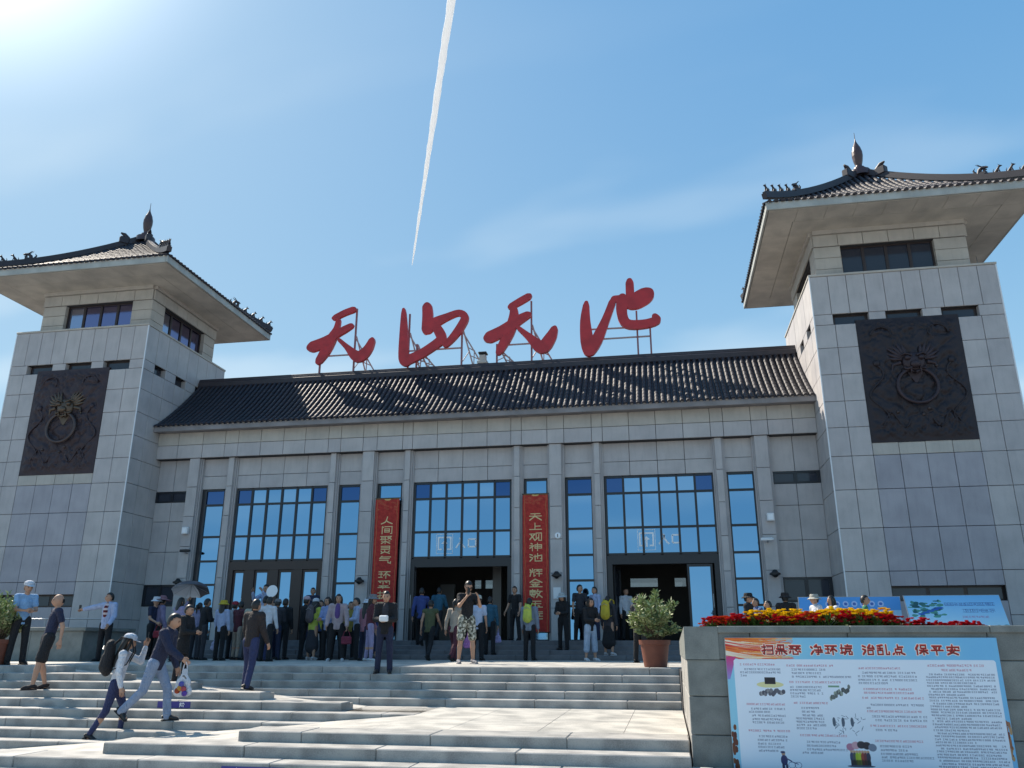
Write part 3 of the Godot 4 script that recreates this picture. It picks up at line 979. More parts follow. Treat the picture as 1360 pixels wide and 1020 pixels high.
# ---------------------------------------------------------------- the entrance hall
const WALL_Z := -26.0
const FRIEZE_Z := -25.65
const HALL_L := -17.5
const HALL_R := 4.9
const LINES := [0.10, 1.12, 1.89, 2.67, 3.49, 4.58, 5.10] # heights of the window bars

func hall_roof(t: float) -> Vector2: # from the eave (0) to the ridge (1): z, y
	return Vector2(-25.30 - 2.5 * t, 7.36 + 1.86 * t + 0.42 * t * t)

func pane_at(parent: Node, x0: float, x1: float, y0: float, y1: float, m: String) -> void:
	var w := x1 - x0
	var h := y1 - y0
	var key := "pane%d_%d" % [roundi(w * 500), roundi(h * 500)]
	if not cache.has(key):
		var mb := MB.new()
		mb.box(Vector3(-w / 2, -h / 2, -0.006), Vector3(w / 2, h / 2, 0.006))
		cache[key] = mb.mesh()
	var tilt := Basis.from_euler(Vector3(rng.randf_range(-0.004, 0.004), rng.randf_range(-0.004, 0.004), 0))
	obj("pane", cache[key], M[m], parent, Vector3((x0 + x1) / 2, (y0 + y1) / 2, WALL_Z), tilt)

func window(parent: Node, x0: float, x1: float, n: int, lines: Array, corner_deep: bool) -> void:
	var f := MB.new()
	var b := 0.035
	for i in n + 1:
		var x := lerpf(x0, x1, i / float(n))
		f.box(Vector3(x - b, lines[0], WALL_Z - 0.05), Vector3(x + b, lines[-1], WALL_Z + 0.05))
	for i in lines.size():
		for k in n:
			f.box(Vector3(lerpf(x0, x1, k / float(n)) + b, lines[i] - b, WALL_Z - 0.048), Vector3(lerpf(x0, x1, (k + 1) / float(n)) - b, lines[i] + b, WALL_Z + 0.048))
	var wn := obj("window", f.mesh(), M.frame, parent)
	for i in lines.size() - 1:
		for k in n:
			var m := "glass" if rng.randf() < 0.5 else "glass_b"
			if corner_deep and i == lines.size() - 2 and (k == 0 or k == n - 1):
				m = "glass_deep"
			pane_at(wn, lerpf(x0, x1, k / float(n)) + b, lerpf(x0, x1, (k + 1) / float(n)) - b, lines[i] + b, lines[i + 1] - b, m)

func door_leaf(parent: Node, hinge: Vector3, w: float, h: float, turn: float, frame: Material, glass: Material) -> void:
	var f := MB.new()
	f.box(Vector3(0, 0, -0.025), Vector3(0.07, h, 0.025)); f.box(Vector3(w - 0.07, 0, -0.025), Vector3(w, h, 0.025))
	f.box(Vector3(0.07, 0, -0.024), Vector3(w - 0.07, 0.10, 0.024)); f.box(Vector3(0.07, h - 0.08, -0.024), Vector3(w - 0.07, h, 0.024))
	var d := obj("door", f.mesh(), frame, parent, hinge, Basis(Vector3.UP, turn))
	var p := MB.new()
	p.box(Vector3(0.07, 0.10, -0.006), Vector3(w - 0.07, h - 0.08, 0.006))
	loc("pane", p.mesh(), glass, d)
	var hd := MB.new()
	hd.tube([Vector3(w - 0.035, 0.95, 0.07), Vector3(w - 0.035, 1.35, 0.07)], [0.014, 0.014], 6)
	loc("handle", hd.mesh(), M.grey_metal, d)

func hall() -> void:
	var t := thing("entrance_hall", "wide grey stone entrance hall with dark tiled roof between two towers", "building", Vector3(-6.3, PLAT, -28))
	# shell: front wall body behind the cladding (openings left free), back wall, ceiling, roof bodies
	var solid := [[HALL_L, -15.62], [-14.79, -14.42], [-11.04, -10.65], [-9.85, -9.28], [-8.40, -8.04], [-4.69, -4.30], [-3.50, -2.90], [-2.05, -1.70], [1.70, 2.10], [2.95, HALL_R]]
	var sh := MB.new()
	for s in solid:
		sh.box(Vector3(s[0], PLAT, -26.2), Vector3(s[1], 5.1, -26.02))
	sh.box(Vector3(HALL_L, 5.1, -26.2), Vector3(HALL_R, 7.2, -26.02))
	sh.box(Vector3(HALL_L, 6.22, -26.02), Vector3(HALL_R, 7.14, FRIEZE_Z - 0.05))
	obj("wall", sh.mesh(), M.joint, t)
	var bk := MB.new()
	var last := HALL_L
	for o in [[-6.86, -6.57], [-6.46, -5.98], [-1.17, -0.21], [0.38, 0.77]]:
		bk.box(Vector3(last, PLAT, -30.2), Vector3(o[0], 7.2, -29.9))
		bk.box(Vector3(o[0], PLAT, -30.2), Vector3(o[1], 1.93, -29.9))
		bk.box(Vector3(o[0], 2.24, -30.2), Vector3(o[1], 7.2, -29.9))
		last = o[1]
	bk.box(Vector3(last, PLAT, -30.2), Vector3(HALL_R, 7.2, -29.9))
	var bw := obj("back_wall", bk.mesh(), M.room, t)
	for o in [[-6.86, -6.57], [-6.46, -5.98], [-1.17, -0.21], [0.38, 0.77]]:
		var bp := MB.new()
		bp.box(Vector3(o[0], 1.93, -30.06), Vector3(o[1], 2.24, -30.04))
		obj("pane", bp.mesh(), M.dim_glass, bw)
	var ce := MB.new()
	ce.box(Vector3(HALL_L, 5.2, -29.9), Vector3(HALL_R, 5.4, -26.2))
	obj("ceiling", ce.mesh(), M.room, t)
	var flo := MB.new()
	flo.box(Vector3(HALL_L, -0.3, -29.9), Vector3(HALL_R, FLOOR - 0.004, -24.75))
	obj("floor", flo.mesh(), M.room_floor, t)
	# things seen dimly inside: a partition and two posts
	for q in [[-7.75, 2.0, -7.25, -28.6], [-5.75, 3.2, -5.45, -28.0], [1.15, 3.2, 1.5, -28.3]]:
		var pr := MB.new()
		pr.box(Vector3(q[0], FLOOR, q[3] - 0.2), Vector3(q[2], q[1], q[3]))
		obj("partition", pr.mesh(), M.room_floor, t)
	# frieze
	var fx := [HALL_L, -16.7, -15.75, -14.9, -14.4, -13.55, -12.7, -11.9, -11.05, -10.6, -9.8, -9.3, -8.4, -8.05, -7.2, -6.35, -5.5, -4.7, -4.35, -3.5, -2.95, -2.05, -1.7, -0.85, 0.0, 0.85, 1.7, 2.1, 2.95, 3.45, 4.2, HALL_R]
	for i in fx.size() - 1:
		for r in [[6.22, 6.70], [6.70, 7.16]]:
			stone(t, "stone_panel", BEIGE if r[0] > 6.5 else PANEL, Vector3((fx[i] + fx[i + 1]) / 2, (r[0] + r[1]) / 2, FRIEZE_Z), fx[i + 1] - fx[i], r[1] - r[0])
	# wall above the windows
	for g in [[-17.5, -16.86, -16.23], [-15.75, -14.79], [-14.46, -13.6, -12.74, -11.88, -11.02], [-10.70, -9.83], [-9.34, -8.38], [-8.07, -7.22, -6.38, -5.53, -4.69], [-4.36, -3.48], [-3.0, -2.06], [-1.75, -0.88, 0.0, 0.86, 1.72], [2.08, 2.97], [3.44, 4.17, 4.9]]:
		for i in g.size() - 1:
			for r in [[5.14, 5.60], [5.60, 6.22]]:
				if g[0] < -17 or g[-1] > 4.5:
					continue
				stone(t, "stone_panel", PANEL, Vector3((g[i] + g[i + 1]) / 2, (r[0] + r[1]) / 2, WALL_Z + 0.05), g[i + 1] - g[i], r[1] - r[0])
	# the plain bays next to the towers
	for side in [[-17.5, -16.23], [3.44, 4.9]]:
		var mid: float = (side[0] + side[1]) / 2
		var hw: float = (side[1] - side[0]) / 2
		for r in [[FLOOR, 1.20], [1.90, 3.0], [3.0, 4.05], [4.05, 4.72], [5.10, 6.22]]:
			for k in [-0.5, 0.5]:
				stone(t, "stone_panel", PANEL, Vector3(mid + k * hw, (r[0] + r[1]) / 2, WALL_Z + 0.05), hw, r[1] - r[0], "front", 0.2 if r[0] > 4.9 else 0.06)
		for o in [[4.72, 5.10], [1.20, 1.90]]:
			var f := MB.new()
			f.box(Vector3(side[0], o[0], -25.98), Vector3(side[1], o[0] + 0.06, -25.94)); f.box(Vector3(side[0], o[1] - 0.06, -25.98), Vector3(side[1], o[1], -25.94))
			for x in [side[0], mid - 0.06, side[1] - 0.10]:
				f.box(Vector3(x, o[0] + 0.06, -25.98), Vector3(x + 0.10, o[1] - 0.06, -25.94))
			var wn := obj("strip_window", f.mesh(), M.frame, t)
			for x in [[side[0] + 0.1, mid - 0.06], [mid + 0.04, side[1] - 0.1]]:
				var p := MB.new()
				p.box(Vector3(x[0], o[0] + 0.06, -25.985), Vector3(x[1], o[1] - 0.06, -25.97))
				obj("pane", p.mesh(), M.glass_dark, wn)
	# pillars: wide and narrow, each a shaft of stone blocks between two thin metal strips
	var cuts := [FLOOR, 1.05, 2.10, 3.15, 4.18, 5.20, 6.22]
	for p in [[-16.23, -15.78, 1], [-14.79, -14.48, 0], [-11.02, -10.72, 0], [-9.83, -9.36, 1], [-8.38, -8.09, 0], [-4.67, -4.37, 0], [-3.48, -3.02, 1], [-2.06, -1.77, 0], [1.74, 2.06, 0], [2.97, 3.44, 1]]:
		var zf := -25.70 if p[2] == 1 else -25.76
		var w: float = p[1] - p[0]
		var sides := MB.new()
		sides.box(Vector3(p[0], FLOOR, -26.0), Vector3(p[1], 6.22, zf - 0.1))
		var pl := obj("pillar", sides.mesh(), M.panel_b, t)
		for i in 6:
			stone(pl, "stone_block", PANEL, Vector3((p[0] + p[1]) / 2, (cuts[i] + cuts[i + 1]) / 2, zf), w - (0.10 if p[2] == 0 else 0.06), cuts[i + 1] - cuts[i], "front", 0.11)
		for s in [p[0] - 0.045, p[1] + 0.005]:
			var st := MB.new()
			st.box(Vector3(s, FLOOR, -25.99), Vector3(s + 0.04, 6.21, zf - 0.14))
			obj("side_strip", st.mesh(), M.panel_b, pl)
	# windows
	window(t, -15.58, -14.86, 1, LINES, true)
	window(t, -14.38, -11.09, 6, [2.67, 3.49, 4.58, 5.10], true)
	window(t, -10.62, -9.90, 1, LINES, true)
	window(t, -9.24, -8.45, 1, [0.10, 4.50, 5.10], false)
	window(t, -8.00, -4.75, 6, [2.67, 3.49, 4.58, 5.10], true)
	window(t, -4.27, -3.55, 1, [0.10, 4.50, 5.10], false)
	window(t, -2.92, -2.10, 1, LINES, true)
	window(t, -1.67, 1.68, 6, [2.67, 3.49, 4.58, 5.10], true)
	window(t, 2.12, 2.92, 1, LINES, false)
	# door surrounds
	for d in [[-14.42, -11.04], [-8.04, -4.69], [-1.70, 1.70]]:
		var f := MB.new()
		f.box(Vector3(d[0], 2.36, -26.12), Vector3(d[1], 2.63, -25.93))
		f.box(Vector3(d[0], FLOOR, -26.12), Vector3(d[0] + 0.16, 2.36, -25.93)); f.box(Vector3(d[1] - 0.16, FLOOR, -26.12), Vector3(d[1], 2.36, -25.93))
		obj("door_frame", f.mesh(), M["brown_frame" if d[0] < -14 else "frame"], t)
	var mull := MB.new()
	for x in [-13.66, -12.80, -11.95]:
		mull.box(Vector3(x - 0.17, FLOOR, -26.1), Vector3(x + 0.17, 2.36, -25.95))
	obj("door_post", mull.mesh(), M.brown_frame, t)
	for x in [[-14.26, -13.83], [-13.49, -12.97], [-12.63, -12.12], [-11.78, -11.2]]:
		door_leaf(t, Vector3(x[0], FLOOR, -26.02), x[1] - x[0], 2.25, 0.0, M.brown_frame, M.glass)
	door_leaf(t, Vector3(-7.86, FLOOR, -25.9), 0.85, 2.24, -1.35, M.frame, M.glass_dark)
	door_leaf(t, Vector3(-4.87, FLOOR, -26.15), 0.8, 2.24, 1.7, M.frame, M.glass_dark)
	door_leaf(t, Vector3(-1.5, FLOOR, -26.15), 0.8, 2.24, 1.4, M.frame, M.glass_dark)
	door_leaf(t, Vector3(0.72, FLOOR, -25.98), 0.76, 2.24, 0.02, M.frame, M.glass)
	# roof: deck, rows of tiles, eave board, ridge
	var dk := MB.new()
	var n := 8
	for i in n:
		var a := hall_roof(i / float(n))
		var b := hall_roof((i + 1) / float(n))
		var nn := Vector3(0, a.x - b.x, b.y - a.y).normalized()
		dk.quad(Vector3(HALL_L, a.y - 0.05, a.x), Vector3(HALL_R, a.y - 0.05, a.x), Vector3(HALL_R, b.y - 0.05, b.x), Vector3(HALL_L, b.y - 0.05, b.x), nn)
		var ma := Vector3(0, a.y - 0.05, -55.6 - a.x)
		var mbk := Vector3(0, b.y - 0.05, -55.6 - b.x)
		dk.quad(Vector3(HALL_L, ma.y, ma.z), Vector3(HALL_R, ma.y, ma.z), Vector3(HALL_R, mbk.y, mbk.z), Vector3(HALL_L, mbk.y, mbk.z), Vector3(nn.x, nn.y, -nn.z))
	var rf := obj("roof", dk.mesh(), M.tile_deck, t)
	var path := []
	for i in 13:
		var s := -0.03 + 1.03 * i / 12.0
		var q := hall_roof(maxf(s, 0.0))
		path.append(Vector3(0, q.y - 0.03 - (0.02 if s < 0 else 0.0), -25.30 - 2.5 * s))
	var row := tile_row_mesh(path, 0.068)
	var count := 114
	for k in count:
		obj("tile_row", row, M["tile" if rng.randf() < 0.6 else "tile_b"], rf, Vector3(lerpf(HALL_L, HALL_R, (k + 0.5) / count), 0, 0))
	var ev := MB.new()
	ev.bevel_box(Vector3(HALL_L, 7.13, -25.38), Vector3(HALL_R, 7.31, -25.28), 0.012)
	ev.box(Vector3(HALL_L, 7.15, -25.66), Vector3(HALL_R, 7.18, -25.38))
	obj("eave_board", ev.mesh(), M.eave, rf)
	var dr := MB.new()
	for k in count:
		var x := lerpf(HALL_L, HALL_R, (k + 0.5) / count)
		dr.ball(Vector3(x, 7.345, -25.262), Vector3(0.062, 0.052, 0.022), 8, 4)
	tag(obj("tile_ends", dr.mesh(), M.beige_b, rf), "", "", "", "stuff")
	var rd := MB.new()
	rd.bevel_box(Vector3(HALL_L, 9.50, -27.95), Vector3(HALL_R, 9.72, -27.65), 0.03)
	rd.bevel_box(Vector3(HALL_L, 9.72, -27.89), Vector3(HALL_R, 9.80, -27.71), 0.02)
	rd.tube([Vector3(HALL_L, 9.82, -27.8), Vector3(HALL_R, 9.82, -27.8)], [0.06, 0.06], 8)
	obj("ridge", rd.mesh(), M.ridge, rf)
	# lettering on the glass over the two open doors: an entry mark and two characters
	for x in [-6.94, -0.46]:
		var ic := MB.new()
		var z := WALL_Z + 0.012
		var bars := [[-0.23, 2.90, -0.18, 3.33], [0.18, 2.90, 0.23, 3.33], [-0.18, 3.28, 0.18, 3.33], [-0.18, 2.90, -0.09, 2.95], [0.09, 2.90, 0.18, 2.95], [-0.03, 2.88, 0.03, 3.12]]
		for b in bars:
			ic.box(Vector3(x + b[0], b[1], z), Vector3(x + b[2], b[3], z + 0.006))
		ic.poly(PackedVector2Array([Vector2(x - 0.11, 3.10), Vector2(x + 0.11, 3.10), Vector2(x, 3.22)]), z, z + 0.007)
		var sq := [[-0.275, 2.78, -0.26, 3.42], [0.26, 2.78, 0.275, 3.42], [-0.26, 3.405, 0.26, 3.42], [-0.26, 2.78, 0.26, 2.795]]
		for b in sq:
			ic.box(Vector3(x + b[0], b[1], z), Vector3(x + b[2], b[3], z + 0.004))
		for gl in [["入", x + 0.38], ["口", x + 0.76]]:
			for s in strokes(gl[0]):
				for i in s.size() - 1:
					var p0: Vector2 = s[i]
					var p1: Vector2 = s[i + 1]
					ic.bar(Vector3(gl[1] + p0.x * 0.31, 3.27 - p0.y * 0.31, z + 0.003), Vector3(gl[1] + p1.x * 0.31, 3.27 - p1.y * 0.31, z + 0.003), 0.05, 0.006, Vector3(0, 0, 1))
		obj("entry_lettering", ic.mesh(), M.white_ink, t)

func wall_fittings() -> void:
	for k in [[3.27, 3.66, "small white square box mounted high on the rightmost pillar", 0], [-16.0, 3.68, "small white square box mounted high on the leftmost pillar", 0]]:
		var mb := MB.new()
		mb.bevel_box(Vector3(-0.11, -0.12, 0), Vector3(0.11, 0.12, 0.14), 0.02)
		var o := thing("wall_box", k[2], "wall box", Vector3(k[0], k[1], -25.69), "white boxes on the pillars")
		loc("housing", mb.mesh(), M.white, o)
		var g := MB.new()
		g.box(Vector3(-0.07, -0.08, 0.141), Vector3(0.07, 0.08, 0.146))
		loc("grille", g.mesh(), M.white_ink, o)
	for k in [[3.12, 2.92, 1, "white surveillance camera on a bracket on the rightmost pillar"], [-15.86, 2.92, 1, "dark surveillance camera on a bracket on the leftmost pillar"]]:
		var o := thing("surveillance_camera", k[3], "camera", Vector3(k[0], k[1], -25.70), "cameras on the end pillars")
		var a := MB.new()
		a.tube([Vector3(0, 0, 0), Vector3(0, 0, 0.14), Vector3(0, 0.03, 0.16)], [0.018, 0.016, 0.016], 6)
		loc("bracket", a.mesh(), M.grey_metal, o)
		var b := MB.new()
		b.bevel_box(Vector3(-0.2, 0.03, 0.10), Vector3(0.14, 0.12, 0.20), 0.02)
		b.tube([Vector3(0.14, 0.07, 0.15), Vector3(0.17, 0.068, 0.15)], [0.035, 0.035], 8)
		loc("housing", b.mesh(), M["white" if k[0] > 0 else "black"], o)
	for k in [[3.24, 1.98, "black wall lantern on the rightmost pillar"], [-3.24, 2.02, "black wall lantern on the pillar between banner and notice"], [-9.62, 1.92, "black wall lantern on the pillar left of the left banner"], [-16.0, 1.95, "black wall lantern on the leftmost pillar"]]:
		var o := thing("wall_lantern", k[2], "lantern", Vector3(k[0], k[1], -25.69), "lanterns on the pillars")
		var b := MB.new()
		b.lathe([Vector2(0.03, -0.10), Vector2(0.10, -0.04), Vector2(0.16, -0.02), Vector2(0.16, 0.02), Vector2(0.10, 0.05), Vector2(0.05, 0.12), Vector2(0, 0.13)], 10, Vector3(0, 0, 0.14))
		loc("lamp_shade", b.mesh(), M.black, o)
		var a := MB.new()
		a.tube([Vector3(0, 0.02, 0), Vector3(0, 0.05, 0.08), Vector3(0, 0.0, 0.12)], [0.025, 0.02, 0.03], 6)
		loc("bracket", a.mesh(), M.black, o)
	var nb := MB.new()
	nb.bevel_box(Vector3(-0.115, -0.17, 0), Vector3(0.115, 0.17, 0.012), 0.003)
	tag(obj("notice_sheet", nb.mesh(), M.white, self, Vector3(-3.25, 1.50, -25.69)), "plain white notice sheet fixed under the lantern on the middle pillar", "notice")
	var rb := MB.new()
	rb.lathe([Vector2(0.0, 0.03), Vector2(0.08, 0.03), Vector2(0.10, 0.0)], 14)
	var rs := obj("round_sign", rb.mesh(), M.white_ink, self, Vector3(-3.2, 3.25, -25.69), Basis(Vector3.RIGHT, PI / 2))
	tag(rs, "small round white sign high on the pillar right of the right banner", "sign")
	var ab := MB.new()
	ab.box(Vector3(-0.012, 0.031, -0.05), Vector3(0.012, 0.034, 0.05))
	loc("arrow_mark", ab.mesh(), M.frame, rs)
	# squat vent on the ridge between the second and third characters
	var vt := thing("roof_vent", "short beige vent with a dark cap on the roof ridge", "vent", Vector3(-6.19, 9.9, -28.0))
	var v0 := MB.new()
	v0.bevel_box(Vector3(-0.19, 0, -0.19), Vector3(0.19, 0.12, 0.19), 0.02)
	v0.bevel_box(Vector3(-0.12, 0.12, -0.12), Vector3(0.12, 0.36, 0.12), 0.02)
	loc("base", v0.mesh(), M.beige_a, vt)
	var v1 := MB.new()
	v1.bevel_box(Vector3(-0.16, 0.40, -0.16), Vector3(0.16, 0.47, 0.16), 0.02)
	v1.box(Vector3(-0.1, 0.36, -0.1), Vector3(0.1, 0.40, 0.1))
	loc("cap", v1.mesh(), M.black, vt)
	# lamps that hang under the far corners of the tower eaves
	for k in [[11.0, -27.4, "pale round lamp hanging under the right tower eave"], [-23.6, -26.6, "pale round lamp hanging under the left tower eave"]]:
		var o := thing("eave_lamp", k[2], "lamp", Vector3(k[0], SOFFIT - 0.55, k[1]), "lamps under the tower eaves")
		var b := MB.new()
		b.lathe([Vector2(0, 0), Vector2(0.12, 0.02), Vector2(0.16, 0.1), Vector2(0.10, 0.2), Vector2(0.04, 0.24), Vector2(0, 0.24)], 12)
		loc("lamp_shade", b.mesh(), M.white, o)
		var a := MB.new()
		a.tube([Vector3(0, 0.23, 0), Vector3(0, 0.54, 0)], [0.015, 0.015], 6)
		loc("rod", a.mesh(), M.grey_metal, o)

# ---------------------------------------------------------------- the characters on the roof
func hull(a: Vector2, ra: float, b: Vector2, rb: float) -> PackedVector2Array:
	var pts := PackedVector2Array()
	for k in 20:
		var d := Vector2(cos(TAU * k / 20.0), sin(TAU * k / 20.0))
		pts.append(a + d * ra); pts.append(b + d * rb)
	var h := Geometry2D.convex_hull(pts)
	h.remove_at(h.size() - 1)
	return h

func roof_character(label: String, data: Array, posts: Array, braces: bool) -> void:
	var x_mid := 0.0
	for s in data:
		x_mid += s[0] / 100.0
	x_mid /= data.size()
	var t := thing("roof_character", label, "sign character", Vector3(x_mid, 9.9, -27.7), "red characters on the hall roof")
	var i := 0
	for s in data:
		var shape := PackedVector2Array()
		var fine := []
		var n: int = s.size() / 3
		for k in n - 1: # a smooth brush line through the given points
			var q := []
			for e in [maxi(k - 1, 0), k, k + 1, mini(k + 2, n - 1)]:
				q.append(Vector3(s[e * 3], s[e * 3 + 1], s[e * 3 + 2]) / 100.0)
			for u in 4:
				fine.append((q[1] as Vector3).cubic_interpolate(q[2], q[0], q[3], u / 4.0))
		fine.append(Vector3(s[-3], s[-2], s[-1]) / 100.0)
		for k in fine.size() - 1:
			var tip := 0.92 * (0.72 if k == 0 else 1.0)
			var tail := 0.92 * (0.72 if k == fine.size() - 2 else 1.0)
			var piece := hull(Vector2(fine[k].x, fine[k].y), fine[k].z * tip, Vector2(fine[k + 1].x, fine[k + 1].y), fine[k + 1].z * tail)
			if shape.is_empty():
				shape = piece
			else:
				var m := Geometry2D.merge_polygons(shape, piece)
				var best := 0
				for q in m.size():
					if m[q].size() > m[best].size(): best = q
				shape = m[best]
		var mb := MB.new()
		mb.poly(shape, -27.72 - 0.002 * i, -27.58 + 0.004 * i)
		obj("stroke", mb.mesh(), M.red_letter, t)
		i += 1
	for p in posts:
		var x: float = p[0] / 100.0
		var y: float = p[1] / 100.0
		var post := MB.new()
		post.bar(Vector3(x, 9.6, -27.80), Vector3(x, y, -27.80), 0.062, 0.062)
		obj("post", post.mesh(), M.steel_red, t)
		if braces and y > 10.3:
			var br := MB.new()
			var top := Vector3(x + 0.02, minf(y, 11.3), -27.86)
			var low := [Vector3(x + 0.42, 9.75, -28.1), Vector3(x + 0.85, 9.7, -28.15)]
			br.bar(top, low[0], 0.045, 0.045)
			br.bar(top - Vector3(0, 0.12, 0), low[1], 0.045, 0.045)
			for q in 3:
				var f := 0.45 + q * 0.2
				br.bar(top.lerp(low[0], f), top.lerp(low[1], f + 0.08), 0.03, 0.03)
			br.bar(top.lerp(low[1], 0.5), low[0].lerp(top, 0.05), 0.03, 0.03)
			br.bar(Vector3(x, 9.95, -27.8), top.lerp(low[0], 0.55), 0.03, 0.03)
			obj("brace", br.mesh(), M.steel_grey, t)
	if posts.size() > 1:
		var rl := MB.new()
		rl.bar(Vector3(posts[0][0] / 100.0, 10.55, -27.82), Vector3(posts[-1][0] / 100.0, 10.55, -27.82), 0.05, 0.05)
		if not braces:
			rl.bar(Vector3(posts[0][0] / 100.0, 10.95, -27.82), Vector3(posts[-1][0] / 100.0, 10.92, -27.82), 0.05, 0.05)
		obj("rail", rl.mesh(), M.steel_grey, t)

func roof_characters() -> void:
	roof_character("first red character from the left, with slanting strokes, on the roof", [[-1204, 1202, 12, -1161, 1222, 13, -1122, 1234, 13], [-1184, 1195, 10, -1190, 1157, 13, -1206, 1120, 21, -1227, 1072, 22, -1255, 1025, 15], [-1128, 1167, 11, -1157, 1152, 15, -1188, 1135, 16, -1235, 1105, 23, -1290, 1087, 24], [-1178, 1113, 8, -1141, 1078, 12, -1096, 1037, 24, -1060, 1062, 20, -1042, 1103, 13]], [[-1255, 1030], [-1118, 1243]], true)
	roof_character("second red character, the mountain one with a loop, on the roof", [[-923, 1218, 9, -919, 1122, 17, -914, 1021, 22, -901, 1004, 18], [-906, 1009, 21, -850, 1032, 19, -795, 1066, 19, -770, 1085, 21], [-831, 1227, 20, -827, 1181, 22, -833, 1122, 17], [-828, 1127, 21, -803, 1152, 22, -751, 1175, 15, -705, 1188, 13, -682, 1168, 16, -699, 1129, 17, -729, 1088, 15, -756, 1061, 12], [-803, 1157, 16, -775, 1107, 21, -764, 1074, 15]], [[-903, 1205], [-870, 1080], [-696, 1130]], true)
	roof_character("third red character, beside the beige vent, on the roof", [[-510, 1197, 13, -471, 1218, 15, -436, 1237, 14], [-496, 1193, 14, -496, 1153, 20, -515, 1091, 22, -552, 1020, 16], [-439, 1163, 14, -477, 1143, 20, -537, 1104, 24, -593, 1079, 25], [-482, 1115, 8, -440, 1075, 14, -392, 1030, 26, -360, 1064, 23, -343, 1102, 13]], [[-562, 1060], [-432, 1223]], true)
	roof_character("fourth and rightmost red character, with a broad hook, on the roof", [[-225, 1193, 11, -231, 1123, 20, -226, 1038, 26, -220, 999, 21], [-220, 999, 21, -193, 1042, 23, -156, 1123, 16, -127, 1197, 14], [-127, 1200, 13, -99, 1198, 16, -58, 1183, 31, -15, 1203, 34, 3, 1216, 19], [-65, 1267, 16, -65, 1207, 17, -61, 1167, 18], [-93, 1203, 23, -98, 1147, 21, -82, 1101, 19, -26, 1094, 18, 23, 1105, 17, 17, 1124, 11]], [[-220, 1004], [-46, 1155], [0, 1120]], false)

# ---------------------------------------------------------------- writing: characters as pen strokes on a ten by ten grid
const PEN := {
	"人": "50453709 456799", "入": "3051 51442609 51547799", "口": "1118888111", "间": "1021 1119 30909989 3373773733 3575",
	"聚": "0050 1014 4044 1242 0454 6090 9064 6194 4549 4619 4689 1626 7686", "灵": "10808414 1282 454719 4789 1628 8677", "气": "2003 2191 1383 0575 75789997",
	"环": "0131 0434 0838 2128 4191 7146 6369 7496", "翠": "004044 1122 509094 6172 1686 3728 6778 0898 4749", "拱": "0232 202918 0635 4292 5055 8085 4595 5639 7699",
	"改": "014144040948 6054 5292 8259 5499", "福": "1021 0232 3206 2429 4191 5282845452 4595994945 6569 4797",
	"天": "1181 0494 414409 4499", "上": "4048 4484 0898", "观": "0141 4108 1249 509096 5056 727549 76799997", "神": "1021 0333 3306 2429 4292964642 4494 6069",
	"池": "0122 0425 0926 34929686 6066 42499997", "辉": "2024 0113 4132 0444 1409 343948 5191 7153 5393 5696 7379", "金": "4004 4094 2474 1676 4449 2738 6758 0999",
	"敷": "0141 2026 0242450502 0343 0646 3639 1728 6054 5292 8259 5499", "玉": "1181 1484 0898 4148 6677", "庭": "4050 1191 1109 5393 5696 7376 4999 4346 4639",
	"扫": "0232 202918 0635 41919949 4595", "黑": "2070742420 4046 0696 1486 1709 3739 5759 7799", "恶": "0191 3134 6164 1223 8273 0494 1608 36397977 5566 8697",
	"净": "0213 0926 5032 4282 3595 4797 626959 8287", "境": "0333 1018 0837 6061 4191 3393 4484864644 5639 76799997", "治": "0122 0425 0926 604393 8194 4585894945",
	"乱": "4001 0343 2125 0545490905 70799997", "点": "4044 4282 2474772724 1809 3839 5859 7899", "保": "2004 1319 4080834340 3595 6369 6538 6598",
	"平": "1181 2234 7264 0595 4149", "安": "4041 03029293 432689 644709 0595", "台": "401484 6285 1676791916", "阶": "0109 0131143607 6044 6094 5548 7579",
}

func strokes(ch: String) -> Array:
	if glyph.has(ch):
		return glyph[ch]
	var out := []
	for run in PEN[ch].split(" "):
		var line := PackedVector2Array()
		for i in range(0, run.length() - 1, 2):
			line.append(Vector2(int(run[i]) / 9.0, int(run[i + 1]) / 9.0))
		out.append(line)
	glyph[ch] = out
	return out

func ink(im: Image, a: Vector2, b: Vector2, w: int, col: Color) -> void:
	var n := int(maxf(absf(b.x - a.x), absf(b.y - a.y))) + 1
	for i in n + 1:
		var p := a.lerp(b, i / float(n))
		im.fill_rect(Rect2i(int(p.x) - w / 2, int(p.y) - w / 2, w, w), col)

func write(im: Image, ch: String, x: float, y: float, sx: float, sy: float, w: int, col: Color) -> void:
	for line in strokes(ch):
		for i in line.size() - 1:
			ink(im, Vector2(x, y) + line[i] * Vector2(sx, sy), Vector2(x, y) + line[i + 1] * Vector2(sx, sy), w, col)

func small_print(im: Image, x0: float, x1: float, yf: float, size: int, col: Color) -> void: # a row of characters too small to read
	var x := x0
	var y := int(yf)
	while x < x1 - size:
		if rng.randf() < 0.07:
			x += size * 0.7
			continue
		var w := size - 2
		var form := rng.randi() % 6
		for r in 3: # level strokes at top, middle and foot of the cell, then one or two uprights
			if form != r:
				im.fill_rect(Rect2i(int(x), y + r * (size - 3) / 2, w - (2 if form == 3 else 0), 1), col)
		im.fill_rect(Rect2i(int(x) + (w / 2 if form < 3 else 0), y, 1, size - 2), col)
		if form % 2 == 0:
			im.fill_rect(Rect2i(int(x) + w - 1, y + 1, 1, size - 3), col)
		x += size

func printed(called: String, im: Image, rough := 0.5) -> StandardMaterial3D:
	var m := StandardMaterial3D.new()
	m.resource_name = called
	m.albedo_texture = ImageTexture.create_from_image(im)
	m.roughness = rough
	return m

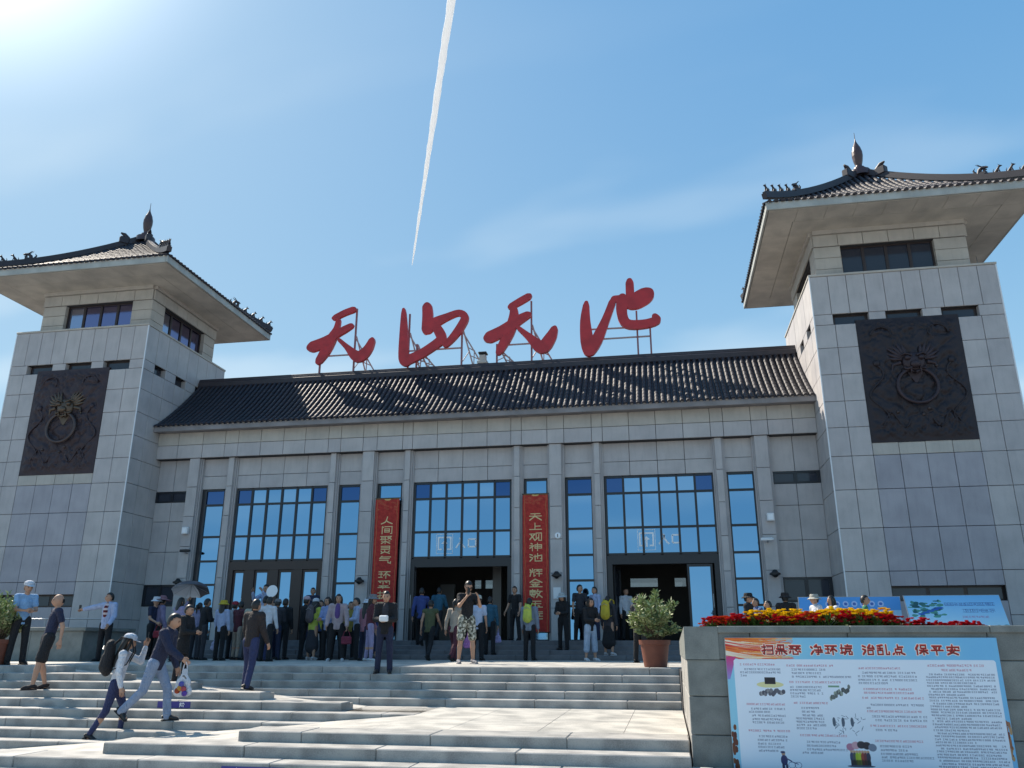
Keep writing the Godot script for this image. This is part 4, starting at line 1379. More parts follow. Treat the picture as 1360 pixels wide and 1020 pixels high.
func blob(im: Image, x: float, y: float, rx: float, ry: float, col: Color) -> void:
	for j in range(int(y - ry), int(y + ry) + 1):
		var k := 1.0 - pow((j - y) / ry, 2.0)
		if k > 0.0 and j >= 0 and j < im.get_height():
			var w := rx * sqrt(k)
			im.fill_rect(Rect2i(int(x - w), j, int(2 * w) + 1, 1), col)

func banner(x: float, text: String, label: String) -> void:
	var im := Image.create(192, 1040, false, Image.FORMAT_RGB8)
	var nz := FastNoiseLite.new()
	nz.seed = 4; nz.frequency = 0.03
	for j in 1040:
		for i in 192:
			var k := nz.get_noise_2d(i, j) * 0.10
			im.set_pixel(i, j, Color(0.66 + k, 0.165 + k * 0.6, 0.13 + k * 0.5))
	# scrolled clouds and a border of gold
	for j in range(0, 1040, 3):
		var wv := int(3.0 * sin(j * 0.05))
		im.fill_rect(Rect2i(13 + wv, j, 4, 3), Color(0.72, 0.42, 0.24))
		im.fill_rect(Rect2i(175 + wv, j, 4, 3), Color(0.72, 0.42, 0.24))
	for k in 26:
		var cx := rng.randf_range(20, 172)
		var cy := rng.randf_range(14, 92)
		for a in 12:
			ink(im, Vector2(cx + cos(a * 0.6) * (11 - a * 0.6), cy + sin(a * 0.6) * (7 - a * 0.4)), Vector2(cx + cos(a * 0.6 + 0.6) * (11 - a * 0.6), cy + sin(a * 0.6 + 0.6) * (7 - a * 0.4)), 2, Color(0.70, 0.34, 0.22))
	im.fill_rect(Rect2i(0, 0, 192, 10), Color(0.45, 0.30, 0.16))
	blob(im, 96, 8, 26, 10, Color(0.80, 0.66, 0.42))
	var y := 150.0
	for ch in text:
		if ch == " ":
			y += 36
			continue
		write(im, ch, 52, y, 88, 56, 7, Color(0.84, 0.76, 0.55))
		y += 78
	var m := printed("banner_print", im, 0.75)
	var t := thing("couplet_banner", label, "banner", Vector3(x, FLOOR + 0.10, -25.72))
	var mb := MB.new()
	# gently waved cloth
	var cols := 10
	var rows := 24
	for j in rows:
		for i in cols:
			var q := []
			var tx := []
			for e in [[i, j], [i + 1, j], [i + 1, j + 1], [i, j + 1]]:
				var u: float = e[0] / float(cols)
				var v: float = e[1] / float(rows)
				q.append(Vector3(-0.41 + 0.82 * u, 4.40 - 4.25 * v, 0.012 * sin(u * 9.0 + v * 5.0) + 0.01 * sin(v * 21.0)))
				tx.append(Vector2(u, v))
			var nn := Vector3(-0.012 * 9.0 * cos((i + 0.5) / cols * 9.0 + (j + 0.5) / rows * 5.0) / 0.82, 0.0, 1).normalized()
			for k in [0, 1, 2, 0, 2, 3]:
				mb.v.append(q[k]); mb.n.append(nn); mb.c.append(Color.WHITE); mb.uv.append(tx[k])
	loc("cloth", mb.mesh(), m, t)
	for yy in [4.40, 0.15]:
		var r := MB.new()
		r.tube([Vector3(-0.43, yy, -0.01), Vector3(0.43, yy, -0.01)], [0.02, 0.02], 8)
		loc("rod", r.mesh(), M.gilt, t)

func notice_board() -> void:
	var W := 1230
	var H := 680
	var im := Image.create(W, H, false, Image.FORMAT_RGB8)
	var nz := FastNoiseLite.new()
	nz.seed = 9; nz.frequency = 0.006
	for y in H:
		for x in W:
			var u := x / float(W)
			var v := y / float(H)
			var k := nz.get_noise_2d(x, y) * 0.12
			var c := Color(0.44, 0.72, 0.88).lerp(Color(0.62, 0.84, 0.89), clampf(0.7 - u * 0.7 + k, 0, 1))
			if v > 0.8: c = c.lerp(Color(0.42, 0.42, 0.66), clampf((v - 0.8) * 3.5, 0, 0.8))
			im.set_pixel(x, y, c)
	# sweeping ribbons of red, yellow and pink in the upper left corner
	for r in 110:
		var f := fposmod(r * 0.377, 1.0)
		var cols := [Color(0.80, 0.16, 0.13), Color(0.90, 0.45, 0.15), Color(0.94, 0.78, 0.25), Color(0.93, 0.88, 0.80), Color(0.85, 0.25, 0.20)]
		var c: Color = cols[int(fposmod(r * 0.377, 1.0) * 9.0 + (r % 2)) % 5]
		var y0 := 4.0 + f * 96.0
		var len := 150.0 + 170.0 * absf(sin(r * 2.1))
		var p := Vector2(0, y0 - 18)
		for s in 24:
			var q := Vector2(len * (s + 1) / 24.0, y0 - 18 + sin((s + 1) / 24.0 * 2.2) * (18.0 + 10.0 * sin(r * 1.3)))
			ink(im, p, q, 5 - s / 6, c.lerp(cols[(r + 1) % 5], s / 40.0))
			p = q
	for j in range(86, 190):
		im.fill_rect(Rect2i(0, j, int(46 - (j - 86) * 0.32), 1), Color(0.80, 0.22, 0.48).lerp(Color(0.55, 0.55, 0.82), (j - 86) / 104.0))
	# figures of old brown relief on the lower margins
	for k in 22:
		blob(im, rng.randf_range(4, 22), rng.randf_range(395, 640), 7, rng.randf_range(10, 20), Color(0.30, 0.10, 0.07).lerp(Color(0.6, 0.4, 0.15), rng.randf() * 0.5))
		blob(im, rng.randf_range(1208, 1226), rng.randf_range(330, 520), 6, rng.randf_range(8, 18), Color(0.38, 0.12, 0.08).lerp(Color(0.8, 0.7, 0.5), rng.randf() * 0.8))
	# the pale sheet
	var sheet := Color(0.875, 0.915, 0.955)
	im.fill_rect(Rect2i(34, 110, 1176, 464), sheet)
	im.fill_rect(Rect2i(46, 98, 1152, 488), sheet)
	for cn in [[46, 110], [1198, 110], [46, 574], [1198, 574]]:
		blob(im, cn[0], cn[1], 12, 12, sheet)
	for y in range(98, 586):
		if y % 2 == 0:
			var sh := sheet.darkened(0.012 * sin(y * 0.021))
			im.fill_rect(Rect2i(46, y, 1152, 1), sh)
	var at := [172, 236, 300, 400, 466, 535, 636, 702, 770, 872, 940, 1010]
	var text := "扫黑恶净环境治乱点保平安"
	for i in 12:
		for o in [[-2, 0], [2, 0], [0, -2], [0, 2]]:
			write(im, text[i], at[i] + o[0], 32 + o[1], 50, 42, 9, Color(0.95, 0.88, 0.82))
		write(im, text[i], at[i], 32, 50, 42, 7, Color(0.76, 0.10, 0.08))
		write(im, text[i], at[i] + 2, 36, 50, 40, 3, Color(0.30, 0.05, 0.05))
	var inkc := Color(0.20, 0.24, 0.36)
	var redc := Color(0.66, 0.20, 0.30)
	for h in [[62, 232, 118], [80, 270, 296], [78, 270, 412]]: small_print(im, h[0], h[1], h[2], 10, redc)
	for l in [[82, 258, 140], [62, 258, 154], [62, 100, 168], [100, 262, 316], [80, 190, 330], [100, 262, 346], [100, 250, 362], [100, 248, 376], [118, 262, 436], [118, 264, 452], [118, 234, 468], [118, 240, 482], [118, 210, 498]]: small_print(im, l[0], l[1], l[2], 10, inkc)
	for h in [[280, 500, 122], [286, 525, 196], [296, 455, 288], [312, 530, 428], [605, 800, 132]]: small_print(im, h[0], h[1], h[2], 10, redc)
	for l in [[300, 460, 140], [300, 440, 156], [300, 578, 172], [286, 442, 218], [286, 430, 232], [286, 440, 246], [286, 362, 260], [330, 412, 310], [330, 400, 326], [330, 430, 342], [300, 440, 356], [300, 440, 370], [300, 440, 384], [300, 392, 398], [338, 490, 456], [338, 470, 472], [338, 520, 488], [314, 420, 502]]: small_print(im, l[0], l[1], l[2], 10, inkc)
	for h in [[618, 838, 224], [618, 842, 240], [608, 885, 262], [622, 872, 320], [622, 880, 382], [640, 860, 446]]: small_print(im, h[0], h[1], h[2], 10, redc)
	for l in [[620, 862, 152], [600, 862, 168], [600, 862, 184], [600, 740, 198], [640, 885, 292], [620, 650, 306], [640, 885, 342], [640, 890, 358], [650, 760, 400], [660, 800, 468], [660, 780, 484], [660, 830, 500], [660, 890, 514], [660, 800, 528]]: small_print(im, l[0], l[1], l[2], 10, inkc)
	small_print(im, 912, 1160, 118, 11, redc); small_print(im, 970, 1110, 138, 11, redc)
	for k in 32:
		small_print(im, 900 + (14 if k % 5 == 0 else 0), 1202 - (rng.randi_range(20, 180) if k % 4 == 3 else 0), 158 + k * 12.6, 9, inkc)
	# small drawings: a hat over a crowd, a crowd, a street scene, figures under an umbrella, a cyclist
	blob(im, 196, 212, 62, 14, Color(0.86, 0.84, 0.62)); im.fill_rect(Rect2i(172, 180, 50, 30), Color(0.10, 0.10, 0.14))
	for k in 16: blob(im, 150 + k * 7, 246 + rng.randf_range(-8, 10), 8, 10, Color(0.25, 0.26, 0.32).lerp(Color(0.6, 0.6, 0.6), rng.randf()))
	im.fill_rect(Rect2i(460, 214, 50, 8), Color(0.45, 0.60, 0.50))
	for k in 18: blob(im, 468 + k * 5, 262 - k * 2 + rng.randf_range(-10, 10), 6, 10, Color(0.20, 0.22, 0.25).lerp(Color(0.55, 0.6, 0.55), rng.randf()))
	for k in 34:
		var p := Vector2(rng.randf_range(455, 600), rng.randf_range(345, 420))
		ink(im, p, p + Vector2(rng.randf_range(-18, 18), rng.randf_range(-14, 14)), 2, Color(0.36, 0.44, 0.52))
	for k in 3: blob(im, 470 + k * 40, 372, 7, 20, Color(0.28, 0.35, 0.42))
	for k in 5: blob(im, 530 + k * 24, 478 - 10 * sin(k * 0.8), 18, 16, [Color(0.72, 0.48, 0.58), Color(0.80, 0.62, 0.66), Color(0.12, 0.14, 0.20), Color(0.10, 0.12, 0.18), Color(0.45, 0.50, 0.58)][k])
	for k in 7:
		var px := 532.0 + k * 12
		var c: Color = [Color(0.20, 0.25, 0.40), Color(0.30, 0.33, 0.30), Color(0.65, 0.72, 0.15), Color(0.70, 0.76, 0.20), Color(0.62, 0.24, 0.18), Color(0.45, 0.20, 0.22), Color(0.18, 0.20, 0.30)][k]
		blob(im, px, 498, 6, 7, Color(0.80, 0.62, 0.50)); blob(im, px, 520, 9, 20, c); blob(im, px - 3, 544, 4, 14, c.darkened(0.6)); blob(im, px + 4, 544, 4, 14, c.darkened(0.5))
	blob(im, 568, 558, 60, 5, Color(0.24, 0.28, 0.38))
	blob(im, 228, 512, 8, 9, Color(0.70, 0.55, 0.46)); blob(im, 226, 506, 10, 5, Color(0.14, 0.16, 0.34)); blob(im, 230, 540, 15, 22, Color(0.16, 0.18, 0.38)); blob(im, 225, 570, 6, 20, Color(0.14, 0.15, 0.30)); blob(im, 240, 568, 5, 16, Color(0.16, 0.17, 0.32))
	ink(im, Vector2(236, 530), Vector2(262, 545), 4, Color(0.20, 0.22, 0.40)); ink(im, Vector2(262, 546), Vector2(290, 556), 3, Color(0.25, 0.28, 0.42))
	for a in 40:
		for cx in [262, 290]:
			im.fill_rect(Rect2i(int(cx + cos(a * 0.157) * 15), int(560 + sin(a * 0.157) * 13), 2, 2), Color(0.25, 0.28, 0.42))
	for k in 7: blob(im, 905 + k * 26, 600, 10, 9, Color(0.12, 0.16, 0.40))
	var t := thing("notice_board", "large printed notice board with red headline on the granite planter front", "notice board", Vector3(2.16, -1.58, -10.44))
	var mb := MB.new()
	mb.picture(Vector3(-1.485, 1.655, 0.022), Vector3(1.485, 1.655, 0.022), Vector3(1.485, 0.0, 0.022), Vector3(-1.485, 0.0, 0.022), Vector3(0, 0, 1))
	loc("printed_sheet", mb.mesh(), printed("board_print", im, 0.35), t)
	var b := MB.new()
	b.bevel_box(Vector3(-1.49, -0.004, -0.02), Vector3(1.49, 1.66, 0.018), 0.004)
	loc("backing_board", b.mesh(), M.grey_metal, t)

func blue_boards() -> void:
	# the board with a map, leaning back on its stand
	var im := Image.create(512, 180, false, Image.FORMAT_RGB8)
	for y in 180:
		for x in 512:
			im.set_pixel(x, y, Color(0.45, 0.72, 0.92).lerp(Color(0.72, 0.88, 0.95), y / 180.0))
	for k in 60: blob(im, rng.randf_range(20, 190), rng.randf_range(25, 110), rng.randf_range(6, 22), rng.randf_range(3, 9), Color(0.10, 0.30, 0.34).lerp(Color(0.35, 0.62, 0.55), rng.randf()))
	for k in 5: blob(im, 70 + k * 26, 96 - k * 8, 20, 5, Color(0.15, 0.35, 0.70))
	small_print(im, 206, 480, 38, 17, Color(0.07, 0.14, 0.45)); small_print(im, 206, 480, 39, 17, Color(0.07, 0.14, 0.45)); small_print(im, 290, 470, 72, 18, Color(0.07, 0.14, 0.45)); small_print(im, 290, 470, 73, 18, Color(0.07, 0.14, 0.45))
	small_print(im, 280, 440, 108, 12, Color(0.65, 0.30, 0.50))
	for k in 40: blob(im, rng.randf_range(0, 512), rng.randf_range(155, 180), rng.randf_range(5, 20), 5, Color(0.25, 0.55, 0.60))
	var t := thing("blue_board", "leaning pale blue board with a small map picture before the right tower", "board", Vector3(6.15, PLAT, -19.6))
	var mb := MB.new()
	var tl := Vector3(-0.98, 1.44, -0.12)
	mb.picture(tl, tl + Vector3(1.92, 0, 0), tl + Vector3(1.98, -0.72, 0.22), tl + Vector3(0.04, -0.72, 0.22), Vector3(0, 0.29, 0.957))
	loc("printed_sheet", mb.mesh(), printed("map_print", im, 0.4), t)
	var st := MB.new()
	st.hexa([tl + Vector3(-0.01, 0.01, -0.04), tl + Vector3(1.93, 0.01, -0.04), tl + Vector3(1.93, 0.01, -0.006), tl + Vector3(-0.01, 0.01, -0.006), tl + Vector3(0.03, -0.73, 0.18), tl + Vector3(1.99, -0.73, 0.18), tl + Vector3(1.99, -0.73, 0.214), tl + Vector3(0.03, -0.73, 0.214)])
	loc("backing_board", st.mesh(), M.grey_metal, t)
	for x in [-0.8, 0.85]:
		var lg := MB.new()
		lg.bar(Vector3(x, 0, 0.06), Vector3(x, 0.75, 0.03), 0.05, 0.05)
		loc("leg", lg.mesh(), M.grey_metal, t)
	var im2 := Image.create(512, 150, false, Image.FORMAT_RGB8)
	for y in 150:
		for x in 512:
			im2.set_pixel(x, y, Color(0.27, 0.58, 0.87) if y < 62 else Color(0.52, 0.75, 0.92).lerp(Color(0.66, 0.84, 0.95), (y - 62) / 88.0))
	for k in 7: blob(im2, 150 + k * 44, 32, 15, 14, Color(0.62, 0.74, 0.92))
	for k in 7: blob(im2, 150 + k * 44, 32, 8, 7, Color(0.20, 0.38, 0.70))
	small_print(im2, 110, 470, 66, 12, Color(0.85, 0.92, 0.98)); small_print(im2, 60, 480, 90, 11, Color(0.15, 0.25, 0.5)); small_print(im2, 60, 480, 110, 11, Color(0.15, 0.25, 0.5))
	var u := thing("blue_board", "long low blue board with pale ringed letters behind the flower planter", "board", Vector3(4.15, PLAT, -20.4))
	var mc := MB.new()
	mc.picture(Vector3(-1.1, 1.46, 0.03), Vector3(1.1, 1.46, 0.03), Vector3(1.1, 0.75, 0.03), Vector3(-1.1, 0.75, 0.03), Vector3(0, 0, 1))
	loc("printed_sheet", mc.mesh(), printed("ring_print", im2, 0.4), u)
	var bb := MB.new()
	bb.box(Vector3(-1.11, 0.74, -0.02), Vector3(1.11, 1.47, 0.027))
	loc("backing_board", bb.mesh(), M.grey_metal, u)
	for x in [-0.95, 0.95]:
		var lg := MB.new()
		lg.bar(Vector3(x, 0, 0), Vector3(x, 0.74, 0), 0.05, 0.05)
		loc("leg", lg.mesh(), M.grey_metal, u)

func step_signs() -> void:
	for k in [[-8.45, 4, "short purple strip with two white characters stuck on an upper step riser", 0.62, ["台", "阶"], left_edge(4)], [-4.85, 7, "long purple strip stuck on the lowest step riser at the picture's bottom", 0.8, ["台", "阶"], front_edge(7)]]:
		var o := thing("step_sign", k[2], "sign", Vector3(k[0], lv(k[1]) - RISE + (0.012 if k[1] == 4 else -0.02), k[5] + 0.006))
		var w: float = k[3]
		var mb := MB.new()
		mb.box(Vector3(-w / 2, 0, 0), Vector3(w / 2, 0.105, 0.004))
		loc("strip", mb.mesh(), M.purple, o)
		var tx := MB.new()
		var n: int = k[4].size()
		for i in n:
			var x := lerpf(-w / 2, w / 2, (i + 0.5) / n) - 0.04
			for line in strokes(k[4][i]):
				for j in line.size() - 1:
					tx.bar(Vector3(x + line[j].x * 0.085, 0.09 - line[j].y * 0.075, 0.006), Vector3(x + line[j + 1].x * 0.085, 0.09 - line[j + 1].y * 0.075, 0.006), 0.012, 0.003, Vector3(0, 0, 1))
		loc("lettering", tx.mesh(), M.white_ink, o)

# ---------------------------------------------------------------- planters, plants, contrail
func planters() -> void:
	var t := thing("granite_planter", "long grey granite planter wall with a flower bed behind the steps' right end", "planter", Vector3(4.6, GROUND, -12.6))
	var core := MB.new()
	var zf := -10.46
	core.box(Vector3(0.26, -1.75, -10.9), Vector3(9.6, 0.13, zf - 0.04))
	core.hexa([Vector3(0.26, -1.75, -14.75), Vector3(0.6, -1.75, -14.75), Vector3(0.6, -1.75, -10.9), Vector3(0.26, -1.75, -10.9), Vector3(0.26, 0.0, -14.75), Vector3(0.6, 0.0, -14.75), Vector3(0.6, 0.13, -10.9), Vector3(0.26, 0.13, -10.9)])
	core.box(Vector3(0.6, -1.75, -14.75), Vector3(9.6, 0.0, -14.4))
	core.box(Vector3(9.3, -1.75, -14.4), Vector3(9.6, 0.1, -10.9))
	obj("wall", core.mesh(), M.block_b, t)
	var ys := [-1.75, -1.42, -1.0, -0.58, -0.17, 0.16]
	for r in 5:
		var x := 0.22
		var k := 0
		while x < 9.4:
			var w := 1.5 if (k + r) % 2 == 0 else 1.1
			if k == 0: w = 0.75 if r % 2 == 0 else 1.3
			stone(t, "stone_block", ["block_a", "block_b"], Vector3(x + w / 2, (ys[r] + ys[r + 1]) / 2, zf), w, ys[r + 1] - ys[r], "front", 0.05, 0.008)
			x += w
			k += 1
		for q in 4:
			var z0 := lerpf(zf, -14.75, q / 4.0)
			var z1 := lerpf(zf, -14.75, (q + 1) / 4.0)
			if r < 4:
				stone(t, "stone_block", ["step_a", "step_b"], Vector3(0.22, (ys[r] + ys[r + 1]) / 2, (z0 + z1) / 2), z0 - z1, ys[r + 1] - ys[r], "left", 0.05, 0.008)
	var top := MB.new()
	top.hexa([Vector3(0.205, -0.17, -14.78), Vector3(0.6, -0.17, -14.78), Vector3(0.6, -0.17, -10.44), Vector3(0.205, -0.17, -10.44), Vector3(0.205, 0.05, -14.78), Vector3(0.6, 0.05, -14.78), Vector3(0.6, 0.205, -10.44), Vector3(0.205, 0.205, -10.44)])
	obj("coping", top.mesh(), M.block_a, t)
	var x2 := 0.6
	for k in 6:
		var cm := MB.new()
		cm.bevel_box(Vector3(x2 + 0.002, 0.13, -10.93), Vector3(x2 + 1.498, 0.21, -10.43), 0.008)
		obj("coping", cm.mesh(), M.block_a, t)
		x2 += 1.5
	var soil := MB.new()
	soil.hexa([Vector3(0.6, -0.3, -14.4), Vector3(9.3, -0.3, -14.4), Vector3(9.3, -0.3, -10.9), Vector3(0.6, -0.3, -10.9), Vector3(0.6, 0.0, -14.4), Vector3(9.3, 0.0, -14.4), Vector3(9.3, 0.12, -10.9), Vector3(0.6, 0.12, -10.9)])
	obj("soil", soil.mesh(), M.soil, t)
	# its plain counterpart on the left, beyond the standing men
	var lw := thing("granite_planter", "low grey granite wall with a thin rail beside the left tower", "planter", Vector3(-18.5, PLAT, -19.9))
	var b := MB.new()
	b.box(Vector3(-23.2, PLAT, -20.9), Vector3(-14.3, 0.30, -19.06))
	obj("wall", b.mesh(), M.block_b, lw)
	for k in 6:
		stone(lw, "stone_block", ["block_a", "block_b"], Vector3(-23.2 + 8.9 * (k + 0.5) / 6, -0.06, -19.0), 8.9 / 6, 0.72, "front", 0.05, 0.008)
	var c := MB.new()
	c.bevel_box(Vector3(-23.3, 0.30, -21.0), Vector3(-14.22, 0.39, -18.95), 0.01)
	obj("coping", c.mesh(), M.block_a, lw)
	var rl := MB.new()
	rl.tube([Vector3(-23.2, 0.62, -20.0), Vector3(-14.5, 0.62, -20.0)], [0.02, 0.02], 6)
	for k in 6:
		rl.tube([Vector3(-23.0 + k * 1.69, 0.39, -20.0), Vector3(-23.0 + k * 1.69, 0.62, -20.0)], [0.016, 0.016], 6)
	obj("rail", rl.mesh(), M.grey_metal, lw)

func flower_plant(petal: Color, s: int) -> Array: # leaves and blossoms
	var r := RandomNumberGenerator.new()
	r.seed = s
	var lf := MB.new()
	for k in 46:
		var a := r.randf() * TAU
		var d := Vector3(cos(a), r.randf_range(0.4, 1.6), sin(a)).normalized()
		var p := Vector3(cos(a) * 0.03, r.randf_range(0.0, 0.10), sin(a) * 0.03)
		var side := d.cross(Vector3.UP).normalized() * r.randf_range(0.010, 0.018)
		var l := r.randf_range(0.05, 0.09)
		lf.tint = Color(0.035, 0.085, 0.02).lerp(Color(0.10, 0.15, 0.03), r.randf())
		var nn := side.cross(d).normalized()
		lf.tri(p - side, p + side, p + d * l, nn, nn, nn)
	var fl := MB.new()
	for k in 9:
		var a := r.randf() * TAU
		var rr := r.randf_range(0.0, 0.085)
		var p := Vector3(cos(a) * rr, r.randf_range(0.10, 0.185), sin(a) * rr)
		for ring in 2:
			for q in 6:
				var b := TAU * (q + ring * 0.5) / 6.0
				var o := Vector3(cos(b), 0.35 + ring * 0.5, sin(b)).normalized()
				var e := Vector3(-sin(b), 0, cos(b)) * 0.014
				fl.tint = petal.lerp(petal * 0.6, r.randf() * 0.7)
				var nn := o.cross(e).normalized()
				if nn.y < 0: nn = -nn
				fl.tri(p - e * 0.4, p + o * 0.03 + e, p + o * 0.03 - e, nn, nn, nn)
				fl.tri(p - e * 0.4, p + e * 0.4, p + o * 0.03 + e, nn, nn, nn)
	return [lf.mesh(), fl.mesh()]

func flowers() -> void:
	var kinds := {"red": Color(0.60, 0.018, 0.045), "orange": Color(0.64, 0.10, 0.03), "yellow": Color(0.95, 0.74, 0.03)}
	var proto := {}
	for kd in kinds:
		proto[kd] = []
		for s in 3:
			proto[kd].append(flower_plant(kinds[kd], 40 + s))
	for k in 270:
		var u := rng.randf()
		var row := k % 5
		var z := -11.03 - row * 0.24 - rng.randf() * 0.2
		var x := 0.46 + u * 3.25 + row * 0.04
		var kd := "red"
		if row >= 2:
			if u > 0.74: z += 0.45
			kd = "yellow" if (u > 0.22 and u < 0.72 and rng.randf() < 0.85) else ("orange" if u < 0.5 else "red")
		elif u < 0.45 and rng.randf() < 0.5: kd = "orange"
		elif u > 0.12 and u < 0.65 and rng.randf() < 0.16: kd = "yellow"
		var lab: String = {"red": "small red bedding flower massed along the planter edge", "orange": "small orange red bedding flower in the planter's left half", "yellow": "small yellow bedding flower standing behind the red ones"}[kd]
		var pr: Array = proto[kd][k % 3]
		var swell := sin(clampf(u * 1.1, 0.0, 1.0) * PI) * 0.05
		var o := thing("bedding_flower", lab, "flower", Vector3(x, 0.10 - row * 0.02 + (0.04 if row >= 2 and u < 0.74 else 0.0) + (0.05 if kd == "yellow" else 0.0) + swell, z), kd + " bedding flowers in the planter", rng.randf() * TAU)
		o.scale = Vector3.ONE * (rng.randf_range(0.95, 1.3) if row < 2 else rng.randf_range(1.1, 1.35)) * (1.0 if u < 0.72 else 0.8)
		loc("leaves", pr[0], M.leaf, o)
		loc("blossom", pr[1], M.petal, o)

func potted_shrub(at: Vector3, label: String, pot_h: float, r0: float, crown: Vector3, s: int) -> void:
	var r := RandomNumberGenerator.new()
	r.seed = s
	var t := thing("potted_shrub", label, "potted plant", at)
	var p := MB.new()
	p.lathe([Vector2(0, 0), Vector2(r0 * 0.74, 0), Vector2(r0 * 0.76, 0.02), Vector2(r0 * 0.95, pot_h - 0.09), Vector2(r0 * 1.03, pot_h - 0.085), Vector2(r0 * 1.06, pot_h), Vector2(r0 * 0.97, pot_h), Vector2(r0 * 0.95, pot_h - 0.05), Vector2(0, pot_h - 0.05)], 28)
	loc("pot", p.mesh(), M.terracotta, t)
	var so := MB.new()
	so.lathe([Vector2(r0 * 0.94, pot_h - 0.046), Vector2(r0 * 0.5, pot_h - 0.03), Vector2(0, pot_h - 0.02)], 16)
	loc("soil", so.mesh(), M.soil, t)
	var stem := MB.new()
	var leaf := MB.new()
	var mid := Vector3(0, pot_h + crown.y * 0.95, 0)
	for k in 90:
		var d := Vector3(r.randf_range(-1, 1), r.randf_range(-0.75, 1), r.randf_range(-1, 1))
		while d.length() > 1.0 or d.length() < 0.5:
			d = Vector3(r.randf_range(-1, 1), r.randf_range(-0.75, 1), r.randf_range(-1, 1))
		var tip := mid + d * crown * r.randf_range(0.85, 1.08)
		var root := Vector3(d.x * 0.10, pot_h - 0.04, d.z * 0.10)
		var bend := root.lerp(tip, 0.5) + Vector3(-d.x * 0.03, 0.05, -d.z * 0.03)
		stem.tube([root, bend, tip], [0.011, 0.008, 0.004], 5)
		for q in 46:
			var u := r.randf_range(0.42, 1.04)
			var c := root.lerp(bend, u * 2.0) if u < 0.5 else bend.lerp(tip, u * 2.0 - 1.0)
			var a := r.randf() * TAU
			var o := (Vector3(cos(a), r.randf_range(-0.1, 1.1), sin(a)) + d * 0.6).normalized()
			var l := r.randf_range(0.075, 0.13)
			var sd := o.cross(Vector3(r.randf_range(-1, 1), r.randf_range(0.2, 1), r.randf_range(-1, 1))).normalized() * r.randf_range(0.012, 0.019)
			var nn := sd.cross(o).normalized()
			leaf.tint = Color(0.15, 0.20, 0.075).lerp(Color(0.42, 0.44, 0.24), pow(r.randf(), 1.5))
			leaf.tri(c, c + o * l * 0.45 + sd, c + o * l, nn, nn, nn)
			leaf.tri(c, c + o * l, c + o * l * 0.45 - sd, nn, nn, nn)
	loc("stem", stem.mesh(), M.bark, t)
	loc("foliage", leaf.mesh(), M.leaf, t)

func contrail() -> void:
	var H := 1600.0
	var far := Vector3(-0.64, 1.0, -1.97) * H
	var near := Vector3(-0.29, 1.0, -1.04) * H
	var d := near - far
	var pts := []
	var rad := []
	var n := 260
	var nz := FastNoiseLite.new()
	nz.seed = 31; nz.frequency = 0.09; nz.fractal_octaves = 4
	for i in n + 1:
		var u := i / float(n)
		var w := 0.8 + 10.5 * pow(clampf(u * 2.2, 0, 1), 0.55)
		var k := nz.get_noise_1d(i)
		pts.append(far + d * u * 2.4 + Vector3(nz.get_noise_1d(i + 500.0), nz.get_noise_1d(i + 900.0), 0) * w * 0.15)
		rad.append(w * (1.0 + k * 0.28))
	var mb := MB.new()
	mb.tube(pts, rad, 10, 0.55, true)
	tag(obj("contrail_cloud", mb.mesh(), M.cloud), "long thin white aircraft vapour trail slanting down the blue sky", "vapour trail")

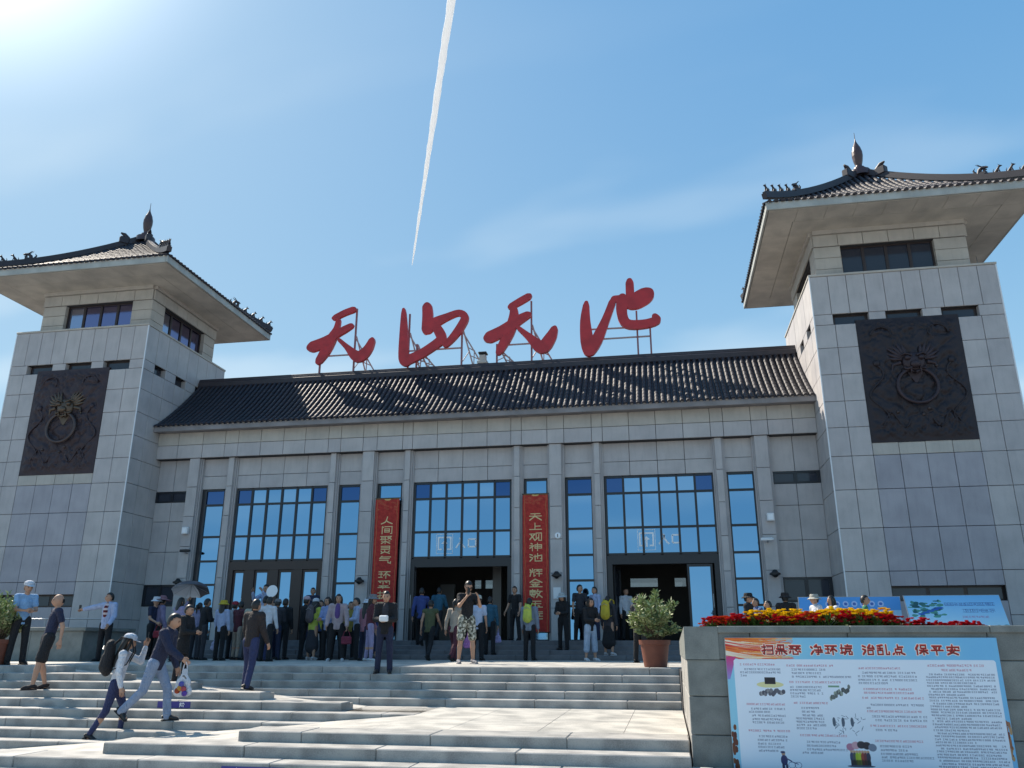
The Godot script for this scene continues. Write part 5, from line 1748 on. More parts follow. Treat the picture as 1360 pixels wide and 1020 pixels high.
# ---------------------------------------------------------------- people
func skin_over(bones: Array, cell: float, low := -100.0, high := 100.0, k := 0.03) -> MB:
	# one smooth skin over tapered capsules [a, b, ra, rb, flatness along z]: smooth minimum on a grid, then surface nets
	var lo := Vector3.INF
	var hi := -Vector3.INF
	for b in bones:
		var r := maxf(b[2], b[3]) + cell * 2.0
		lo = lo.min(b[0] - Vector3.ONE * r).min(b[1] - Vector3.ONE * r)
		hi = hi.max(b[0] + Vector3.ONE * r).max(b[1] + Vector3.ONE * r)
	var nx := int((hi.x - lo.x) / cell) + 2
	var ny := int((hi.y - lo.y) / cell) + 2
	var nz := int((hi.z - lo.z) / cell) + 2
	var g := PackedFloat32Array()
	g.resize(nx * ny * nz)
	g.fill(1.0)
	for b in bones:
		var a: Vector3 = b[0]
		var ab: Vector3 = b[1] - b[0]
		var l2 := maxf(ab.length_squared(), 1e-8)
		var ra: float = b[2]
		var rb: float = b[3]
		var fl: float = b[4] if b.size() > 4 else 1.0
		var m := maxf(ra, rb) + k + cell
		var p0 := ((a.min(b[1]) - Vector3.ONE * m - lo) / cell).floor()
		var p1 := ((a.max(b[1]) + Vector3.ONE * m - lo) / cell).ceil()
		var x0 := maxi(int(p0.x), 0)
		var x1 := mini(int(p1.x), nx - 1)
		var y0 := maxi(int(p0.y), 0)
		var y1 := mini(int(p1.y), ny - 1)
		var z0 := maxi(int(p0.z), 0)
		var z1 := mini(int(p1.z), nz - 1)
		for z in range(z0, z1 + 1):
			for y in range(y0, y1 + 1):
				var at := (z * ny + y) * nx
				for x in range(x0, x1 + 1):
					var p := lo + Vector3(x, y, z) * cell - a
					var t := clampf(p.dot(ab) / l2, 0.0, 1.0)
					p -= ab * t
					p.z /= fl
					var d := p.length() - ra - (rb - ra) * t
					var e := g[at + x]
					var h := k - absf(e - d)
					g[at + x] = minf(e, d) - (h * h / k * 0.25 if h > 0.0 else 0.0)
	if low > -99.0 or high < 99.0:
		for y in ny:
			var yy := lo.y + y * cell
			var d := maxf(low - yy, yy - high)
			if d > -cell * 1.5:
				for z in nz:
					for x in nx:
						var i := (z * ny + y) * nx + x
						g[i] = maxf(g[i], d)
	var id := PackedInt32Array()
	id.resize(nx * ny * nz)
	id.fill(-1)
	var vs := PackedVector3Array()
	var ns := PackedVector3Array()
	var sy := nx
	var sz := nx * ny
	var mb := MB.new()
	var corner := [0, 1, sy, sy + 1, sz, sz + 1, sz + sy, sz + sy + 1]
	var off := [Vector3(0, 0, 0), Vector3(1, 0, 0), Vector3(0, 1, 0), Vector3(1, 1, 0), Vector3(0, 0, 1), Vector3(1, 0, 1), Vector3(0, 1, 1), Vector3(1, 1, 1)]
	var edges := [[0, 1], [2, 3], [4, 5], [6, 7], [0, 2], [1, 3], [4, 6], [5, 7], [0, 4], [1, 5], [2, 6], [3, 7]]
	var cells := PackedInt32Array()
	for z in nz - 1:
		for y in ny - 1:
			var i := z * sz + y * sy
			for x in nx - 1:
				var v0 := g[i]
				if absf(v0) < cell * 2.2:
					var s := v0 < 0.0
					if s != (g[i + 1] < 0.0) or s != (g[i + sy] < 0.0) or s != (g[i + sz] < 0.0) or s != (g[i + sy + 1] < 0.0) or s != (g[i + sz + 1] < 0.0) or s != (g[i + sz + sy] < 0.0) or s != (g[i + sz + sy + 1] < 0.0):
						var sum := Vector3.ZERO
						var c := 0
						for e in edges:
							var ga := g[i + corner[e[0]]]
							var gb := g[i + corner[e[1]]]
							if (ga < 0.0) != (gb < 0.0):
								sum += off[e[0]].lerp(off[e[1]], ga / (ga - gb))
								c += 1
						id[i] = vs.size()
						vs.append(lo + (Vector3(x, y, z) + sum / c) * cell)
						ns.append(Vector3(g[i + 1] + g[i + sy + 1] + g[i + sz + 1] + g[i + sz + sy + 1] - g[i] - g[i + sy] - g[i + sz] - g[i + sz + sy], g[i + sy] + g[i + sy + 1] + g[i + sz + sy] + g[i + sz + sy + 1] - g[i] - g[i + 1] - g[i + sz] - g[i + sz + 1], g[i + sz] + g[i + sz + 1] + g[i + sz + sy] + g[i + sz + sy + 1] - g[i] - g[i + 1] - g[i + sy] - g[i + sy + 1]).normalized())
						cells.append(i)
				i += 1
	for i in cells:
		# quads round the three edges that leave this cell's low corner
		for ax in 3:
			var st: int = [1, sy, sz][ax]
			if (g[i] < 0.0) == (g[i + st] < 0.0):
				continue
			var u: int = [sy, sz, 1][ax]
			var w: int = [sz, 1, sy][ax]
			if i - u - w < 0:
				continue
			var q0 := id[i]
			var q1 := id[i - u]
			var q2 := id[i - u - w]
			var q3 := id[i - w]
			if q0 < 0 or q1 < 0 or q2 < 0 or q3 < 0:
				continue
			mb.tri(vs[q0], vs[q1], vs[q2], ns[q0], ns[q1], ns[q2])
			mb.tri(vs[q0], vs[q2], vs[q3], ns[q0], ns[q2], ns[q3])
	return mb

func head_mb() -> MB: # centred on the middle of the head, facing +z, about 0.23 high; skin is white, eyes and mouth are tinted
	if cache.has("head_mb"):
		return cache.head_mb
	var mb := MB.new()
	var nu := 22
	var nv := 18
	var P := func(i: int, j: int) -> Vector3:
		var th := PI * j / nv
		var ph := TAU * i / nu
		var d := Vector3(sin(th) * sin(ph), cos(th), sin(th) * cos(ph))
		var r := Vector3(0.077, 0.118, 0.098)
		var p := d * r
		if d.y < 0.0: # jaw narrows, chin comes forward
			p.x *= 1.0 - 0.30 * d.y * d.y
			p.z += 0.012 * absf(d.y) * maxf(d.z, 0.0)
		if d.z > 0.0:
			var nose := exp(-pow(p.x / 0.014, 2.0)) * exp(-pow((p.y + 0.018) / 0.022, 2.0))
			p.z += nose * 0.024
			var bridge := exp(-pow(p.x / 0.011, 2.0)) * exp(-pow((p.y - 0.012) / 0.02, 2.0))
			p.z += bridge * 0.010
			for s in [-1, 1]:
				p.z -= 0.008 * exp(-pow((p.x - s * 0.032) / 0.016, 2.0)) * exp(-pow((p.y - 0.010) / 0.012, 2.0))
			p.z += 0.006 * exp(-pow((p.y - 0.034) / 0.010, 2.0)) * exp(-pow(p.x / 0.05, 2.0))
			p.z += 0.006 * exp(-pow((p.y + 0.058) / 0.014, 2.0)) * exp(-pow(p.x / 0.022, 2.0))
		return p
	for j in nv:
		for i in nu:
			var a: Vector3 = P.call(i, j)
			var b: Vector3 = P.call(i + 1, j)
			var c: Vector3 = P.call(i + 1, j + 1)
			var e: Vector3 = P.call(i, j + 1)
			var s := Vector3(1 / 0.077, 1 / 0.118, 1 / 0.098)
			mb.tri(a, b, c, (a * s * s).normalized(), (b * s * s).normalized(), (c * s * s).normalized())
			mb.tri(a, c, e, (a * s * s).normalized(), (c * s * s).normalized(), (e * s * s).normalized())
	for s in [-1, 1]:
		mb.tint = Color(1, 0.95, 0.92)
		mb.ball(Vector3(s * 0.077, 0.0, -0.005), Vector3(0.010, 0.030, 0.018), 7, 5)
		mb.tint = Color(1.2, 1.3, 1.4)
		mb.ball(Vector3(s * 0.032, 0.010, 0.080), Vector3(0.014, 0.007, 0.008), 7, 5)
		mb.tint = Color(0.05, 0.04, 0.04)
		mb.ball(Vector3(s * 0.032, 0.010, 0.086), Vector3(0.010, 0.008, 0.006), 6, 4)
		mb.tube([Vector3(s * 0.018, 0.030, 0.092), Vector3(s * 0.048, 0.031, 0.078)], [0.007, 0.005], 5)
	mb.tint = Color(0.75, 0.42, 0.40)
	mb.tube([Vector3(-0.022, -0.056, 0.086), Vector3(0, -0.053, 0.096), Vector3(0.022, -0.056, 0.086)], [0.005, 0.009, 0.005], 5)
	mb.tint = Color.WHITE
	cache.head_mb = mb
	return mb

func hand_mb(s: float) -> MB: # wrist at the origin, fingers along -y, palm towards the body; s = +1 for the left hand
	var key := "hand%d" % int(s)
	if cache.has(key):
		return cache[key]
	var mb := MB.new()
	mb.tube([Vector3(0, 0.01, 0), Vector3(0, -0.03, 0.004), Vector3(0, -0.085, 0.004)], [0.026, 0.036, 0.040], 9, 0.42, true, Vector3(0, 0, 1))
	var spread := [-0.028, -0.010, 0.010, 0.027]
	var len := [0.060, 0.070, 0.076, 0.068]
	for k in 4:
		var z: float = spread[k]
		var l: float = len[k]
		var b := Vector3(0, -0.080, z)
		var c := b + Vector3(-s * 0.006, -l * 0.45, z * 0.08)
		var d := c + Vector3(-s * 0.014, -l * 0.32, 0)
		var e := d + Vector3(-s * 0.014, -l * 0.20, 0)
		mb.tube([b, c, d, e], [0.0095, 0.009, 0.008, 0.0055], 6)
	mb.tube([Vector3(0, -0.022, 0.026), Vector3(-s * 0.012, -0.050, 0.048), Vector3(-s * 0.018, -0.078, 0.050), Vector3(-s * 0.020, -0.092, 0.046)], [0.013, 0.011, 0.0095, 0.006], 6)
	cache[key] = mb
	return mb

# arms: [forward, outward, elbow bend, inward]; legs: [thigh forward, knee bend, outward]; degrees
const POSES := {
	"stand": {"la": [4, 8, 12, 4], "ra": [2, 8, 10, 4], "ll": [2, 2, 3], "rl": [-2, 2, 3], "lean": 0, "head": [0, 0]},
	"stand_wide": {"la": [6, 14, 20, 8], "ra": [8, 12, 24, 8], "ll": [4, 4, 8], "rl": [-3, 2, 7], "lean": 2, "head": [4, 10]},
	"look_left": {"la": [10, 8, 40, 20], "ra": [4, 10, 14, 6], "ll": [3, 4, 4], "rl": [-4, 3, 4], "lean": 2, "head": [3, 40]},
	"look_right": {"la": [3, 9, 14, 6], "ra": [12, 8, 50, 18], "ll": [-3, 2, 4], "rl": [5, 6, 4], "lean": 1, "head": [2, -40]},
	"hands_front": {"la": [14, 6, 68, 42], "ra": [14, 6, 70, 42], "ll": [2, 2, 4], "rl": [-2, 2, 4], "lean": 2, "head": [8, 0]},
	"phone": {"la": [40, 10, 92, 32], "ra": [38, 12, 96, 34], "ll": [3, 3, 5], "rl": [-3, 3, 5], "lean": 4, "head": [24, 0]},
	"arms_crossed": {"la": [24, 10, 92, 70], "ra": [22, 10, 96, 74], "ll": [2, 2, 6], "rl": [-2, 2, 6], "lean": 0, "head": [4, 0]},
	"selfie": {"la": [8, 12, 30, 10], "ra": [34, 78, 10, 4], "ll": [2, 2, 5], "rl": [-2, 2, 5], "lean": 0, "head": [0, -30]},
	"hold_up": {"la": [70, 10, 70, 22], "ra": [66, 10, 75, 22], "ll": [3, 3, 4], "rl": [-3, 2, 4], "lean": 1, "head": [6, 0]},
	"one_up": {"la": [84, 14, 82, 26], "ra": [2, 10, 14, 4], "ll": [2, 3, 4], "rl": [-2, 2, 4], "lean": 1, "head": [2, 0]},
	"walk": {"la": [-22, 8, 16, 4], "ra": [22, 8, 24, 6], "ll": [24, 14, 2], "rl": [-16, 22, 2], "lean": 6, "head": [2, 0]},
	"walk_up": {"la": [60, 16, 105, 20], "ra": [-8, 10, 20, 6], "ll": [22, 24, 2], "rl": [-12, 16, 2], "lean": 8, "head": [10, 8]},
	"stoop_walk": {"la": [-6, 8, 22, 4], "ra": [24, 8, 26, 4], "ll": [26, 20, 2], "rl": [-16, 30, 2], "lean": 17, "head": [12, 0]},
	"step_down": {"la": [-14, 12, 20, 4], "ra": [-12, 12, 22, 4], "ll": [14, 6, 4], "rl": [2, 18, 4], "lean": -9, "head": [6, 0]},
	"climb": {"la": [8, 10, 18, 4], "ra": [6, 10, 20, 4], "ll": [14, 14, 6], "rl": [-10, 8, 6], "lean": 3, "head": [0, 0]},
}

func aim(f: float, o: float, s: float) -> Vector3:
	return Vector3(s * sin(deg_to_rad(o)), -cos(deg_to_rad(f)) * cos(deg_to_rad(o)), sin(deg_to_rad(f)) * cos(deg_to_rad(o)))

func skeleton(pose: String) -> Dictionary:
	var q: Dictionary = POSES[pose]
	var j := {}
	var low := 10.0
	for e in [["l", 1.0], ["r", -1.0]]:
		var s: float = e[1]
		var g: Array = q[e[0] + "l"]
		var hip := Vector3(s * 0.088, 0, 0)
		var knee := hip + aim(g[0], g[2], s) * 0.425
		var ankle := knee + aim(g[0] - g[1], g[2] * 0.6, s) * 0.40
		var fp := clampf(-(g[0] - g[1]) - 8.0, 0.0, 50.0)
		var fd := Vector3(s * 0.16, -sin(deg_to_rad(fp)), cos(deg_to_rad(fp))).normalized()
		j[e[0] + "hip"] = hip; j[e[0] + "knee"] = knee; j[e[0] + "ankle"] = ankle; j[e[0] + "foot"] = fd
		low = minf(low, minf(ankle.y - 0.08, (ankle + fd * 0.13).y - 0.055))
	var pel := Vector3(0, -low, 0)
	for e in ["l", "r"]:
		for k in ["hip", "knee", "ankle"]:
			j[e + k] += pel
	var ln := deg_to_rad(q.lean)
	var up := Vector3(0, cos(ln), sin(ln))
	var fw := Vector3(0, -sin(ln), cos(ln))
	j.pel = pel; j.up = up; j.fw = fw
	j.waist = pel + up * 0.16
	j.chest = pel + up * 0.36
	j.neck = pel + up * 0.53
	var hp := deg_to_rad(q.head[0]) + ln * 0.4
	j.head_turn = Basis(Vector3.UP, deg_to_rad(q.head[1])) * Basis(Vector3.RIGHT, hp)
	j.head = j.neck + Vector3(0, 0.02, 0) + (up + Vector3.UP).normalized() * 0.115 + Vector3(0, 0, 0.022 + 0.05 * sin(hp))
	for e in [["l", 1.0], ["r", -1.0]]:
		var s: float = e[1]
		var g: Array = q[e[0] + "a"]
		var sh := pel + up * 0.475 + Vector3(s * 0.175, 0, 0)
		var el := sh + aim(g[0] + q.lean * 0.4, g[1], s) * 0.285
		var fd := aim(g[0] + g[2] + q.lean * 0.4, g[1] - g[3], s)
		j[e[0] + "sh"] = sh; j[e[0] + "el"] = el; j[e[0] + "wr"] = el + fd * 0.25; j[e[0] + "dir"] = fd
	return j

func body_mesh(pose: String) -> Mesh:
	var key := "body_" + pose
	if cache.has(key):
		return cache[key]
	var j := skeleton(pose)
	var b := [[j.pel, j.waist, 0.115, 0.105, 0.70], [j.waist, j.chest, 0.105, 0.125, 0.68], [j.chest, j.neck - j.up * 0.10, 0.12, 0.08, 0.68], [j.lsh, j.rsh, 0.055, 0.055], [j.neck - j.up * 0.06, j.head - Vector3(0, 0.05, 0.01), 0.052, 0.048]]
	for e in ["l", "r"]:
		b.append([j[e + "sh"], j[e + "el"], 0.048, 0.038]); b.append([j[e + "el"], j[e + "wr"], 0.038, 0.026])
		b.append([j[e + "hip"], j[e + "knee"], 0.078, 0.052]); b.append([j[e + "knee"], j[e + "knee"].lerp(j[e + "ankle"], 0.35), 0.050, 0.052]); b.append([j[e + "knee"].lerp(j[e + "ankle"], 0.35), j[e + "ankle"], 0.052, 0.034])
		b.append([j[e + "ankle"] + Vector3(0, -0.035, -0.01), j[e + "ankle"] + j[e + "foot"] * 0.13 + Vector3(0, -0.045, 0), 0.034, 0.028])
	var mb := skin_over(b, 0.023, -100.0, 100.0, 0.022)
	mb.join(head_mb(), Transform3D(j.head_turn, j.head))
	for e in [["l", 1.0], ["r", -1.0]]:
		var d: Vector3 = j[e[0] + "dir"]
		var y := -d
		var x := Vector3.RIGHT - y * y.x
		if x.length() < 0.2: x = Vector3(0, 0, 1) - y * y.z
		x = x.normalized()
		mb.join(hand_mb(e[1]), Transform3D(Basis(x, y, x.cross(y)), j[e[0] + "wr"]))
	cache[key] = mb.mesh()
	return cache[key]

func top_mesh(pose: String, kind: String) -> Mesh:
	var key := "top_" + pose + kind
	if cache.has(key):
		return cache[key]
	var j := skeleton(pose)
	var ex := 0.012 if kind == "tee" else (0.018 if kind == "shirt" else 0.034)
	var hem := 0.05 if kind != "coat" else 0.22
	var b := [[j.pel - j.up * hem, j.waist, 0.118 + ex, 0.116 + ex, 0.74], [j.waist, j.chest, 0.116 + ex, 0.128 + ex, 0.72], [j.chest, j.neck - j.up * 0.10, 0.12 + ex, 0.085 + ex, 0.72], [j.lsh, j.rsh, 0.058 + ex * 0.6, 0.058 + ex * 0.6]]
	for e in ["l", "r"]:
		var sh: Vector3 = j[e + "sh"]
		var el: Vector3 = j[e + "el"]
		if kind == "tee":
			b.append([sh, sh.lerp(el, 0.62), 0.058, 0.060])
		elif kind != "vest":
			b.append([sh, el, 0.052 + ex * 0.7, 0.044 + ex * 0.6]); b.append([el, el.lerp(j[e + "wr"], 0.93), 0.044 + ex * 0.6, 0.034 + ex * 0.5])
	if kind == "shirt" or kind == "jacket" or kind == "coat":
		b.append([j.neck - j.up * 0.05 - j.fw * 0.01, j.neck + j.up * 0.005 + j.fw * 0.005, 0.066, 0.062])
	var mb := skin_over(b, 0.025, j.pel.y - hem - 0.06, 100.0, 0.022)
	cache[key] = mb.mesh()
	return cache[key]

func bottom_mesh(pose: String, kind: String) -> Mesh:
	var key := "bottom_" + pose + kind
	if cache.has(key):
		return cache[key]
	var j := skeleton(pose)
	var b := [[j.pel - j.up * 0.03, j.pel + j.up * 0.09, 0.128, 0.118, 0.76]]
	for e in ["l", "r"]:
		var hp: Vector3 = j[e + "hip"]
		var kn: Vector3 = j[e + "knee"]
		var an: Vector3 = j[e + "ankle"]
		match kind:
			"trousers":
				b.append([hp, kn, 0.096, 0.068]); b.append([kn, an + Vector3(0, -0.02, 0), 0.068, 0.062])
			"slim":
				b.append([hp, kn, 0.090, 0.059]); b.append([kn, an + Vector3(0, 0.02, 0), 0.059, 0.046])
			"shorts":
				b.append([hp, hp.lerp(kn, 0.88), 0.102, 0.088])
			"capri":
				b.append([hp, kn, 0.10, 0.085]); b.append([kn, kn.lerp(an, 0.45), 0.085, 0.084])
	if kind == "skirt":
		b.append([j.pel, (j.lknee + j.rknee) / 2.0 + Vector3(0, -0.10, 0), 0.13, 0.21, 0.8])
	var mb := skin_over(b, 0.025, -100.0, j.pel.y + 0.11, 0.02)
	cache[key] = mb.mesh()
	return cache[key]

func shoe_mesh(fd: Vector3) -> MB:
	var mb := MB.new()
	var y := Vector3.UP - fd * fd.y
	y = y.normalized()
	var x := y.cross(fd)
	var o := MB.new()
	o.tube([Vector3(0, -0.030, -0.072), Vector3(0, -0.020, -0.05), Vector3(0, -0.018, 0.0), Vector3(0, -0.035, 0.07), Vector3(0, -0.046, 0.13), Vector3(0, -0.052, 0.165), Vector3(0, -0.054, 0.18)], [0.026, 0.042, 0.046, 0.044, 0.044, 0.034, 0.012], 9, 0.85)
	o.bevel_box(Vector3(-0.043, -0.083, -0.08), Vector3(0.043, -0.062, 0.185), 0.008)
	mb.join(o, Transform3D(Basis(x, y, fd), Vector3.ZERO))
	return mb

func hair_mesh(kind: String) -> Mesh: # in the head's frame
	var key := "hair_" + kind
	if cache.has(key):
		return cache[key]
	var mb := MB.new()
	var nu := 24
	var nv := 16
	var r := Vector3(0.087, 0.130, 0.110)
	var nz := FastNoiseLite.new()
	nz.seed = 8; nz.frequency = 9.0
	for j in nv:
		for i in nu:
			var q := []
			var keep := true
			for e in [[i, j], [i + 1, j], [i + 1, j + 1], [i, j + 1]]:
				var th: float = PI * e[1] / nv
				var ph: float = TAU * e[0] / nu
				var d := Vector3(sin(th) * sin(ph), cos(th), sin(th) * cos(ph))
				var line := 0.42 if d.z > 0.35 else (lerpf(-0.30, 0.42, (d.z + 0.1) / 0.45) if d.z > -0.1 else -0.62)
				if kind == "bald": line = 0.12 if d.z > -0.45 else -0.55
				if kind == "bald" and d.y > 0.35: keep = false
				if d.y < line: keep = false
				var w := 1.0 + nz.get_noise_3d(d.x, d.y, d.z) * 0.05
				if kind == "bald": w = 0.94
				q.append([d * r * w + Vector3(0, 0.004, -0.006), (d / r).normalized()])
			if keep:
				mb.tri(q[0][0], q[1][0], q[2][0], q[0][1], q[1][1], q[2][1])
				mb.tri(q[0][0], q[2][0], q[3][0], q[0][1], q[2][1], q[3][1])
	if kind == "long" or kind == "bob":
		var l := 0.30 if kind == "long" else 0.12
		mb.tube([Vector3(0, 0.06, -0.035), Vector3(0, -0.02, -0.055), Vector3(0, -0.10, -0.065), Vector3(0, -0.12 - l * 0.5, -0.085), Vector3(0, -0.13 - l, -0.09)], [0.085, 0.098, 0.098, 0.095, 0.05], 14, 0.62)
		for s in [-1, 1]:
			mb.tube([Vector3(s * 0.072, 0.06, 0.03), Vector3(s * 0.088, -0.02, 0.02), Vector3(s * 0.086, -0.12, 0.01), Vector3(s * 0.07, -0.13 - l * 0.5, 0.0)], [0.02, 0.026, 0.028, 0.012], 7)
	if kind == "tail":
		mb.tube([Vector3(0, 0.04, -0.11), Vector3(0, 0.02, -0.15), Vector3(0, -0.10, -0.15), Vector3(0, -0.22, -0.12)], [0.03, 0.038, 0.035, 0.01], 8)
	cache[key] = mb.mesh()
	return cache[key]

func hat_mesh(kind: String) -> Mesh:
	var key := "hat_" + kind
	if cache.has(key):
		return cache[key]
	var mb := MB.new()
	match kind:
		"cap":
			mb.lathe([Vector2(0.098, 0.045), Vector2(0.100, 0.075), Vector2(0.092, 0.11), Vector2(0.065, 0.138), Vector2(0.02, 0.15), Vector2(0, 0.15)], 18, Vector3(0, 0, -0.004), 1.14)
			var pk := MB.new()
			pk.ball(Vector3.ZERO, Vector3(0.085, 0.010, 0.085), 14, 6)
			mb.join(pk, Transform3D(Basis(Vector3.RIGHT, 0.16), Vector3(0, 0.052, 0.105)))
		"bucket":
			mb.lathe([Vector2(0.160, 0.012), Vector2(0.165, 0.016), Vector2(0.105, 0.058), Vector2(0.098, 0.11), Vector2(0.085, 0.140), Vector2(0, 0.145)], 18, Vector3(0, 0, -0.004), 1.1)
		"sun":
			mb.lathe([Vector2(0.098, 0.05), Vector2(0.20, 0.030), Vector2(0.235, 0.020), Vector2(0.23, 0.028), Vector2(0.11, 0.065), Vector2(0.10, 0.12), Vector2(0.07, 0.155), Vector2(0, 0.16)], 20, Vector3(0, 0, -0.004), 1.06)
	cache[key] = mb.mesh()
	return cache[key]

func cloth(r: float, g: float, b: float) -> StandardMaterial3D:
	var key := "cloth%.3f_%.3f_%.3f" % [r, g, b]
	if not M.has(key):
		var m := mat(key, r, g, b, 0.85, M.fine_tex, 1.6)
		m.uv1_world_triplanar = false
		m.heightmap_enabled = true
		m.heightmap_scale = 2.2
		m.heightmap_texture = M.fold_tex
	return M[key]

func patterned(kind: String) -> StandardMaterial3D:
	if M.has(kind):
		return M[kind]
	var im := Image.create(64, 64, false, Image.FORMAT_RGB8)
	if kind == "stripes":
		for y in 64:
			im.fill_rect(Rect2i(0, y, 64, 1), Color(0.34, 0.08, 0.12) if (y / 8) % 2 == 0 else Color(0.80, 0.74, 0.74))
	else:
		var nz := FastNoiseLite.new()
		nz.seed = 13; nz.frequency = 0.06
		var a := nz.get_seamless_image(64, 64)
		for y in 64:
			for x in 64:
				var v := a.get_pixel(x, y).r
				im.set_pixel(x, y, Color(0.16, 0.17, 0.16) if v < 0.40 else (Color(0.42, 0.42, 0.36) if v < 0.55 else Color(0.78, 0.77, 0.72)))
	var m := mat(kind, 1, 1, 1, 0.85, ImageTexture.create_from_image(im), 2.2 if kind == "stripes" else 3.0)
	m.uv1_world_triplanar = false
	return m

func skin(shade: float) -> StandardMaterial3D:
	var key := "skin%.2f" % shade
	if not M.has(key):
		var m := mat(key, 0.42 * shade, 0.235 * shade, 0.155 * shade, 0.55)
		m.vertex_color_use_as_albedo = true
	return M[key]

func person(d: Dictionary) -> Node3D:
	var pose: String = d.pose
	var t := thing("person", d.label, "person", d.at, "visitors on the steps and platform", deg_to_rad(d.get("yaw", 0.0)))
	var s: float = d.h / 1.735
	t.scale = Vector3.ONE * s
	var j := skeleton(pose)
	loc("body", body_mesh(pose), skin(d.get("skin", 1.0)), t)
	loc(d.top, top_mesh(pose, {"tee": "tee", "polo_shirt": "tee", "shirt": "shirt", "jacket": "jacket", "coat": "coat", "vest": "vest"}[d.top]), d.tm, t)
	var bk: String = d.bottom
	loc({"slim": "trousers", "capri": "trousers"}.get(bk, bk), bottom_mesh(pose, bk), d.bm, t)
	if d.has("tee"): # the shirt that shows in an open jacket
		var mb := MB.new()
		var c: Vector3 = (j.chest + j.neck) / 2.0 - j.up * 0.12
		var o := MB.new()
		o.ball(Vector3.ZERO, Vector3(0.095, 0.24, 0.113), 14, 10)
		mb.join(o, Transform3D(Basis(Vector3.RIGHT, j.up, j.fw), c + j.fw * 0.032))
		loc("undershirt", mb.mesh(), d.tee, t)
	for e in ["l", "r"]:
		var mb := shoe_mesh(j[e + "foot"])
		loc("shoe", mb.mesh(), d.get("shoe", M.black), t, Transform3D(Basis.IDENTITY, j[e + "ankle"]))
	var hd := Transform3D(j.head_turn, j.head)
	if d.get("hair", "short") != "none":
		loc("hair", hair_mesh(d.get("hair", "short")), d.get("hm", M.hair), t, hd)
	if d.has("hat"):
		loc("hat", hat_mesh(d.hat), d.hatm, t, hd)
	if d.get("glasses", false):
		var gm := MB.new()
		for q in [-1, 1]:
			gm.ball(Vector3(q * 0.034, 0.012, 0.094), Vector3(0.026, 0.017, 0.008), 8, 5)
			gm.bar(Vector3(q * 0.058, 0.014, 0.084), Vector3(q * 0.08, 0.012, 0.0), 0.005, 0.008)
		gm.bar(Vector3(-0.01, 0.016, 0.10), Vector3(0.01, 0.016, 0.10), 0.005, 0.005)
		loc("sunglasses", gm.mesh(), M.black, t, hd)
	d.joints = j
	d.frame = Transform3D(Basis(Vector3.UP, deg_to_rad(d.get("yaw", 0.0))) * s, d.at)
	return t

func spot(d: Dictionary, joint: String, more := Vector3.ZERO) -> Vector3: # a joint of a placed person, in the world
	return d.frame * (d.joints[joint] + more)

func backpack(d: Dictionary, m: Material, label: String, size := 1.0) -> void:
	var j: Dictionary = d.joints
	var t := thing("backpack", label, "backpack", d.frame * (j.chest - j.fw * 0.20 - j.up * 0.22), "", deg_to_rad(d.get("yaw", 0.0)))
	t.scale = Vector3.ONE * size * d.h / 1.735
	var mb := skin_over([[Vector3(0, 0.09, 0.0), Vector3(0, 0.36, 0.015), 0.135, 0.115, 0.62], [Vector3(0, 0.10, -0.06), Vector3(0, 0.20, -0.05), 0.085, 0.075, 0.6]], 0.02)
	loc("bag", mb.mesh(), m, t)
	for s in [-1, 1]:
		var st := MB.new()
		st.tube([Vector3(s * 0.07, 0.40, 0.06), Vector3(s * 0.10, 0.50, 0.16), Vector3(s * 0.115, 0.47, 0.30), Vector3(s * 0.12, 0.30, 0.345), Vector3(s * 0.135, 0.12, 0.27), Vector3(s * 0.12, 0.05, 0.08)], [0.02, 0.022, 0.022, 0.022, 0.018, 0.014], 6, 0.5)
		loc("strap", st.mesh(), m, t)
	var zp := MB.new()
	zp.tube([Vector3(-0.09, 0.33, -0.075), Vector3(0, 0.38, -0.075), Vector3(0.09, 0.33, -0.075)], [0.006, 0.006, 0.006], 5)
	loc("zip", zp.mesh(), M.grey_metal, t)

func carrier_bag(at: Vector3, m: Material, label: String, w: float, h: float, filled := false) -> void: # hangs from «at» by its handles
	var t := thing("carrier_bag", label, "bag", at - Vector3(0, h + 0.12, 0))
	var mb := skin_over([[Vector3(-w * 0.25, h * 0.22, 0), Vector3(w * 0.25, h * 0.22, 0), h * 0.22, h * 0.20, 0.6], [Vector3(-w * 0.15, h * 0.5, 0), Vector3(w * 0.15, h * 0.52, 0), h * 0.22, h * 0.2, 0.5], [Vector3(0, h * 0.6, 0), Vector3(0, h * 0.95, 0), w * 0.3, w * 0.14, 0.5]], 0.018)
	loc("bag", mb.mesh(), m, t)
	for s in [-1, 1]:
		var hd := MB.new()
		hd.tube([Vector3(s * w * 0.14, h * 0.9, 0), Vector3(s * w * 0.09, h + 0.07, 0), Vector3(0, h + 0.12, 0)], [0.012, 0.008, 0.008], 5)
		loc("handle", hd.mesh(), m, t)
	if filled:
		for k in [[-0.06, 0.10, 0.35, 0.06, 0.02], [0.05, 0.13, 0.45, 0.08, 0.10], [0.0, 0.2, 0.10, 0.10, 0.40], [0.07, 0.06, 0.12, 0.06, 0.35], [-0.02, 0.14, 0.6, 0.3, 0.05]]:
			var b := MB.new()
			b.ball(Vector3(k[0], k[1], 0.065), Vector3(0.05, 0.045, 0.035), 8, 6)
			loc("packet", b.mesh(), cloth(k[2], k[3], k[4]), t)

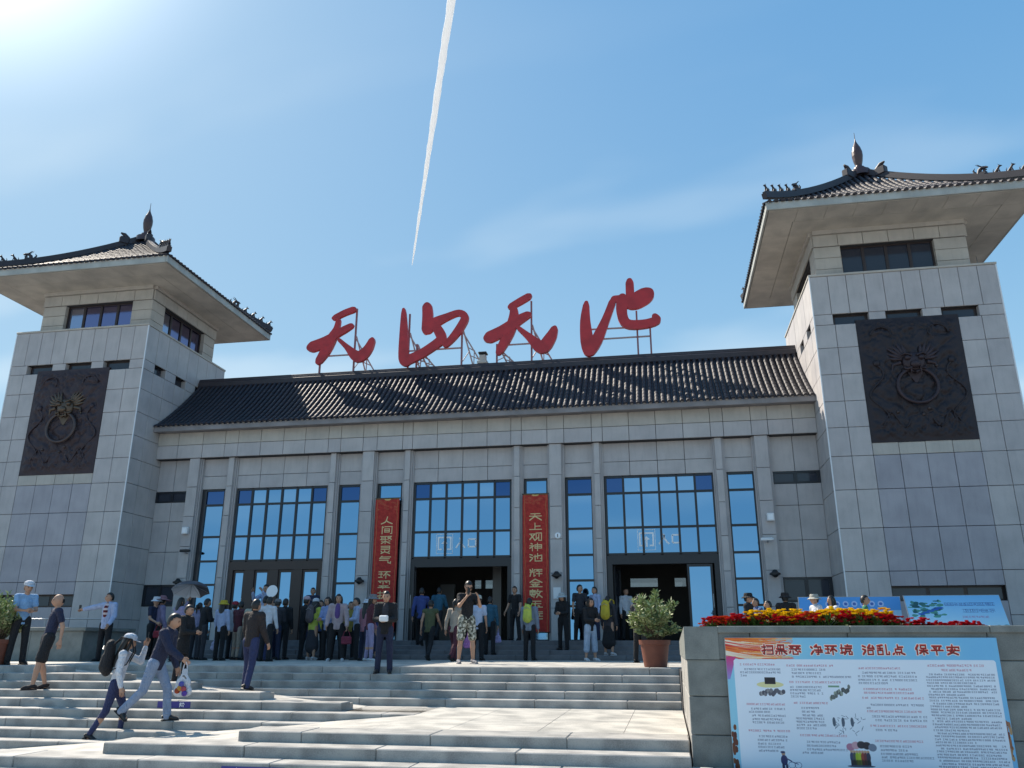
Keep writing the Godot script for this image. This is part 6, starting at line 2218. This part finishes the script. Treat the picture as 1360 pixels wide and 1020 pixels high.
func handbag(at: Vector3, m: Material, label: String) -> void:
	var t := thing("handbag", label, "handbag", at - Vector3(0, 0.36, 0))
	var mb := MB.new()
	mb.bevel_box(Vector3(-0.13, 0, -0.05), Vector3(0.13, 0.19, 0.05), 0.025)
	loc("bag", mb.mesh(), m, t)
	var st := MB.new()
	st.tube([Vector3(-0.10, 0.18, 0), Vector3(-0.06, 0.30, 0), Vector3(0, 0.36, 0), Vector3(0.06, 0.30, 0), Vector3(0.10, 0.18, 0)], [0.009, 0.009, 0.009, 0.009, 0.009], 5)
	loc("strap", st.mesh(), m, t)

func phone(d: Dictionary, hand: String, label: String) -> void:
	var j: Dictionary = d.joints
	var p: Vector3 = d.frame * (j[hand + "wr"] + j[hand + "dir"] * 0.11)
	var t := thing("phone", label, "phone", p, "", deg_to_rad(d.get("yaw", 0.0)))
	var b := MB.new()
	b.bevel_box(Vector3(-0.037, -0.02, -0.005), Vector3(0.037, 0.13, 0.005), 0.004)
	loc("case", b.mesh(), M.black, t)
	var sc := MB.new()
	sc.box(Vector3(-0.033, -0.012, -0.0065), Vector3(0.033, 0.122, -0.0052))
	loc("screen", sc.mesh(), M.glass_dark, t)

func umbrella(at: Vector3, label: String) -> void: # «at» is where the hand holds the shaft
	var t := thing("umbrella", label, "umbrella", at)
	var tilt := Basis(Vector3(0, 0, 1), 0.16) * Basis(Vector3.RIGHT, -0.30)
	var n := 8
	for k in n:
		var mb := MB.new()
		var prev := []
		for i in 7:
			var u := i / 6.0
			var r := 0.48 * sin(u * 1.42) / sin(1.42)
			var y := 0.42 - 0.22 * (1.0 - cos(u * 1.42)) / (1.0 - cos(1.42))
			var row := []
			for e in 5:
				var f := e / 4.0
				var a := TAU * (k + f) / n
				var dip := 1.0 - 0.08 * sin(f * PI) * u
				row.append(Vector3(cos(a) * r * dip, y + 0.02 * sin(f * PI) * u, sin(a) * r * dip))
			if i > 0:
				for e in 4:
					mb.quad(prev[e], prev[e + 1], row[e + 1], row[e])
			prev = row
		loc("canopy_panel", mb.mesh(), M["umbrella_pale" if k in [3, 4, 5] else "umbrella_dark"], t, Transform3D(tilt, Vector3.ZERO))
		var rb := MB.new()
		var a2 := TAU * k / n
		rb.bar(Vector3(0, 0.40, 0), Vector3(cos(a2) * 0.45, 0.22, sin(a2) * 0.45), 0.006, 0.006)
		loc("rib", rb.mesh(), M.grey_metal, t, Transform3D(tilt, Vector3.ZERO))
	var sh := MB.new()
	sh.tube([Vector3(0, -0.12, 0), Vector3(0, 0.46, 0)], [0.008, 0.006], 6)
	loc("shaft", sh.mesh(), M.grey_metal, t, Transform3D(tilt, Vector3.ZERO))
	var hd := MB.new()
	hd.tube([Vector3(0, -0.14, 0), Vector3(0, 0.02, 0)], [0.014, 0.013], 7)
	loc("handle", hd.mesh(), M.black, t, Transform3D(tilt, Vector3.ZERO))

func people() -> void:
	mat("hair", 0.012, 0.010, 0.009, 0.45)
	mat("hair_grey", 0.30, 0.29, 0.28, 0.6)
	mat("umbrella_pale", 0.55, 0.56, 0.60, 0.6)
	mat("umbrella_dark", 0.06, 0.06, 0.075, 0.5)
	var black := cloth(0.012, 0.012, 0.015)
	var navy := cloth(0.018, 0.024, 0.062)
	var denim := cloth(0.030, 0.040, 0.115)
	var pale_denim := cloth(0.26, 0.33, 0.47)
	var white := cloth(0.66, 0.68, 0.74)
	var sky_blue := cloth(0.27, 0.47, 0.74)
	var light_blue := cloth(0.42, 0.50, 0.72)
	var charcoal := cloth(0.035, 0.035, 0.045)
	var brown := cloth(0.030, 0.022, 0.022)
	var yellow := cloth(0.62, 0.46, 0.04)
	var lime := cloth(0.55, 0.62, 0.10)
	var maroon := cloth(0.10, 0.022, 0.035)
	var lilac := cloth(0.34, 0.29, 0.46)
	var beige := cloth(0.42, 0.34, 0.27)
	var pinkish := cloth(0.46, 0.36, 0.38)
	var purple := cloth(0.13, 0.07, 0.25)
	var red := cloth(0.34, 0.03, 0.05)
	var teal := cloth(0.03, 0.12, 0.19)
	var blue := cloth(0.045, 0.07, 0.24)
	var grey := cloth(0.22, 0.22, 0.24)
	var green := cloth(0.06, 0.25, 0.13)
	var wshoe := cloth(0.6, 0.6, 0.62)
	var P := PLAT
	var list := {
		"polo": {"label": "older man in sky blue polo and white cap at the far left", "at": Vector3(-13.35, P, -15.75), "h": 1.72, "yaw": 60.0, "pose": "hands_front", "top": "polo_shirt", "tm": sky_blue, "bottom": "trousers", "bm": black, "hair": "short", "hm": M.hair_grey, "hat": "cap", "hatm": white},
		"shorts": {"label": "balding man in navy tee and dark shorts stepping down the left steps", "at": Vector3(-11.45, lv(3), -14.25), "h": 1.78, "yaw": -40.0, "pose": "step_down", "top": "tee", "tm": navy, "bottom": "shorts", "bm": black, "hair": "bald", "shoe": brown},
		"striped": {"label": "man in open pale blue jacket over striped tee holding a phone out", "at": Vector3(-13.7, P, -19.0), "h": 1.68, "yaw": -5.0, "pose": "selfie", "top": "jacket", "tm": light_blue, "tee": patterned("stripes"), "bottom": "trousers", "bm": black},
		"bucket": {"label": "person in navy tee and white bucket hat with a red bag near the left tower", "at": Vector3(-14.0, P, -21.4), "h": 1.70, "yaw": 80.0, "pose": "look_right", "top": "tee", "tm": navy, "bottom": "trousers", "bm": black, "hat": "bucket", "hatm": white},
		"climber": {"label": "woman in white top, cap and dark jeans climbing the left steps", "at": Vector3(-9.0, -1.50, -12.95), "h": 1.72, "yaw": 118.0, "pose": "walk_up", "top": "shirt", "tm": white, "bottom": "slim", "bm": denim, "hair": "long", "hat": "cap", "hatm": white},
		"stooped": {"label": "stooping man in black jacket and pale jeans carrying a full plastic bag", "at": Vector3(-8.35, lv(6) + 0.0, -13.0), "h": 1.80, "yaw": 100.0, "pose": "stoop_walk", "top": "jacket", "tm": navy, "bottom": "trousers", "bm": pale_denim},
		"suit": {"label": "person in a long black coat just behind the stooping man", "at": Vector3(-9.45, -0.74, -15.55), "h": 1.52, "yaw": 90.0, "pose": "hands_front", "top": "coat", "tm": black, "bottom": "trousers", "bm": black},
		"under": {"label": "person in lilac jacket standing under the grey umbrella", "at": Vector3(-11.95, P, -19.3), "h": 1.56, "yaw": 150.0, "pose": "one_up", "top": "jacket", "tm": lilac, "bottom": "trousers", "bm": black, "hair": "bob"},
		"yellow_hat": {"label": "person in pale shirt, yellow sun hat and black trousers seen from behind", "at": Vector3(-11.55, P, -20.7), "h": 1.55, "yaw": 172.0, "pose": "stand", "top": "shirt", "tm": light_blue, "bottom": "trousers", "bm": black, "hair": "bob", "hat": "bucket", "hatm": yellow},
		"red_jacket": {"label": "person in a dark red jacket beside the one in the yellow hat", "at": Vector3(-11.55, P, -21.6), "h": 1.58, "yaw": 160.0, "pose": "look_left", "top": "jacket", "tm": maroon, "bottom": "slim", "bm": beige, "hair": "short"},
		"brown_jacket": {"label": "man in dark brown jacket and blue jeans seen from behind on the upper ramp", "at": Vector3(-7.72, lv(3), -15.0), "h": 1.68, "yaw": 165.0, "pose": "climb", "top": "jacket", "tm": brown, "bottom": "trousers", "bm": denim},
		"raised": {"label": "man in light blue shirt standing above the crowd by the left doors", "at": Vector3(-11.95, FLOOR - RISE, -23.9), "h": 1.80, "yaw": -10.0, "pose": "hold_up", "top": "shirt", "tm": light_blue, "bottom": "trousers", "bm": navy},
		"fan": {"label": "person in white top holding a round white fan behind the man in brown", "at": Vector3(-9.9, P, -20.0), "h": 1.60, "yaw": 175.0, "pose": "one_up", "top": "shirt", "tm": white, "bottom": "trousers", "bm": black},
		"black_back": {"label": "man all in black seen from behind, right of the white fan", "at": Vector3(-10.55, P, -22.3), "h": 1.68, "yaw": 176.0, "pose": "stand", "top": "jacket", "tm": black, "bottom": "trousers", "bm": black},
		"pink_cap": {"label": "person in black jacket and pale pink cap in the crowd by the left doors", "at": Vector3(-10.05, P, -22.5), "h": 1.74, "yaw": 130.0, "pose": "look_left", "top": "jacket", "tm": black, "bottom": "trousers", "bm": black, "hat": "cap", "hatm": cloth(0.55, 0.40, 0.45)},
		"lime_jacket": {"label": "woman in yellow jacket and white cap with a grey brown backpack", "at": Vector3(-9.45, P, -21.8), "h": 1.64, "yaw": 165.0, "pose": "look_left", "top": "jacket", "tm": lime, "bottom": "skirt", "bm": charcoal, "hair": "long", "hat": "cap", "hatm": white, "shoe": wshoe},
		"doorman": {"label": "distant man in dark vest standing at the left doors", "at": Vector3(-11.1, FLOOR, -25.4), "h": 1.66, "yaw": 10.0, "pose": "stand", "top": "vest", "tm": navy, "bottom": "trousers", "bm": navy},
		"long_hair": {"label": "woman with long black hair in white and blue top, black trousers", "at": Vector3(-9.0, P, -21.7), "h": 1.68, "yaw": -20.0, "pose": "hands_front", "top": "shirt", "tm": cloth(0.30, 0.38, 0.66), "bottom": "trousers", "bm": black, "hair": "long"},
		"pink_jacket": {"label": "woman in open pale pink jacket over a purple tee facing the camera", "at": Vector3(-8.2, P, -20.4), "h": 1.68, "yaw": 15.0, "pose": "stand_wide", "top": "jacket", "tm": pinkish, "tee": purple, "bottom": "trousers", "bm": black, "hair": "bob", "shoe": wshoe},
		"blue_shirt": {"label": "man in light blue shirt and black trousers beside the pink jacket", "at": Vector3(-8.35, P, -22.2), "h": 1.68, "yaw": -60.0, "pose": "hands_front", "top": "shirt", "tm": light_blue, "bottom": "trousers", "bm": black},
		"maroon": {"label": "person in maroon jacket, grey hat and lilac trousers by the left banner", "at": Vector3(-7.25, P, -20.2), "h": 1.64, "yaw": 120.0, "pose": "look_right", "top": "jacket", "tm": maroon, "bottom": "slim", "bm": lilac, "hair": "bob", "hat": "bucket", "hatm": grey, "shoe": wshoe},
		"front_black": {"label": "man in black jacket facing the camera below the left banner", "at": Vector3(-5.5, lv(1), -16.2), "h": 1.60, "yaw": 12.0, "pose": "hands_front", "top": "jacket", "tm": black, "tee": charcoal, "bottom": "trousers", "bm": navy},
		"blue_walker": {"label": "person in blue shirt walking in through the middle doorway", "at": Vector3(-7.05, FLOOR - RISE, -23.9), "h": 1.70, "yaw": 185.0, "pose": "walk", "top": "shirt", "tm": blue, "bottom": "trousers", "bm": black},
		"dark_walker": {"label": "person in dark clothes inside the middle doorway beside the blue shirt", "at": Vector3(-6.95, FLOOR, -25.4), "h": 1.68, "yaw": 170.0, "pose": "walk", "top": "jacket", "tm": teal, "bottom": "trousers", "bm": black},
		"pink_bag": {"label": "woman in pale beige blouse and maroon trousers with a pink carrier bag", "at": Vector3(-5.35, P, -21.2), "h": 1.62, "yaw": 165.0, "pose": "walk", "top": "shirt", "tm": beige, "bottom": "trousers", "bm": maroon, "hair": "tail"},
		"camo": {"label": "tall man in black tee and camouflage shorts looking down at his phone", "at": Vector3(-4.43, P, -18.7), "h": 1.84, "yaw": 30.0, "pose": "phone", "top": "tee", "tm": black, "bottom": "shorts", "bm": patterned("camo"), "glasses": true, "shoe": grey},
		"white_back": {"label": "man in white shirt and cap, black trousers, walking to the middle doors", "at": Vector3(-5.0, P, -22.4), "h": 1.72, "yaw": 178.0, "pose": "stand", "top": "tee", "tm": cloth(0.52, 0.60, 0.78), "bottom": "trousers", "bm": black, "hat": "cap", "hatm": cloth(0.5, 0.55, 0.5)},
		"teal": {"label": "person in teal shirt half hidden behind the white shirted man", "at": Vector3(-4.9, P + RISE, -23.5), "h": 1.62, "yaw": 175.0, "pose": "stand", "top": "shirt", "tm": teal, "bottom": "trousers", "bm": black},
		"guard": {"label": "guard in black uniform standing in the middle doorway's right side", "at": Vector3(-4.45, FLOOR, -25.1), "h": 1.62, "yaw": -25.0, "pose": "stand_wide", "top": "tee", "tm": black, "bottom": "trousers", "bm": black},
		"lime_pack": {"label": "person in grey blue hooded jacket with lime backpack before the right banner", "at": Vector3(-3.62, P, -22.6), "h": 1.66, "yaw": 172.0, "pose": "stand", "top": "jacket", "tm": cloth(0.22, 0.27, 0.36), "bottom": "trousers", "bm": black},
		"white_hat": {"label": "woman in black with a pale hat on the door steps, right of the right banner", "at": Vector3(-2.85, P + 2 * RISE, -23.8), "h": 1.58, "yaw": -20.0, "pose": "hands_front", "top": "shirt", "tm": black, "bottom": "trousers", "bm": black, "hair": "bob", "hat": "bucket", "hatm": cloth(0.45, 0.5, 0.52)},
		"grey_tee": {"label": "man in dark grey tee standing before the narrow right window", "at": Vector3(-2.5, FLOOR, -25.1), "h": 1.64, "yaw": 20.0, "pose": "look_left", "top": "tee", "tm": charcoal, "bottom": "trousers", "bm": black},
		"pale_shirt": {"label": "man in pale shirt beside the one in dark grey tee", "at": Vector3(-2.05, FLOOR, -25.2), "h": 1.58, "yaw": -40.0, "pose": "stand", "top": "shirt", "tm": light_blue, "bottom": "trousers", "bm": navy},
		"white_trousers": {"label": "woman in black top and pale blue wide trousers near the right doorway", "at": Vector3(-1.95, P, -22.2), "h": 1.62, "yaw": 40.0, "pose": "hands_front", "top": "shirt", "tm": black, "bottom": "capri", "bm": cloth(0.36, 0.46, 0.60), "hair": "bob", "shoe": wshoe},
		"yellow_pack": {"label": "person in dark skirt wearing a big yellow backpack by the right doorway", "at": Vector3(-1.55, P + RISE, -23.3), "h": 1.60, "yaw": 160.0, "pose": "stand", "top": "jacket", "tm": charcoal, "bottom": "skirt", "bm": black, "hair": "tail", "shoe": wshoe},
		"door_right": {"label": "person in white shirt inside the right doorway", "at": Vector3(-1.2, FLOOR, -26.6), "h": 1.62, "yaw": 30.0, "pose": "stand", "top": "shirt", "tm": white, "bottom": "trousers", "bm": black},
		"behind_shrub": {"label": "person in dark trousers half hidden behind the potted shrub", "at": Vector3(-0.62, P, -20.6), "h": 1.62, "yaw": 150.0, "pose": "stand_wide", "top": "jacket", "tm": charcoal, "bottom": "trousers", "bm": black},
		"dark_hat": {"label": "person in black with a dark sun hat behind the planter's flowers", "at": Vector3(1.95, P, -20.8), "h": 1.62, "yaw": 70.0, "pose": "stand", "top": "jacket", "tm": black, "bottom": "trousers", "bm": black, "hat": "bucket", "hatm": black},
		"blue_behind": {"label": "person in blue shirt next to the dark sun hat behind the flowers", "at": Vector3(2.2, P, -21.4), "h": 1.54, "yaw": -60.0, "pose": "stand", "top": "shirt", "tm": cloth(0.12, 0.18, 0.36), "bottom": "trousers", "bm": black},
		"dark_low": {"label": "short dark haired person behind the flowers, below the lantern", "at": Vector3(2.42, P, -20.8), "h": 1.45, "yaw": -80.0, "pose": "stand", "top": "jacket", "tm": black, "bottom": "trousers", "bm": black},
		"pale_hat": {"label": "person in white top and pale cap behind the yellow flowers", "at": Vector3(3.25, P, -19.4), "h": 1.50, "yaw": -70.0, "pose": "stand", "top": "shirt", "tm": white, "bottom": "trousers", "bm": grey, "hat": "bucket", "hatm": cloth(0.5, 0.48, 0.42)},
		"white_top": {"label": "dark haired person in white top behind the yellow flowers", "at": Vector3(3.62, P, -19.5), "h": 1.48, "yaw": -70.0, "pose": "stand", "top": "shirt", "tm": white, "bottom": "trousers", "bm": black, "hair": "bob"},
		"green_top": {"label": "dark haired person in green and blue top before the blue boards", "at": Vector3(4.18, P, -19.0), "h": 1.46, "yaw": 80.0, "pose": "stand", "top": "tee", "tm": green, "bottom": "trousers", "bm": blue},
		"box_man": {"label": "person in dark brown coat beneath the low window near the right tower", "at": Vector3(3.0, P, -22.2), "h": 1.70, "yaw": 170.0, "pose": "stand", "top": "coat", "tm": brown, "bottom": "trousers", "bm": brown, "hat": "bucket", "hatm": brown},
		"pink_hat": {"label": "person in lilac coat and dusty pink sun hat left of the umbrella", "at": Vector3(-13.9, P, -21.5), "h": 1.72, "yaw": 140.0, "pose": "look_left", "top": "coat", "tm": cloth(0.24, 0.20, 0.33), "bottom": "trousers", "bm": black, "hat": "sun", "hatm": cloth(0.30, 0.15, 0.18)},
		"lavender": {"label": "person in lavender shirt facing the doors right of the umbrella", "at": Vector3(-12.85, P, -21.7), "h": 1.56, "yaw": 165.0, "pose": "stand_wide", "top": "shirt", "tm": cloth(0.28, 0.27, 0.42), "bottom": "trousers", "bm": charcoal, "hair": "tail"},
		"mustard": {"label": "person in mustard shirt glimpsed behind the light blue shirt", "at": Vector3(-8.75, P, -22.7), "h": 1.60, "yaw": 30.0, "pose": "stand", "top": "shirt", "tm": cloth(0.34, 0.27, 0.06), "bottom": "trousers", "bm": black},
		"grey_back": {"label": "person in charcoal jacket with a grey cap between two men in black", "at": Vector3(-10.45, P, -21.6), "h": 1.62, "yaw": 190.0, "pose": "hands_front", "top": "jacket", "tm": charcoal, "bottom": "trousers", "bm": navy, "hat": "cap", "hatm": grey},
		"white_crowd": {"label": "person in white shirt and dark trousers right of the red jacket by the doors", "at": Vector3(-11.05, P, -22.6), "h": 1.62, "yaw": 20.0, "pose": "look_right", "top": "shirt", "tm": white, "bottom": "trousers", "bm": navy},
		"pink_crowd": {"label": "woman in pink blouse behind the long haired woman near the left doors", "at": Vector3(-9.15, P, -22.8), "h": 1.60, "yaw": 40.0, "pose": "look_left", "top": "shirt", "tm": cloth(0.50, 0.25, 0.32), "bottom": "trousers", "bm": black, "hair": "long"},
		"cream_crowd": {"label": "person in cream jacket between the white fan and the men in black", "at": Vector3(-10.95, P, -21.2), "h": 1.58, "yaw": 185.0, "pose": "stand_wide", "top": "jacket", "tm": cloth(0.52, 0.48, 0.38), "bottom": "trousers", "bm": charcoal, "hair": "tail"},
		"red_cap": {"label": "person in pale grey jacket with a red cap near the left door steps", "at": Vector3(-12.3, P, -22.7), "h": 1.62, "yaw": 170.0, "pose": "stand", "top": "jacket", "tm": cloth(0.34, 0.34, 0.37), "bottom": "trousers", "bm": black, "hat": "cap", "hatm": red},
		"banner_woman": {"label": "woman in dark blue dress beside the left banner's lower edge", "at": Vector3(-7.95, P, -22.5), "h": 1.60, "yaw": -30.0, "pose": "hands_front", "top": "shirt", "tm": blue, "bottom": "skirt", "bm": navy, "hair": "long"},
		"dark_left": {"label": "person in black jacket between the lavender shirt and the yellow hat", "at": Vector3(-12.35, P, -21.2), "h": 1.64, "yaw": 150.0, "pose": "hands_front", "top": "jacket", "tm": black, "bottom": "trousers", "bm": charcoal},
		"white_tee": {"label": "man in white tee half hidden by the cream jacket and the man in brown", "at": Vector3(-10.3, P, -20.6), "h": 1.66, "yaw": 170.0, "pose": "stand", "top": "tee", "tm": white, "bottom": "trousers", "bm": denim},
		"blue_mid": {"label": "person in mid blue jacket behind the woman in yellow jacket", "at": Vector3(-9.75, P, -22.9), "h": 1.66, "yaw": 30.0, "pose": "look_right", "top": "jacket", "tm": cloth(0.07, 0.12, 0.30), "bottom": "trousers", "bm": black},
		"rose": {"label": "woman in rose jacket and white hat left of the maroon jacket", "at": Vector3(-7.75, P, -21.2), "h": 1.58, "yaw": 150.0, "pose": "stand_wide", "top": "jacket", "tm": cloth(0.40, 0.17, 0.22), "bottom": "trousers", "bm": navy, "hair": "long", "hat": "bucket", "hatm": white},
		"olive": {"label": "person in olive vest walking between the left banner and the pink bag", "at": Vector3(-6.35, P, -22.4), "h": 1.66, "yaw": 175.0, "pose": "walk", "top": "vest", "tm": cloth(0.10, 0.11, 0.05), "bottom": "trousers", "bm": black},
	}
	for k in list:
		person(list[k])
	backpack(list.climber, black, "black backpack on the woman climbing the left steps", 1.15)
	backpack(list.lime_jacket, cloth(0.12, 0.095, 0.10), "grey brown backpack on the woman in yellow jacket")
	backpack(list.lime_pack, lime, "lime green backpack before the right banner")
	backpack(list.yellow_pack, yellow, "big yellow backpack by the right doorway", 1.1)
	phone(list.striped, "r", "black phone held out by the man in the striped tee")
	phone(list.camo, "r", "black phone held by the man in camouflage shorts")
	phone(list.climber, "l", "black phone at the ear of the climbing woman")
	var film := cloth(0.60, 0.62, 0.68)
	carrier_bag(spot(list.stooped, "rwr", list.stooped.joints.rdir * 0.09), film, "translucent white plastic bag of packets held by the stooping man", 0.30, 0.42, true)
	carrier_bag(spot(list.pink_bag, "rwr", list.pink_bag.joints.rdir * 0.09), cloth(0.46, 0.20, 0.52), "pink purple carrier bag beside the camouflage shorts", 0.26, 0.36)
	carrier_bag(spot(list.teal, "rwr", list.teal.joints.rdir * 0.09), cloth(0.42, 0.38, 0.66), "pale lilac carrier bag beside the white shirted man", 0.2, 0.28)
	carrier_bag(spot(list.yellow_hat, "lwr", list.yellow_hat.joints.ldir * 0.09), cloth(0.40, 0.40, 0.58), "pale grey carrier bag of the person in the yellow hat", 0.22, 0.32)
	handbag(spot(list.pink_jacket, "lwr", list.pink_jacket.joints.ldir * 0.09), cloth(0.22, 0.03, 0.06), "dark red handbag held by the woman in the pink jacket")
	handbag(spot(list.bucket, "rwr", list.bucket.joints.rdir * 0.09), red, "red bag of the person in the white bucket hat")
	umbrella(spot(list.under, "lwr", list.under.joints.ldir * 0.09), "open umbrella of pale and dark grey panels above the crowd at left")
	# the round fan
	var fp := spot(list.fan, "lwr", list.fan.joints.ldir * 0.10)
	var fan := thing("round_fan", "round white hand fan held up behind the man in brown", "fan", fp)
	var fb := MB.new()
	fb.lathe([Vector2(0, 0.004), Vector2(0.15, 0.004), Vector2(0.155, 0), Vector2(0.15, -0.004), Vector2(0, -0.004)], 24)
	loc("blade", fb.mesh(), M.white, fan, Transform3D(Basis(Vector3.RIGHT, 1.4), Vector3(0, 0.17, 0)))
	var fh := MB.new()
	fh.tube([Vector3(0, -0.10, 0), Vector3(0, 0.16, -0.005)], [0.009, 0.007], 6)
	loc("handle", fh.mesh(), M.beige_a, fan)
	var pp := spot(list.front_black, "rwr", list.front_black.joints.rdir * 0.10)
	var pk := thing("white_packet", "white paper packet in the hands of the man in black jacket", "packet", pp)
	var pm := MB.new()
	pm.bevel_box(Vector3(-0.08, -0.03, -0.04), Vector3(0.09, 0.09, 0.05), 0.02)
	loc("paper", pm.mesh(), M.white, pk)

func _ready() -> void:
	rng.seed = 20240
	air()
	materials()
	ground_and_stairs()
	tower(-17.5, -17.5, -1.0, "left square stone tower with tiled pavilion roof")
	tower(4.9, 4.9, 1.0, "right square stone tower with tiled pavilion roof")
	hall()
	relief(-20.215, "dark reddish bronze relief with gilt beast mask on the left tower", 1.0)
	relief(7.495, "blackish bronze relief with ring and beast mask on the right tower", 0.0)
	wall_fittings()
	roof_characters()
	planters()
	banner(-8.85, "人间聚灵气 环翠拱改福", "tall red banner with gold characters left of the middle doorway")
	banner(-3.91, "天上观神池 辉金敷玉庭", "tall red banner with gold characters right of the middle doorway")
	blue_boards()
	notice_board()
	step_signs()
	potted_shrub(Vector3(-0.24, PLAT, -16.95), "bushy green shrub in terracotta pot beside the granite planter", 0.5, 0.29, Vector3(0.56, 0.46, 0.5), 3)
	potted_shrub(Vector3(-13.75, PLAT, -15.65), "green shrub in terracotta pot cut off by the left picture edge", 0.5, 0.30, Vector3(0.50, 0.52, 0.5), 4)
	flowers()
	people()
	contrail()
